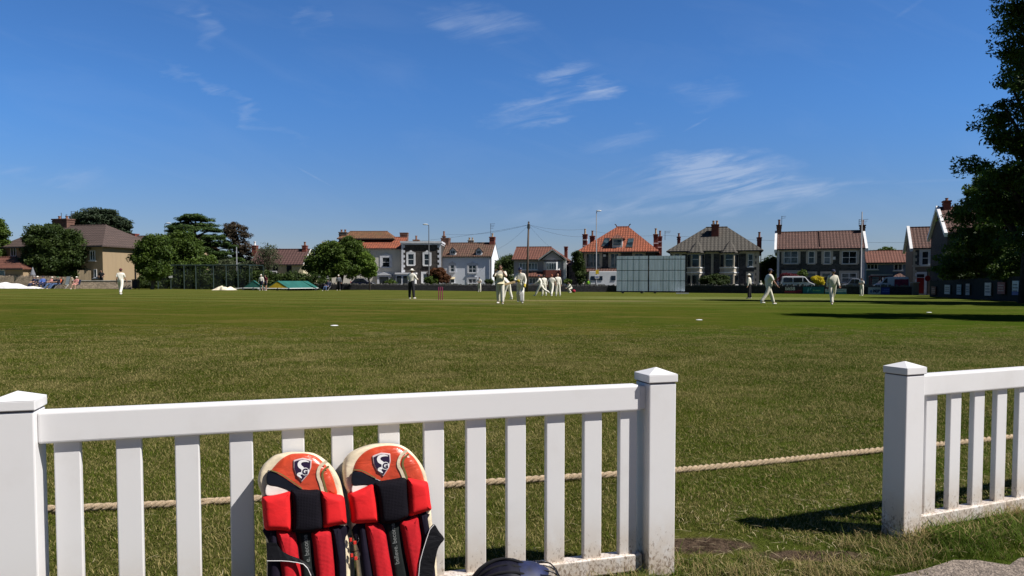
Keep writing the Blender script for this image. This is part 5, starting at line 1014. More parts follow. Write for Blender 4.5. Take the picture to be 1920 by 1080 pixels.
bush('maroon leaved shrub at the left of the terraced pair', 88, 1482, [(1482, 519, 20, 6), (1474, 525, 16, 6), (1493, 522, 8, 7)], L_red, (80, 50), .35, .13, 35); bush('green climber beside the left terraced door', 89, 1504, [(1504, 515, 7, 8), (1500, 524, 7, 8)], L_mid, (50, 50), .35, .13, 36)
bush('bright yellow flowering shrub behind the wall', 83.5, 1533, [(1534, 525, 8, 6), (1527, 523, 5, 3.5), (1538, 530, 5, 5)], L_yel, (60, 60), .3, .11, 37); bush('yellow green bush beside the tall end house', 69, 1772, [(1773, 514, 11, 7), (1778, 519, 9, 5)], L_lime, (60, 60), .35, .12, 38)
bush('low garden shrub by the grey house gate', 96, 1066, [(1064, 528, 7, 5)], L_mid, (30, 50), .3, .12, 39); bush('ivy bush against the white cottage wall', 97, 917, [(917, 528, 6, 5)], L_deep, (30, 50), .3, .12, 40)
# hedge behind the nets
p = P(370, 530, 86); hb = [(P(x, y, 86).x, rr.uniform(-.5, .5), P(x, y, 86).z - G(p.x, p.y), 1.7, 1.1, .9) for x in range(258, 590, 14) for y in (524, 536)]
hb = [(a - p.x, b_, c, d, e, f) for a, b_, c, d, e, f in hb]; hr_ = thing('hedge', 'long dark unclipped hedge behind the practice nets and green covers', 'hedge', (p.x, p.y, G(p.x, p.y))); leaf_mesh('foliage', L_deep, hb, hr_, 41, 900, 50, .5, .16, 1, .8, .1, .2)
mb = MB()
for x in range(-9, 10): mb.tube([(x, 0, -.2), (x + .1, .1, .9)], .05, 5)
mb.build('stems', bark_d, hr_)
# big trees along the right boundary
def bigtree(label, x, y, H, Rr, seed, blobs=None, n=(620, 110), lean=(0, 0), size=.125):
    g = G(x, y); rt = thing('broadleaf_tree', label, 'tree', (x, y, g), 0, 'tall broadleaf trees along the right boundary'); rr = random.Random(seed); bl_ = blobs or []
    if not bl_:
        for i in range(16):
            t = i / 15; z = H * (.22 + .74 * t); a = i * 2.4; r0 = Rr * (.62 if t < .85 else .3) * (1 - .35 * t); bl_.append((math.cos(a) * r0, math.sin(a) * r0, z, Rr * .55 * (1 - .3 * t), Rr * .55 * (1 - .3 * t), H * .085))
    o, C_ = leaf_mesh('crown', L_big, bl_, rt, seed, n[0], n[1], .62, size, 1, .55, .25, .45)
    mb = MB(); mb.tube([(0, 0, -.3), (.1, 0, H * .2), (-.15, .1, H * .45), (.1, -.1, H * .7), (0, 0, H * .95)], [.42, .32, .25, .15, .05], 10)
    for b_ in bl_:
        z0 = max(1.2, b_[2] - H * .14); mb.tube(crom([(0, 0, z0), (b_[0] * .5, b_[1] * .5, (z0 + b_[2]) / 2 + .1), (b_[0], b_[1], b_[2])], 4), [.15, .14, .13, .11, .09, .08, .06, .05, .04], 6)
    for i in range(90):
        c = C_[rr.randrange(len(C_))]; b_ = min(bl_, key=lambda q_: (q_[0] - c[0]) ** 2 + (q_[1] - c[1]) ** 2 + (q_[2] - c[2]) ** 2); mb.tube([(b_[0] * .6, b_[1] * .6, b_[2] - .4), ((b_[0] * .6 + c[0]) / 2, (b_[1] * .6 + c[1]) / 2, (b_[2] - .3 + c[2]) / 2 + .1), tuple(c)], [.05, .035, .012], 4)
    mb.build('trunk', bark_d, rt, smooth=True); return rt
YT = 41.0; xt = P(1925, 530, YT).x; gt = G(xt, YT); k = YT / FPX; rr = random.Random(8); B2 = []
for (px, py, rx, ry_) in [(a_ + 42, b_, c_, d_) for a_, b_, c_, d_ in [(1965, -110, 110, 50), (1905, -60, 60, 40), (1935, -10, 85, 34), (1875, 10, 36, 18), (1940, 50, 75, 34), (1826, 262, 30, 18), (1822, 300, 30, 16), (1815, 330, 26, 18), (1820, 380, 34, 20), (1836, 200, 30, 16), (1868, 62, 38, 24), (1868, 92, 34, 20), (1885, 112, 36, 20), (1930, 110, 60, 28), (1885, 130, 34, 22), (1935, 165, 80, 30), (1860, 178, 40, 26), (1833, 160, 16, 12), (1925, 215, 85, 32), (1850, 225, 40, 26), (1815, 228, 14, 8), (1935, 275, 90, 34), (1850, 270, 42, 26), (1925, 335, 85, 34),
        (1850, 335, 40, 26), (1815, 345, 16, 14), (1930, 390, 90, 34), (1850, 392, 42, 24), (1925, 445, 100, 34), (2020, 60, 90, 60), (2030, 200, 90, 70), (2030, 340, 90, 70)]]:
    q_ = P(px, py, YT); B2.append((q_.x - xt, rr.uniform(-1.6, 1.6), q_.z - gt, rx * k, rx * k * .8, ry_ * k))
bigtree('towering dark broadleaf tree filling the right edge of the picture', xt, YT, 18, 3.5, 51, B2, (1650, 58), size=.115)
bigtree('tall broadleaf tree just outside the right edge that shades the near outfield', 20.9, 19.6, 14.0, 3.3, 52, None, (620, 70), size=.13)
bigtree('second tall broadleaf tree beyond the right edge throwing a shadow band', 32.5, 35.5, 15.5, 4.0, 53, None, (520, 60), size=.16)
bigtree('leafy broadleaf tree low behind the advertising boards', 36.5, 56, 9.5, 4.2, 54, None, (560, 70), size=.15)
tree('dusty green tree leaning out over the tarred fence by the tall end house', 64, 1822, [(1812, 482, 22, 16), (1790, 492, 22, 18), (1846, 462, 20, 22), (1842, 492, 38, 26), (1800, 512, 34, 12), (1872, 470, 34, 38), (1905, 500, 50, 30)], leafmat('dark_green_leaves', (.014, .028, .008), (.050, .075, .020)), (620, 70), .6, .14, .22, seed=55, inner=.25)  # dark dull green leaf colour used for this tree alone
tree('arching pale green small tree close to the right edge behind the boards', 48, 1905, [(1905, 500, 34, 20), (1930, 480, 40, 30), (1880, 512, 26, 12)], L_mid, (200, 60), .4, .11, .15, seed=56)
# ---------------------------------------------------------------- people
def cloth(n, c, r=.85): return M(n, c, r, .10, 6, bump=.35, bscale=14)
skin = M('skin', (.46, .27, .19), .6, .1, 8); skin2 = M('tanned_skin', (.34, .18, .12), .6, .1, 8); c_wh = cloth('cricket_whites', (.72, .69, .60)); c_cr = cloth('cream_whites', (.66, .62, .52)); c_blk = cloth('black_trousers', (.012, .012, .016)); c_navy = cloth('navy_cloth', (.02, .025, .06))
c_mar = cloth('maroon_cloth', (.09, .008, .02)); c_yel = cloth('pale_yellow_knit', (.60, .54, .36)); c_jean = cloth('blue_denim', (.06, .10, .20)); c_pink = cloth('pink_cloth', (.50, .22, .20)); c_org = cloth('orange_cloth', (.60, .13, .05)); c_blu = cloth('blue_cloth', (.07, .13, .38)); c_grn = cloth('green_cloth', (.03, .12, .07)); c_hiv = cloth('hi_vis_green', (.28, .62, .03)); c_gry = cloth('grey_cloth', (.16, .17, .19))
hairb = M('brown_hair', (.05, .028, .015), .8, .2, 20); hair_k = M('dark_hair', (.012, .01, .01), .7, .2, 20); shoe_w = M('white_shoe_leather', (.72, .70, .66), .5); shoe_k = M('black_shoe_leather', (.012, .012, .012), .4); dark = M('eye_dark', (.01, .01, .01), .4)
c_glove = cloth('yellow_gloves', (.55, .42, .05)); willow = M('willow_wood', (.52, .38, .20), .5, .2, 5); rubber = M('black_rubber_grip', (.015, .015, .02), .7)
def skin_mesh(nodes, edges, root=0, sub=1, sm_it=0):
    """grow one continuous tapered surface over a skeleton; nodes: (vector, radius)"""
    me = bpy.data.meshes.new('tmp'); me.from_pydata([tuple(n[0]) for n in nodes], edges, []); o = bpy.data.objects.new('tmp', me); COL.objects.link(o)
    sm = o.modifiers.new('s', 'SKIN'); sm.use_smooth_shade = True
    for i, n in enumerate(nodes): me.skin_vertices[0].data[i].radius = (n[1], n[1])
    me.skin_vertices[0].data[root].use_root = True
    if sub: ss = o.modifiers.new('u', 'SUBSURF'); ss.levels = sub; ss.render_levels = sub
    if sm_it: q_ = o.modifiers.new('m', 'SMOOTH'); q_.factor = .5; q_.iterations = sm_it
    dg = bpy.context.evaluated_depsgraph_get(); ev = o.evaluated_get(dg); m2 = ev.to_mesh()
    v = [tuple(x.co) for x in m2.vertices]; f = [tuple(p.vertices) for p in m2.polygons]; ev.to_mesh_clear(); bpy.data.objects.remove(o); bpy.data.meshes.remove(me); return v, f
def vdir(az, el): return Vector((math.sin(R(az)) * math.cos(R(el)), math.cos(R(az)) * math.cos(R(el)), math.sin(R(el))))
# pose: legs ((thigh forward deg, knee bend deg, outward deg) x2), arms ((upper az, upper el, fore az, fore el) x2) seen from the person: az 0 ahead, 90 to the right
POSES = {
 'stand': dict(lean=2, legs=((2, 3, 4), (-3, 3, 5)), arms=((-100, -78, -40, -75), (100, -78, 40, -75))),
 'walk': dict(lean=5, legs=((26, 8, 2), (-20, 18, 2)), arms=((190, -68, -20, -72), (20, -66, 10, -50))),
 'walk2': dict(lean=5, legs=((-22, 22, 2), (24, 6, 2)), arms=((-15, -66, 0, -50), (170, -66, 20, -72))),
 'stride': dict(lean=12, legs=((30, 4, 2), (-34, 30, 2)), arms=((-20, -55, 0, -30), (165, -60, 30, -65))),
 'akimbo': dict(lean=2, legs=((4, 3, 7), (-4, 3, 8)), arms=((-110, -50, 40, -40), (110, -50, -40, -40))),
 'face': dict(lean=-2, legs=((12, 8, 2), (-10, 12, 2)), arms=((-30, -40, 60, 55), (30, -40, -60, 55))),
 'notes': dict(lean=5, legs=((6, 3, 6), (-4, 3, 12)), arms=((-60, -62, 30, -5), (60, -62, -20, -2))),
 'bend': dict(lean=48, legs=((22, 14, 6), (-4, 10, 10)), arms=((-10, -70, 10, -60), (10, -70, -10, -60))),
 'sit': dict(lean=-8, legs=((82, 78, 8), (84, 74, 10)), arms=((-20, -58, 20, -15), (20, -58, -20, -15))),
 'recline': dict(lean=-24, legs=((72, 40, 6), (76, 44, 8)), arms=((-20, -50, 20, 0), (20, -50, -20, 0))),
 'crouch': dict(lean=30, legs=((72, 115, 12), (74, 118, 14)), arms=((-10, -50, 20, -40), (10, -50, -20, -40))),
 'bat': dict(lean=6, legs=((20, 10, 4), (-16, 16, 4)), arms=((-70, -72, 10, -62), (40, -62, -50, -10))),
 'cross': dict(lean=2, legs=((6, 4, 6), (-5, 4, 6)), arms=((-50, -58, 60, -5), (50, -58, -60, 5))),
}
def person(label, px, Y, H=1.78, face=180, pose='stand', top=c_wh, legs=c_wh, sleeves='short', shoes=shoe_w, sk=skin, hat=None, hatm=c_navy, hair=hairb, over=None, pads=False, gloves=False, shorts=False, z=None, head=(0, 0), group=None, girth=1.0, seat=None, y=None):
    q_ = POSES[pose]; x = P(px, 530, Y).x; g = G(x, Y) if z is None else z; s = H / 1.78
    rt = thing('person', label, 'person', (x, Y, g), R(face), group); rt.scale = (s, s, s)
    J = {}; hipz = 1.0
    def leg(sd, th, kn, out):
        hip = Vector((sd * .095, 0, 0)); t = R(th); d1 = Vector((sd * math.sin(R(out)) * .8, math.sin(t), -math.cos(t))).normalized(); t2 = R(th - kn); d2 = Vector((sd * math.sin(R(out)) * .6, math.sin(t2), -math.cos(t2))).normalized()
        kn_ = hip + d1 * .43; an = kn_ + d2 * .43; fx = Vector((sd * .25, 1, 0)).normalized(); return hip, kn_, an, an + fx * .15 + Vector((0, 0, -.055))
    LL = [leg(sd, *q_['legs'][i]) for i, sd in enumerate((-1, 1))]
    low = min(l[2].z for l in LL); hz = -low + .085
    if seat: hz = seat + .09
    if pose == 'walk' or pose == 'walk2' or pose == 'stride': pass
    off = Vector((0, 0, hz)); LL = [[v + off for v in l] for l in LL]
    ln = R(q_['lean']); up = Vector((0, math.sin(ln), math.cos(ln))); fw = Vector((0, math.cos(ln), -math.sin(ln)))
    pel = off + Vector((0, 0, .0)); T = lambda u, f=0, r=0: pel + up * u + fw * f + Vector((r, 0, 0))
    waist, chest, sh, nk, hb_ = T(.14), T(.30, .01), T(.45), T(.53), T(.585, .01)
    hc = T(.68, .02 + head[1] * .001)
    AA = []
    for i, sd in enumerate((-1, 1)):
        a = q_['arms'][i]; s0 = T(.455, -.005, sd * .185); e0 = s0 + vdir(a[0], a[1]) * .28; w0 = e0 + vdir(a[2], a[3]) * .25; AA.append((s0, e0, w0, w0 + vdir(a[2], a[3]) * .075))
    g_ = girth; N = [(pel, .10 * g_), (waist, .10 * g_), (chest, .105 * g_), (sh, .070), (nk, .056), (hb_, .055)]; E_ = [(0, 1), (1, 2), (2, 3), (3, 4), (4, 5)]
    for l in LL: b_ = len(N); N += [(l[0], .088), (l[1], .058), (l[1] + (l[2] - l[1]) * .35, .054), (l[2], .038), (l[3], .030)]; E_ += [(0, b_), (b_, b_ + 1), (b_ + 1, b_ + 2), (b_ + 2, b_ + 3), (b_ + 3, b_ + 4)]
    for a in AA: b_ = len(N); N += [(a[0], .050), (a[1], .042), (a[1] + (a[2] - a[1]) * .3, .040), (a[2], .026), (a[3], .030)]; E_ += [(3, b_), (b_, b_ + 1), (b_ + 1, b_ + 2), (b_ + 2, b_ + 3), (b_ + 3, b_ + 4)]
    mb = MB(); v, f = skin_mesh(N, E_); mb.add(v, f, 0)
    yaw = Matrix.Rotation(R(head[0]), 3, 'Z') @ Matrix.Rotation(-R(q_['lean'] * .6 + head[1]), 3, 'X')
    # head: skull, jaw, nose, ears, eyes, mouth in the one body mesh
    hv = MB(); hv.ell((0, 0, 0), (.076, .095, .112), 14, 10)
    for i, p in enumerate(hv.v):
        p = Vector(p)
        if p.z < -.02: k_ = (-.02 - p.z) / .09; p.x *= 1 - .30 * k_; p.y = p.y * (1 - .22 * k_) + .012 * k_
        hv.v[i] = p
    hv.add([(-.013, .088, -.012), (.013, .088, -.012), (0, .088, .030), (0, .118, -.018), (0, .086, -.024)], [(0, 3, 2), (3, 1, 2), (0, 4, 3), (4, 1, 3)])
    for sd in (-1, 1): hv.ell((sd * .079, -.005, .0), (.012, .022, .032), 6, 5)
    mb.add([hc + yaw @ Vector(p) for p in hv.v], hv.f, 0)
    ev = MB()
    for sd in (-1, 1): ev.ell((sd * .028, .086, .012), (.011, .008, .006), 6, 4); ev.obox((sd * .029, .090, .030), (.016, 0, 0), (0, .005, 0), (0, 0, .004))
    ev.obox((0, .085, -.050), (.022, 0, 0), (0, .006, 0), (0, 0, .004)); mb.add([hc + yaw @ Vector(p) for p in ev.v], ev.f, 1)
    # fingers and thumb
    for i, sd in enumerate((-1, 1)):
        w0, p0 = AA[i][2], AA[i][3]; d = (p0 - w0).normalized(); sx = d.cross(Vector((0, 1, .2))).normalized(); cu = sx.cross(d).normalized() * (-1 if False else 1)
        for k_, (o_, ln_) in enumerate(((-.026, .062), (-.009, .072), (.009, .068), (.025, .052))):
            b0 = p0 + sx * o_ + d * .012; mb.tube([b0, b0 + d * ln_ * .5 + cu * .008, b0 + d * ln_ * .85 + cu * .026], [.0095, .0088, .007], 5, 0)
        b0 = p0 - sx * .028 - d * .03; mb.tube([b0, b0 - sx * .026 + d * .02 + cu * .006, b0 - sx * .034 + d * .046 + cu * .014], [.011, .010, .008], 5, 0)
    mb.build('body', [sk, dark], rt, smooth=True)
    # clothing follows the same skeleton
    tn = [(T(-.05), .166 * g_), (T(.12), .163 * g_), (T(.385, .01), .150 * g_), (T(.54), .070)]; te = [(0, 1), (1, 2), (2, 3)]
    for a in AA:
        b_ = len(tn); tn.append((a[0], .088)); te.append((2, b_))
        if sleeves == 'none': continue
        if sleeves == 'short': tn.append((a[0] + (a[1] - a[0]) * .95, .074)); te.append((b_, b_ + 1))
        else: tn += [(a[1], .066), (a[2] + (a[2] - a[1]) * .06, .052)]; te += [(b_, b_ + 1), (b_ + 1, b_ + 2)]
    v, f = skin_mesh(tn, te, 2, 2, 10); mb = MB(); mb.add(v, f); mb.build('shirt', top, rt, smooth=True)
    if over:
        v, f = skin_mesh([(T(-.05), .176 * g_), (T(.14), .176 * g_), (T(.40, .01), .158 * g_)], [(0, 1), (1, 2)], 1, 2, 4); mb = MB(); mb.add(v, f); mb.build('sleeveless_jumper', over, rt, smooth=True)
    ln_ = [(pel + up * .20, .145 * g_), (pel, .158 * g_)]; le = [(0, 1)]
    for l in LL:
        b_ = len(ln_); ln_ += [(l[0] + Vector((0, 0, -.02)), .122), (l[1] + (l[0] - l[1]) * .08, .094)]; le += [(1, b_), (b_, b_ + 1)]
        if not shorts: ln_ += [(l[1] + (l[2] - l[1]) * .4, .088), (l[2] + (l[2] - l[1]) * .08, .080)]; le += [(b_ + 1, b_ + 2), (b_ + 2, b_ + 3)]
    v, f = skin_mesh(ln_, le, 1, 2, 4); mb = MB(); mb.add(v, f); mb.build('shorts' if shorts else 'trousers', legs, rt, smooth=True)
    for l in LL:
        fx = (l[3] - l[2]); fx.z = 0; fx.normalize(); a = l[2] + Vector((0, 0, -.045)); v, f = skin_mesh([(a - fx * .05, .040), (a + fx * .06, .042), (a + fx * .15, .034), (a + fx * .19, .022)], [(0, 1), (1, 2), (2, 3)], 0); v = [(p[0], p[1], max(p[2], a.z - .036)) for p in v]; mb = MB(); mb.add(v, f); mb.build('shoe', shoes, rt, smooth=True)
        if pads:
            fd = Vector((0, 1, 0)); m_ = MB(); A0, K0 = l[2], l[1]; ax = (K0 - A0).normalized(); nn = (fd - ax * fd.dot(ax)).normalized(); sx = ax.cross(nn)
            for j, (o_, hgt) in enumerate(((-.055, .50), (0, .60), (.055, .50))):
                m_.tube([A0 + nn * .075 + sx * o_ + ax * t for t in (-.02, .05, .2, .35, hgt - .03, hgt)], [.02, .036, .038, .040, .036, .015], 8)
            m_.build('leg_pad', shoe_w, rt, smooth=True)
    if gloves:
        for a in AA: mb = MB(); mb.ell(tuple(a[3]), (.06, .055, .075), 10, 8); mb.tube([a[2] - (a[3] - a[2]) * .6, a[2], a[3]], [.05, .052, .05], 8); mb.build('glove', c_glove, rt, smooth=True)
    # hair or headgear
    mb = MB(); hh = MB(); hh.ell((0, -.012, .022), (.084, .098, .104), 14, 8); keep = [f for f in hh.f if sum(Vector(hh.v[i]).y * .75 - Vector(hh.v[i]).z for i in f) / len(f) < .03]
    mb.add([hc + yaw @ Vector(p) for p in hh.v], keep)
    if hair: mb.build('hair', hair, rt, smooth=True)
    if hat:
        mb = MB(); cp = MB(); cp.ell((0, -.004, .042), (.092, .108, .092), 14, 8); kp = [f for f in cp.f if sum(cp.v[i][2] for i in f) / len(f) > (.035 if hat != 'helmet' else -.02) or (hat == 'helmet' and sum(cp.v[i][1] for i in f) / len(f) < 0)]
        mb.add([hc + yaw @ Vector(p) for p in cp.v], kp)
        if hat in ('cap', 'helmet'):
            pk = MB(); o1 = [(math.sin(t) * .075, .055 + math.cos(t) * .04, .052) for t in [-1.5 + .5 * i for i in range(7)]]; o2 = [(math.sin(t) * .085, .085 + math.cos(t) * .095, .036) for t in [-1.5 + .5 * i for i in range(7)]]
            pk.add(o1 + o2 + [(a, b_, c - .010) for a, b_, c in o1 + o2], [(i, i + 7, i + 8, i + 1) for i in range(6)] + [(i + 14, i + 15, i + 22, i + 21) for i in range(6)] + [(i + 7, i + 21, i + 22, i + 8) for i in range(6)]); mb.add([hc + yaw @ Vector(p) for p in pk.v], pk.f)
        if hat == 'sunhat':
            br = MB(); br.lathe((0, 0, 0), [(.088, .040), (.175, .020), (.178, .026), (.088, .052)], 18); mb.add([hc + yaw @ Vector(p) for p in br.v], br.f)
        ho = mb.build({'cap': 'cap', 'helmet': 'helmet', 'sunhat': 'sun_hat'}[hat], hatm, rt, smooth=True)
        if hat == 'helmet':
            gr = MB()
            for zz in (-.01, -.04, -.07): gr.tube([hc + yaw @ Vector((math.sin(t) * .10, .02 + math.cos(t) * .12, zz)) for t in [-1.4 + .35 * i for i in range(9)]], .004, 5)
            gr.build('grille', m_met, ho)
    rt['_hand'] = 0; del rt['_hand']
    return rt, AA, s
fg = 'cricketers in whites out on the field'
def Yof(hpx, H=1.78): return FPX * H / hpx
person('fielder in maroon cap seen from behind walking away at left', 226, 46.5, 1.75, 8, 'walk', c_wh, c_wh, 'short', hat='cap', hatm=c_mar, group=fg, girth=1.12)
person('umpire in white sun hat and black trousers standing at left of the stumps', 771, 43.5, 1.80, -25, 'notes', c_wh, c_blk, 'long', hat='sunhat', hatm=c_wh, group='umpires in black trousers', girth=1.08)
person('small distant fielder with dark cap before the white cottage', 899, 86, 1.74, 160, 'cross', c_wh, c_wh, 'short', hat='cap', hatm=c_navy, group=fg)
person('bearded bowler in cream jumper raising both hands to his face', 938, 33.6, 1.82, 172, 'face', c_cr, c_cr, 'short', sk=skin2, hair=hairb, over=c_yel, group=fg, girth=1.1)
person('player in whites bending forward half hidden behind the bowler', 953, 44.5, 1.78, 60, 'bend', c_wh, c_wh, 'long', hair=hair_k, group=fg)
bt, AA, s = person('batsman in navy helmet and leg pads carrying a bat across his body', 976, 35.6, 1.78, 168, 'bat', c_wh, c_wh, 'long', hat='helmet', hatm=M('navy_helmet', (.012, .014, .04), .35), pads=True, gloves=True, group=fg)
h0 = AA[1][3]; cb = thing('cricket_bat', 'pale wooden cricket bat held across the batsman', 'bat', tuple(bt.matrix_basis @ h0)); cb.rotation_euler = (R(0), R(-104), R(8))
mb = MB(); mb.box(-.054, .054, -.012, .018, .16, .72); mb.build('blade', willow, cb, bevel=.012); mb = MB(); mb.tube([(0, 0, -.12), (0, 0, .17)], .017, 8); mb.build('handle', rubber, cb, smooth=True)
person('fielder striding left at the edge of the celebrating group', 1014, 59.0, 1.80, 75, 'stride', c_wh, c_wh, 'long', hat='cap', hatm=c_navy, group=fg)
person('fielder with dark hair in the left middle of the group', 1020, 59.6, 1.72, 20, 'stand', c_wh, c_wh, 'long', hair=hair_k, group=fg)
person('red haired fielder with his back turned in the middle of the group', 1034, 57.4, 1.80, -20, 'walk', c_wh, c_wh, 'short', hair=M('ginger_hair', (.25, .07, .03), .8), group=fg, girth=1.1)
person('bald fielder at the right end of the group', 1046, 57.8, 1.80, 15, 'stand', c_wh, c_wh, 'long', hair=None, group=fg)
person('person in white crouching by the dark wall with a red bag', 1071, 84, 1.75, 110, 'crouch', c_wh, c_wh, 'long', hair=hair_k)
mb = MB(); mb.ell((0, 0, .30), (.20, .15, .18), 10, 8); p = P(1076, 530, 84.3); bg_ = thing('bag', 'bright red bag beside the crouching person', 'bag', (p.x, 84.3, G(p.x, 84.3) - .12)); mb.build('sack', c_mar if False else cloth('red_cloth', (.35, .02, .04)), bg_, smooth=True)
person('umpire in cream sun hat and black trousers at right of the sightscreen', 1405, 51.5, 1.76, 60, 'stand', c_wh, c_blk, 'long', hat='sunhat', hatm=c_wh, group='umpires in black trousers', girth=1.1)
person('stocky fielder in dark cap walking to the right', 1441, 35.8, 1.82, -82, 'walk', c_wh, c_cr, 'short', hat='cap', hatm=c_navy, sk=skin2, group=fg, girth=1.15)
person('broad fielder in long sleeves walking towards the camera', 1561, 36.2, 1.80, 176, 'walk2', c_cr, c_cr, 'long', hat='cap', hatm=c_navy, sk=skin2, group=fg, girth=1.2)
person('distant fielder bending with arms folded before the advertising boards', 1616, 71, 1.72, 120, 'cross', c_wh, c_wh, 'short', hair=hair_k, group=fg)
# spectators and bystanders
person('person in dark clothes standing behind the stone wall at the tan house', 190.5, 80.5, 1.7, 180, 'akimbo', c_blk, c_blk, 'short', hair=hair_k, z=G(-44, 80) + .35)
person('man in white shirt and navy shorts by the pitch covers', 490, 78, 1.72, 175, 'stand', c_wh, c_navy, 'long', shorts=True, hat='cap', hatm=c_wh)
person('man in dark red top by the pitch covers', 498, 78.4, 1.68, 150, 'stand', c_mar, c_navy, 'short', shorts=True, hair=hair_k)
person('person sitting in dark top and pale jeans under the spreading tree', 614, 84, 1.66, 150, 'sit', c_navy, c_jean, 'long', seat=.42, hair=hair_k)
person('slim person in grey standing under the spreading tree', 635, 86, 1.85, 180, 'stand', c_gry, c_blk, 'long', hat='cap', hatm=c_wh)
person('person in hi vis green jacket behind the dark wall', 1103.5, 97.2, 1.7, 180, 'stand', c_hiv, c_navy, 'long', hair=hair_k)
person('person in white top behind the dark wall near the lamp post', 1093, 97.4, 1.72, 190, 'stand', c_wh, c_navy, 'short', hair=c_wh)
person('person in white behind the dark wall near the striding fielder', 1426, 87.4, 1.5, 180, 'stand', c_wh, c_navy, 'short', hat='cap', hatm=c_wh)
def chair(label, px, Y, face, tall=.85, colr=None, seatw=.5):
    x = P(px, 530, Y).x; rt = thing('folding_chair', label, 'chair', (x, Y, G(x, Y)), R(face), 'chairs along the stone wall'); m_ = colr or c_navy; w_ = seatw / 2
    mb = MB(); mb.slab([(-w_, -.22, .40), (w_, -.22, .40), (w_, .24, .44), (-w_, .24, .44)], (0, 0, .025)); mb.build('seat', m_, rt)
    mb = MB(); mb.slab([(-w_, -.22, .46), (w_, -.22, .46), (w_, -.42, tall + .08), (-w_, -.42, tall + .08)], (0, -.02, .01)); mb.build('backrest', m_, rt)
    for sx in (-1, 1):
        mb = MB(); mb.tube([(sx * (w_ + .01), .26, 0), (sx * (w_ + .01), -.20, .44), (sx * (w_ + .01), -.43, tall + .10)], .014, 6); mb.build('frame', m_met, rt); mb = MB(); mb.tube([(sx * (w_ + .01), -.30, 0), (sx * (w_ + .01), .24, .43)], .014, 6); mb.build('leg', m_met, rt)
YS = 75.5
sp_ = [(63, 'spectator in navy top seated leftmost beside the white sheet', c_navy, c_navy, 'cap', c_gry, 'sit', 150, skin), (69.5, 'spectator in white cap leaning forward with bare legs', c_gry, c_navy, 'cap', c_wh, 'sit', 165, skin), (80, 'spectator in blue top leaning forward on a chair', c_blu, c_navy, 'cap', c_navy, 'sit', 190, skin),
       (93, 'spectator in pink shirt and jeans with a white cap', c_pink, c_jean, 'cap', c_wh, 'recline', 150, skin), (103.5, 'spectator in green cap and dark top beside the orange shirt', c_blk, c_jean, 'cap', c_grn, 'recline', 150, skin), (110, 'spectator in orange shirt reclining in a chair', c_org, c_jean, None, c_wh, 'recline', 140, skin2), (143, 'bare armed spectator in white cap sitting alone at the right', c_pink, c_pink, 'cap', c_wh, 'sit', 175, skin)]
for i, (px, lb, tp, lg, ht, hm, ps, fc, sk_) in enumerate(sp_):
    person(lb, px, YS + (i % 2) * .5, 1.72, fc, ps, tp, lg, 'short' if i != 2 else 'long', shoe_w, sk_, ht, hm, seat=.42, group='spectators sitting by the stone wall', shorts=(i in (1, 6)))
    chair(['navy chair under the leftmost spectator', 'chair under the bare legged spectator', 'chair under the spectator in blue', 'chair under the pink shirted spectator', 'chair under the green capped spectator', 'chair under the orange shirted spectator', 'chair under the lone right hand spectator'][i], px, YS + (i % 2) * .5, fc)
chair('empty tall backed pale grey folding chair between the spectators', 122, YS, 160, 1.15, M('pale_grey_slats', (.36, .40, .40), .6), .5)
chair('chair under the person sitting below the spreading tree', 614, 84, 150)
mb = MB(); p = P(62, 530, 76.2); um = thing('parasol', 'folded grey and blue striped parasol standing by the leftmost spectator', 'parasol', (p.x, 76.2, G(p.x, 76.2))); mb.tube([(0, 0, 0), (0, 0, 2.2)], .02, 6); mb.build('pole', m_met, um); mb = MB(); mb.lathe((0, 0, 1.3), [(.30, 0), (.24, .15), (.10, .6), (.03, .85)], 10); mb.build('canopy', c_gry, um, smooth=True)
# ---------------------------------------------------------------- stumps, discs, bat and ball things
st_m = M('maroon_plastic', (.26, .03, .09), .35)
x = P(826, 530, 41.6).x; wk = thing('wicket', 'three maroon stumps standing on the pitch', 'stumps', (x, 41.6, G(x, 41.6)))
for i in (-1, 0, 1): mb = MB(); mb.lathe((i * .105, 0, 0), [(.008, -.05), (.021, .01), (.021, .69), (.014, .711)], 10); mb.build('stump', st_m, wk, smooth=True)
for i in (-1, 1): mb = MB(); mb.lathe((i * .0525, 0, 0), [(.009, .716), (.012, .722), (.009, .728)], 8, sx=4.2); mb.build('bail', st_m, wk)
disc_m = M('white_disc', (.75, .75, .74), .5)
for px, py, lb in ((627, 611, 'white marker disc in the left middle of the outfield'), (1311, 600, 'white marker disc in the right middle of the outfield'), (1742, 586, 'white marker disc between the two tree shadows')):
    for it in range(1): Y = 24 if py < 590 else 17.5
    for k in range(6): r = ray(px, py); t = (G(r.x / r.y * Y, Y) - CAMH) / r.z; Y = .5 * Y + .5 * r.y * t
    x = r.x / r.y * Y; mb = MB(); mb.lathe((0, 0, 0), [(.08, .002), (.085, .006), (.07, .014), (.03, .018)], 18); o = mb.build('marker_disc', disc_m, smooth=False); o.location = (x, Y, G(x, Y)); setp(o, lb, 'marker disc', 'white marker discs on the outfield')
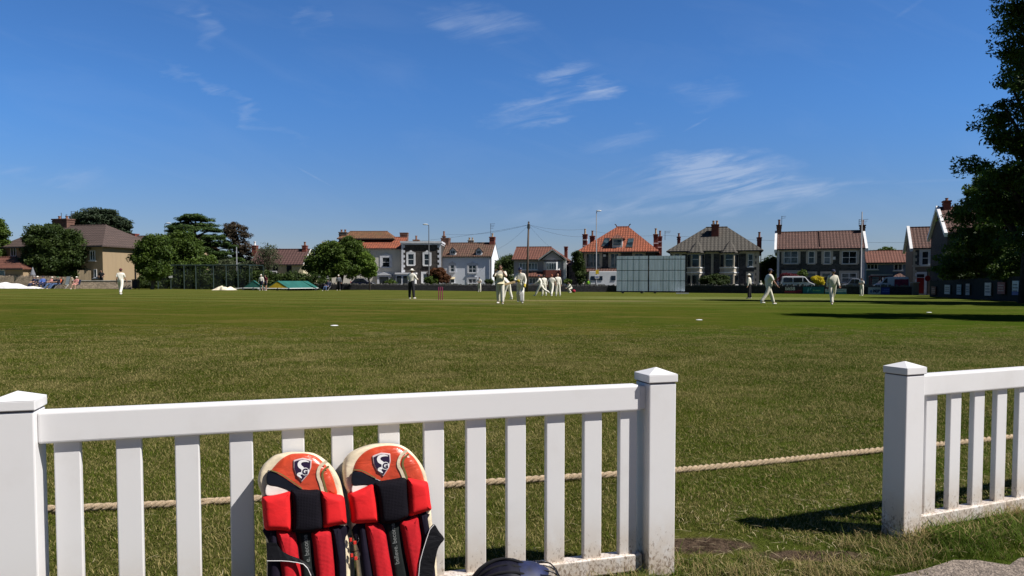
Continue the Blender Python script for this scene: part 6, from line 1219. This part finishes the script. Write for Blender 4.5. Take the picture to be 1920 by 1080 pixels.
# ---------------------------------------------------------------- sightscreen
YSC = 80; F = Frame(1156, YSC, -13); rt = F.root('sightscreen', 'large pale grey slatted cricket sightscreen in two halves', 'sightscreen'); m_slat = M('pale_grey_green_slats', (.64, .74, .84), .75, .12, 1, aniso=(3, 3, .4)); m_sd = M('dark_gap', (.05, .065, .07), .8)
Wd = F.q(1284.5, 515)[0]; zt = F.q(1156, 480)[1]; z1 = F.q(1156, 487)[1]; z2 = F.q(1156, 507.5)[1]; z3 = F.q(1156, 527)[1]; z4 = F.q(1156, 546.5)[1]; mid = F.q(1216, 515)[0]
for (a, b_) in ((0, mid - .06), (mid + .06, Wd)):
    mb = MB(); rr = random.Random(2)
    for (za, zb) in ((zt, z1), (z1, z2), (z2, z3), (z3, z4)):
        x = a
        while x < b_ - .02:
            w_ = min(.30, b_ - x); jj = .007 if int((x - a) / .30) % 2 else 0; mb.box(x + .006, x + w_ - .006, jj, jj + .03, zb + .05, za - .012); x += w_
    mb.build('slats', m_slat, rt)
    mb = MB(); mb.box(a, b_, .06, .09, z4 + .05, zt - .05); mb.box(a, b_, .045, .12, z2 - .03, z2 + .03); mb.box(a, b_, .045, .12, z3 - .03, z3 + .03); mb.build('frame', m_sd, rt)
    mb = MB()
    for x in (a + .5, b_ - .5): mb.tube([(x, .1, zt - .5), (x, 1.9, .15)], .04, 6); mb.tube([(x, .1, .12), (x, 2.1, .12)], .05, 6)
    mb.build('brace', m_sd, rt)
mb = MB()
for x in (.7, mid - .7, mid + .7, Wd - .5):
    mb.tube([(x, -.25, .13), (x, -.17, .13)], .13, 12)
mb.build('wheels', rubber, rt); mb = MB(); mb.box(Wd - .9, Wd + .4, -.45, -.1, -.02, .08); mb.build('white_foot', m_paint, rt)
# ---------------------------------------------------------------- practice nets
F = Frame(300, 82.5, -6); rt = F.root('practice_nets', 'dark green cricket practice net cage with slim posts', 'practice nets'); m_np = M('green_grey_tube', (.045, .07, .065), .5, metal=.3); zt = F.q(300, 497)[1]
xs_ = [F.q(p_, 520)[0] for p_ in (296, 320, 345, 367, 400, 424, 446, 468)]
for x in xs_: 
    mb = MB(); mb.tube([(x, 0, -.1), (x, 0, zt)], .06, 6); mb.build('post', m_np, rt)
mb = MB()
for y_ in (0, 3.4): mb.tube([(xs_[0], y_, zt), (xs_[-1], y_, zt)], .05, 6)
for x in xs_: mb.tube([(x, 0, zt), (x, 3.4, zt)], .03, 5); mb.tube([(x, 3.4, -.1), (x, 3.4, zt)], .04, 5)
mb.build('top_frame', m_np, rt)
net, t_, b_ = nmat('green_netting'); h_ = NT(t_); tr = h_.n('ShaderNodeBsdfTransparent'); ms = h_.n('ShaderNodeMixShader'); ms.inputs[0].default_value = .30; b_.inputs['Base Color'].default_value = (.012, .022, .018, 1); b_.inputs['Roughness'].default_value = .95
t_.links.new(tr.outputs[0], ms.inputs[1]); t_.links.new(b_.outputs[0], ms.inputs[2]); t_.links.new(ms.outputs[0], t_.nodes['Material Output'].inputs[0])
mb = MB(); mb.box(xs_[0], xs_[-1], .02, .025, .02, zt - .05); mb.build('netting', net, rt)
mb = MB(); x = F.q(320.5, 520)[0]; z = F.q(320.5, 519)[1]; mb.box(x - .2, x + .2, -.10, -.07, z - .12, z + .12); mb.build('white_plate', m_paint, rt)
F = Frame(391, 90, -4); rt = F.root('garden_shed', 'small shed with white fascia half hidden behind the practice nets', 'shed'); a = F.q(418, 530)[0]; z = F.q(391, 516)[1]; mb = MB(); mb.box(0, a, 0, 2.5, -.3, z); mb.build('wall', brick('shed_brick', (.22, .10, .07)), rt); mb = MB(); mb.box(-.3, a + .3, -.35, 2.8, z + .003, z + .18); mb.build('roof', m_paint, rt); mb = MB(); mb.box(a * .3, a * .6, -.03, 0.01, .0, z - .25); mb.build('door', m_ddoor, rt)
# ---------------------------------------------------------------- covers and sheets
m_gc = M('green_cover_sheet', (.020, .115, .095), .5, .18, 1.2, bump=.3, bscale=3); m_yc = M('yellow_cover_end', (.42, .30, .015), .6, .25, 1.5, bump=.3, bscale=4)
def cover(label, A_, B_, C_, ht, mE, Y0, Y1):
    """tent shaped wheeled cover: near gable spans px A_..B_ at Y0, ridge runs back to px C_ at Y1"""
    a, b_ = P(A_, 530, Y0), P(B_, 530, Y0); c = (a + b_) / 2; e = P(C_, 530, Y1); d = Vector((e.x - c.x, e.y - c.y, 0)); Ln = d.length; d.normalize(); s_ = Vector((b_.x - a.x, 0, 0)) / 2; g = G(c.x, c.y)
    rt = thing('pitch_cover', label, 'pitch cover', (c.x, c.y, g), 0, 'wheeled pitch covers parked by the hedge'); base = .28
    p = [-s_ + Vector((0, 0, base)), s_ + Vector((0, 0, base)), Vector((0, 0, ht))]; q_ = [v + d * Ln for v in p]; t = Vector((0, 0, -.05))
    mb = MB(); mb.slab([p[0], p[2], q_[2], q_[0]], t); mb.slab([p[2], p[1], q_[1], q_[2]], t); mb.build('sheet', m_gc, rt)
    mb = MB(); ins = d * .03; mb.slab([p[0] + ins, p[1] + ins, p[2] + ins - Vector((0, 0, .02))], d * .03); mb.build('end_panel', mE, rt); mb = MB(); mb.slab([q_[0] - ins, q_[1] - ins, q_[2] - ins - Vector((0, 0, .02))], -d * .03); mb.build('end_panel', mE, rt)
    mb = MB(); mb.tube([p[0] + t, p[1] + t], .045, 6); mb.tube([p[0] + t, q_[0] + t], .045, 6); mb.tube([p[1] + t, q_[1] + t], .045, 6); mb.tube([q_[0] + t, q_[1] + t], .045, 6); mb.tube([p[0] + t, p[0] + t - s_.normalized() * .9 + Vector((0, 0, -.05))], .04, 6); mb.build('chassis', m_paint, rt)
    for v in (p[0], p[1], q_[0], q_[1], (p[0] + p[1]) / 2): mb = MB(); w_ = Vector((v.x, v.y, .14)); mb.tube([w_ - s_.normalized() * 0 - d * .04, w_ + d * .04], .14, 12); mb.build('wheel', rubber, rt)
cover('green pitch cover with a yellow gable end', 499, 541, 577, 1.02, m_yc, 78.5, 83.5); cover('green pitch cover with a dark end parked at the left of the yellow one', 456, 494, 478, 1.05, m_gc, 80.0, 84.0) 
cover('long green pitch cover partly hidden behind the yellow ended one', 545, 592, 560, 1.0, m_gc, 82.5, 86)
def heap(label, px0, px1, Y, ht, mat_, seed, dep=1.6, name='ground_sheet'):
    a, b_ = P(px0, 530, Y), P(px1, 530, Y); g = G((a.x + b_.x) / 2, Y); rr = random.Random(seed); nx, ny = 40, 12; W = b_.x - a.x; ph = [rr.uniform(0, 6) for _ in range(8)]; mb = MB(); v = []
    for j in range(ny + 1):
        for i in range(nx + 1):
            u, w_ = i / nx, j / ny; e = (math.sin(math.pi * min(1, u * 1.0)) ** .5) * math.sin(math.pi * w_) ** .7; h_ = ht * e * (.35 + .4 * abs(math.sin(u * 5 + ph[0] + w_)) + .25 * abs(math.sin(u * 13 + ph[1] - w_ * 3)) + .07 * math.sin(u * 29 + ph[2] + w_ * 5))
            v.append((u * W - W / 2, (w_ - .5) * dep + .15 * math.sin(u * 9 + ph[3]), max(.01, h_)))
    mb.add(v, [(j * (nx + 1) + i, j * (nx + 1) + i + 1, (j + 1) * (nx + 1) + i + 1, (j + 1) * (nx + 1) + i) for j in range(ny) for i in range(nx)]); o = mb.build(name, mat_, smooth=True); o.location = ((a.x + b_.x) / 2, Y, g); setp(o, label, 'ground sheet', 'crumpled pale ground sheets'); return o
heap('long crumpled white ground sheet at the far left', -60, 70, 73.5, .62, M('white_sheet', (.78, .76, .75), .6), 3, 2.4); heap('small crumpled cream heap in front of the practice nets', 401, 440, 78, .5, M('cream_sheet', (.70, .62, .46), .7), 9, 1.3)
F = Frame(247, 79, 0); rt = F.root('wheelie_bin', 'dark wheelie bin standing at the end of the low wall', 'bin'); mb = MB(); mb.slab([(0, 0, .1), (.55, 0, .1), (.55, .6, .1), (0, .6, .1)], (0, 0, .85)); mb.build('body', m_pipe, rt, bevel=.03); mb = MB(); mb.slab([(-.03, -.05, .955), (.58, -.05, .955), (.58, .65, 1.02), (-.03, .65, 1.02)], (0, 0, .05)); mb.build('lid', m_pipe, rt)
for i in (0, 1): mb = MB(); mb.tube([(.05 + i * .4, .55, .1), (.12 + i * .4, .55, .1)], .1, 10); mb.build('wheel', rubber, rt)
# ---------------------------------------------------------------- lamp posts, telegraph pole, wires, signs
m_lamp = M('galvanised_steel', (.17, .18, .20), .6, .15, 2); m_dpole = M('dark_painted_steel', (.045, .05, .055), .5)
def lamp(label, px, Y, top, arm, mat_, r=.085, head=True):
    p = P(px, top, Y); g = G(p.x, Y); h_ = p.z - g; rt = thing('street_lamp', label, 'street lamp', (p.x, Y, g), 0, 'street lamps along the road'); mb = MB(); mb.tube([(0, 0, 0), (0, 0, 1.2), (0, 0, 1.25), (0, 0, h_)], [r * 1.5, r * 1.5, r, r * .62], 8); mb.build('column', mat_, rt, smooth=True)
    if head: mb = MB(); mb.tube([(0, 0, h_ - .02), (arm * .5, 0, h_ + .10)], .04, 6); mb.build('arm', mat_, rt); mb = MB(); mb.ell((arm, 0, h_ + .12), (.38, .14, .09), 10, 6); mb.build('lantern', M('pale_lantern', (.6, .62, .62), .3), rt, smooth=True)
    return rt, h_
lamp('dark street lamp in front of the dark stone house', 804, 98, 422.5, -.45, m_dpole, .08); l1, hh_ = lamp('tall pale street lamp with yellow and white signs before the orange roofed villa', 1118.5, 97, 397, .3, m_lamp, .085); lamp('tall pale mast at the right end of the terraced pair', 1616.5, 86.5, 397, .0, m_lamp, .10, False); lamp('street lamp rising behind the cedar', 309, 106, 420, .5, m_dpole, .07); lamp('plain pale pole behind the practice nets', 443.5, 87, 463, 0, m_lamp, .08, False)
def plate(rt, x, z0, z1, w_, mat_, y=-.12, name='sign_plate'): mb = MB(); mb.box(x - w_ / 2, x + w_ / 2, y, y + .03, z0, z1); return mb.build(name, mat_, rt)
k = 97 / FPX; zc = P(1120, 510, 97).z - l1.location.z; plate(l1, .12, zc - .26, zc + .28, .42, M('yellow_sign', (.62, .42, .02), .5)); zc = P(1120, 518.5, 97).z - l1.location.z; wpl = plate(l1, .1, zc - .24, zc + .22, .56, m_paint); mb = MB(); mb.box(-.12, .32, -.125, -.121, zc - .14, zc + .02); mb.build('blue_band', M('sign_blue', (.02, .07, .25), .5), wpl)
p = P(989.5, 417, 92); g = G(p.x, 92); tp = thing('telegraph_pole', 'tall brown wooden telegraph pole in front of the grey house', 'telegraph pole', (p.x, 92, g)); hT = p.z - g; mb = MB(); mb.tube([(-.1, 0, -.2), (0, 0, hT * .5), (.12, 0, hT)], [.15, .135, .11], 10); mb.build('pole', M('creosoted_wood', (.10, .075, .06), .9, .3, 2, aniso=(6, 6, .4)), tp, smooth=True); mb = MB(); mb.tube([(.11, 0, hT - .75), (.12, 0, hT - .2)], [.20, .16], 8); mb.ell((.12, 0, hT), (.12, .12, .14), 8, 6); mb.build('terminal_box', m_dpole, tp)
TP = Vector((p.x + .12, 92, p.z - .3)); m_wire = M('overhead_cable', (.03, .03, .035), .6)
for (px, py, Y, sag, lb) in ((834, 439, 112, .5, 'overhead wire running left from the telegraph pole to the white cottage chimney'), (926, 470, 110, .4, 'overhead wire dropping left from the telegraph pole to the cottage gable'), (1046, 474, 99, .3, 'overhead wire dropping right from the telegraph pole to the grey house'), (1094, 444, 101, .4, 'lower overhead wire to the left villa chimney'), (1094, 430, 101, .3, 'upper overhead wire to the left villa chimney'), (600, 458, 108, .8, 'faint overhead wire running far left from the telegraph pole')):
    e = P(px, py, Y); mb = MB(); mb.tube([TP + (e - TP) * t - Vector((0, 0, 4 * sag * t * (1 - t))) for t in [i / 10 for i in range(11)]], .011, 4); setp(mb.build('overhead_wire', m_wire), lb, 'wire', 'overhead wires')
for (a, b_, lb) in (((1112, 433, 101), (1225, 442, 101), 'overhead wire passing behind the orange roofed villa'), ((1242, 441, 101), (1700, 455, 90), 'long overhead wire across the roofs of the right hand houses')):
    A_, E_ = P(*a), P(*b_); mb = MB(); mb.tube([A_ + (E_ - A_) * t - Vector((0, 0, 1.0 * t * (1 - t))) for t in [i / 12 for i in range(13)]], .011, 4); setp(mb.build('overhead_wire', m_wire), lb, 'wire', 'overhead wires')
p = P(1738.5, 530, 78.6); g = G(p.x, 78.6); sg = thing('road_sign', 'round dark red road sign on a post before the red door house', 'road sign', (p.x, 78.6, g)); zc = P(1738.5, 522, 78.6).z - g; mb = MB(); mb.tube([(0, 0, 0), (0, 0, zc + .75)], .04, 6); mb.build('post', m_dpole, sg); mb = MB(); mb.tube([(0, -.07, zc), (0, -.05, zc)], .30, 20); mb.build('disc', M('sign_red', (.25, .01, .015), .5), sg)
# ---------------------------------------------------------------- advertising boards
def on_wall(px, off=-.03):      # point on the face of the dark wall
    W = [(P(a, 530, b_).x, b_) for a, b_ in ((1290, 90), (1440, 85.5), (1712, 79.5))]; u = (px - 960) / FPX
    for (x0, y0), (x1, y1) in zip(W, W[1:]):
        t = (u * y0 - x0) / ((x1 - x0) - u * (y1 - y0))
        if 0 <= t <= 1 or (x1, y1) == W[-1]: d = Vector((x1 - x0, y1 - y0, 0)).normalized(); n = Vector((d.y, -d.x, 0)); return Vector((x0 + (x1 - x0) * t, y0 + (y1 - y0) * t, 0)) + n * -off, math.atan2(d.y, d.x)
def board(label, px0, px1, py0, py1, mat_, deco=None):
    a, ang = on_wall(px0); b_, _ = on_wall(px1); g = G(a.x, a.y); w_ = (b_ - a).length; z0 = P(px0, py1, a.y).z - g; z1 = P(px0, py0, a.y).z - g; rt = thing('advertising_board', label, 'advertising board', (a.x, a.y, g), ang, 'advertising boards on the dark wall'); mb = MB(); mb.box(.01, w_ - .01, -.05, 0, max(.02, z0), z1); pn = mb.build('panel', mat_, rt)
    if deco: deco(rt, w_, max(.02, z0), z1, pn)
def btext(par, s, x, z, size, mat_, bold=.0, name='lettering'):
    v, f = text_mesh(s, size, bold); mb = MB(); mb.add([(x + a, -.056, z + b_) for a, b_ in v], f); mb.build(name, mat_, par)
def d1(rt, w_, z0, z1, pn):
    btext(pn, 'bltS8', .12, z0 + (z1 - z0) * .50, .52, m_paint, .01); mb = MB(); mb.box(.05, w_ - .05, -.056, -.051, z0 + .12, z0 + .30); mb.slab([(w_ * .55, -.056, z0 + .05), (w_ - .05, -.056, z0 + .05), (w_ - .05, -.056, z0 + .42), (w_ * .75, -.056, z0 + .42)], (0, .003, 0)); mb.build('red_stripe', M('board_red', (.22, .02, .04), .5), pn)
def dashes(pn, x, z, n, w_, mat_, h_=.10):
    mb = MB(); rr = random.Random(n)
    for i in range(n): ww = w_ / n * rr.uniform(.55, .85); mb.box(x + i * w_ / n, x + i * w_ / n + ww, -.056, -.0515, z, z + h_ * rr.uniform(.7, 1.2))
    mb.build('lettering', mat_, pn)
def d2(rt, w_, z0, z1, pn):
    lt = M('pale_cyan_print', (.15, .42, .46), .5); c = (z0 + z1) / 2; mb = MB(); mb.slab([(w_ * .26, -.056, c + .28), (w_ * .31, -.056, c + .02), (w_ * .22, -.056, c - .28), (w_ * .20, -.056, c - .02)], (0, .003, 0)); mb.slab([(w_ * .33, -.056, c + .2), (w_ * .42, -.056, c + .34), (w_ * .36, -.056, c - .02)], (0, .003, 0)); mb.build('bird_mark', lt, pn); dashes(pn, w_ * .48, c - .10, 8, w_ * .36, M('pale_green_print', (.18, .45, .22), .5), .16)
def d3(rt, w_, z0, z1, pn): dashes(pn, .2, z0 + (z1 - z0) * .62, 9, w_ * .8, M('grey_print', (.2, .3, .35), .5), .10); mb = MB(); mb.box(.02, w_ - .02, -.056, -.051, z0, z0 + .22); mb.build('teal_band', M('teal_band', (.05, .2, .25), .5), pn)
def d4(rt, w_, z0, z1, pn): btext(pn, 'MJP', w_ * .40, z0 + (z1 - z0) * .28, .44, M('navy_print', (.02, .03, .08), .5), .02); mb = MB(); mb.ell((w_ * .26, -.05, z0 + (z1 - z0) * .42), (.13, .01, .16), 8, 6); mb.build('drop_mark', M('grey_blue_print', (.12, .17, .28), .5), pn)
def d5(rt, w_, z0, z1, pn): dashes(pn, .15, z0 + (z1 - z0) * .35, 6, w_ * .8, M('light_blue_print', (.12, .2, .5), .5), .1); dashes(pn, .3, z0 + (z1 - z0) * .62, 4, w_ * .6, M('light_blue_print', (.12, .2, .5), .5), .1)
board('dark advertising board reading bltS8 with a red stripe', 1470, 1504, 537.5, 551, M('board_black', (.03, .02, .03), .5), d1); board('teal advertising board with a pale bird mark', 1505, 1545, 537.5, 551.5, M('board_teal', (.012, .15, .17), .5, .15, .4), d2); board('white advertising board with a teal band', 1546.5, 1587, 541.5, 551.5, M('board_white', (.50, .54, .56), .5), d3)
board('pale grey advertising board reading MJP', 1627, 1651, 538.5, 552.5, M('board_grey', (.48, .49, .47), .5), d4); board('plain blue advertising board next to the pale grey one', 1651.5, 1668, 539, 552.5, M('board_blue', (.02, .045, .22), .5), d5)
# boards hanging on the tarred fence under the trees
fa, fb = Vector((P(1744, 530, 67.2).x, 67.2, 0)), Vector((P(2150, 530, 31).x, 31, 0)); fd = (fb - fa).normalized(); fang = math.atan2(fd.y, fd.x)
for i, (pxa, pxb, t0, t1, c1, lb) in enumerate(((1749, 1757, 537, 552, (.16, .05, .05), 'leftmost board on the tarred fence, dull maroon'), (1774, 1784, 534, 551, (.45, .47, .48), 'pale grey board second from left on the tarred fence'), (1797, 1805, 533.5, 552, (.33, .42, .46), 'pale blue board third from left on the tarred fence'), (1814, 1821, 532, 553, (.40, .38, .38), 'slim off white board in the middle of the tarred fence'),
        (1850, 1861.5, 530, 554, (.48, .46, .46), 'wide off white board left of the maroon pair on the tarred fence'), (1874, 1888, 529, 551, (.22, .06, .07), 'maroon board with pale figures near the right edge'), (1902, 1914, 526.5, 553, (.42, .50, .54), 'white and blue board nearest the right edge'))):
    def onf(px): u = (px - 960) / FPX; t = (u * fa.y - fa.x) / (fd.x - u * fd.y); return t
    ta, tb = onf(pxa), onf(pxb); q_ = fa + fd * ta; nn = Vector((fd.y, -fd.x, 0)); nn = nn if nn.x < 0 else -nn; g = G(q_.x, q_.y); c = q_ + nn * .12; rt = thing('advertising_board', lb, 'advertising board', (c.x, c.y, g), fang, 'boards hanging on the tarred fence'); w_ = tb - ta; z0, z1 = P(pxa, t1, q_.y).z - g, P(pxa, t0, q_.y).z - g; sy = -1
    mb = MB(); mb.box(0, w_, -.02, .02, z0, z1); pn = mb.build('panel', M('board_face', c1, .5, .15), rt)
    mb = MB(); rr = random.Random(i)
    cc = (.05, .06, .09) if i not in (0, 5) else (.5, .4, .38)
    for r_ in range(3):
        x = w_ * .12
        while x < w_ * .8: ww = w_ * rr.uniform(.08, .16); mb.box(x, x + ww, -.026, .026, z0 + (z1 - z0) * (.25 + .22 * r_), z0 + (z1 - z0) * (.33 + .22 * r_)); x += ww * 1.4
    mb.build('lettering', M('board_print', cc, .5), pn)
    if i == 6: mb = MB(); mb.box(.002, w_ - .002, -.027, .027, z0 + .002, z0 + (z1 - z0) * .25); mb.build('blue_band', M('board_blue_band', (.03, .08, .28), .5), pn)
# ---------------------------------------------------------------- vehicles behind the wall
paint_w = M('white_car_paint', (.66, .68, .71), .25, .04, coat=.6); paint_s = M('silver_car_paint', (.34, .37, .42), .25, .04, metal=.5, coat=.5); carg = glassy('car_glass', (.015, .02, .025), .3); tyre = M('tyre_rubber', (.02, .02, .02), .9); lampm = M('headlamp_glass', (.5, .5, .5), .1); tailm = M('tail_lamp', (.35, .01, .01), .2)
def vehicle(name, cat, label, px0, px1, Y, hgt, prof, wins, mat_, flip=False, wid=1.8, ang=-14, group='vehicles parked beyond the wall', deco=None, ground_off=0):
    F = Frame(px0, Y, ang); Ln = F.q(px1, 530)[0]; rt = thing(name, label, cat, tuple(F.o + Vector((0, 0, ground_off))), F.a, group); mx = lambda t: (1 - t if flip else t) * Ln
    pf = [(mx(a), .28 + b_ * (hgt - .28)) for a, b_ in prof]; mb = MB(); n = len(pf)
    ins = lambda z: .10 * max(0, (z - .55 * hgt) / hgt) * 2.2
    for sgn in (0, 1):
        pass
    v = [(x, ins(z), z) for x, z in pf] + [(x, wid - ins(z), z) for x, z in pf]; mb.add(v, [tuple(range(n)), tuple(range(2 * n - 1, n - 1, -1))] + [(i, i + n, (i + 1) % n + n, (i + 1) % n) for i in range(n)]); bd = mb.build('body', mat_, rt, bevel=.05, seg=3)
    for w_ in wins:
        pts_ = [(mx(a), .28 + b_ * (hgt - .28)) for a, b_ in w_]
        for yv, sg_ in ((-.012, 1), (wid + .012, -1)): mb = MB(); mb.slab([(x, yv + sg_ * ins(z), z) for x, z in pts_], (0, .03 * sg_, 0)); mb.build('window', carg, rt)
    for t in (.19, .80):
        for yv in (.02, wid - .22): wh = MB(); wh.tube([(Ln * t, yv, .32), (Ln * t, yv + .2, .32)], .32, 16); wo = wh.build('wheel', tyre, rt); rm = MB(); rm.tube([(Ln * t, yv - .008, .32), (Ln * t, yv + .208, .32)], .19, 12); rm.build('rim', m_lamp, wo)
    fx = mx(1.0); 
    for yv in (.12, wid - .42): mb = MB(); mb.box(min(fx, fx + (.02 if not flip else -.02)) - .03, fx + .03, yv, yv + .3, .62, .80); mb.build('headlight', lampm, rt)
    bx_ = mx(0.0)
    for yv in (.10, wid - .30): mb = MB(); mb.box(bx_ - .03, bx_ + .03, yv, yv + .2, .75, 1.1); mb.build('tail_light', tailm, rt)
    if deco: deco(rt, Ln, hgt, wid)
    return rt
van_p = [(0, 0), (0, .55), (.03, .95), (.08, 1), (.62, 1), (.70, .96), (.84, .60), (.97, .48), (1, .3), (1, 0)]
van_w = [[(.36, .60), (.36, .90), (.62, .90), (.62, .60)], [(.65, .60), (.65, .90), (.70, .90), (.80, .60)], [(.07, .60), (.07, .90), (.33, .90), (.33, .60)]]
rt_ = vehicle('van', 'van', 'white van with dark side windows behind the black board', 1465, 1529, 86.5, 2.0, van_p, van_w, paint_w)
car_p = [(0, 0), (0, .45), (.05, .62), (.20, .97), (.30, 1), (.55, 1), (.74, .62), (.96, .50), (1, .35), (1, 0)]; car_w = [[(.12, .62), (.22, .92), (.40, .95), (.40, .62)], [(.43, .62), (.43, .95), (.55, .94), (.69, .62)]]
vehicle('car', 'car', 'silver car behind the white and teal board', 1580, 1619, 84, 1.75, car_p, car_w, paint_s, flip=True)
def dv(rt, Ln, hgt, wid):
    mb = MB(); mb.box(Ln * .55, Ln * .96, -.022, -.008, hgt * .42, hgt * .86); mb.build('maroon_graphic', M('maroon_graphic', (.22, .02, .06), .4, .5, 1.5), rt)
vehicle('van', 'van', 'white van with a maroon side graphic beside the bus shelter', 1642, 1706, 83.3, 1.95, van_p, [[(.65, .60), (.65, .90), (.70, .90), (.80, .60)]], paint_w, flip=True, deco=dv)
mh_p = [(0, 0), (0, .96), (.03, 1), (.80, 1), (.90, .92), (.93, .60), (1, .45), (1, 0)]; vehicle('motorhome', 'motorhome', 'white motorhome with dark windows left of the sightscreen', 1104, 1172, 98.2, 2.65, mh_p, [[(.06, .50), (.06, .74), (.24, .74), (.24, .50)], [(.26, .50), (.26, .74), (.38, .74), (.38, .50)], [(.62, .5), (.62, .76), (.74, .76), (.74, .5)]], paint_w, wid=2.2, ang=-6)
vehicle('car', 'car', 'dark blue car parked under the spreading tree', 657, 700, 103, 1.5, car_p, car_w, M('dark_blue_paint', (.015, .02, .04), .25, coat=.5), ang=-3)
F = Frame(1634, 83.8, -18); rt = F.root('bus_shelter', 'glass bus shelter with a maroon edged roof', 'bus shelter'); w_ = F.q(1672, 520)[0]; zr_ = F.q(1634, 519)[1]; zt_ = F.q(1634, 514)[1]; m_mf = M('maroon_frame', (.09, .015, .02), .4)
mb = MB(); mb.box(-.15, w_ + .15, -.1, 1.5, zr_, zr_ + .12); ro = mb.build('roof', m_mf, rt); mb = MB(); mb.box(-.1, w_ + .1, -.05, 0, zr_ + .123, zt_); mb.build('roof_panel', m_fasc, ro)
for x in (0, w_ / 2, w_): mb = MB(); mb.box(x - .05, x + .05, 0, .1, -.1, zr_ - .003); mb.box(x - .05, x + .05, 1.35, 1.45, -.1, zr_ - .003); mb.build('post', m_mf, rt)
sg_, t_, b2 = nmat('shelter_glass'); h_ = NT(t_); tr = h_.n('ShaderNodeBsdfTransparent'); ms = h_.n('ShaderNodeMixShader'); ms.inputs[0].default_value = .35; b2.inputs['Base Color'].default_value = (.2, .25, .28, 1); b2.inputs['Roughness'].default_value = .1
t_.links.new(tr.outputs[0], ms.inputs[1]); t_.links.new(b2.outputs[0], ms.inputs[2]); t_.links.new(ms.outputs[0], t_.nodes['Material Output'].inputs[0])
mb = MB(); mb.box(.06, w_ - .06, 1.38, 1.40, .3, zr_ - .2); mb.build('back_glass', sg_, rt)
# ---------------------------------------------------------------- far tree line closing the horizon
rng = np.random.default_rng(77); fb_ = []
for i in range(260):
    a = -1.0 + 2.0 * i / 259; x = a * 260; y_ = 235 + 20 * math.sin(i * .7); fb_.append((x, y_, 1.3 + .9 * math.sin(i * 1.7), 3.2, 3, 1.9 + .8 * math.sin(i * .9)))
o, _ = leaf_mesh('distant_woodland', L_deep, fb_, None, 78, 5200, 16, 1.2, .6, 1, .8, .2, .3); setp(o, 'low distant line of trees seen through the gaps between houses', 'woodland', kind='stuff')
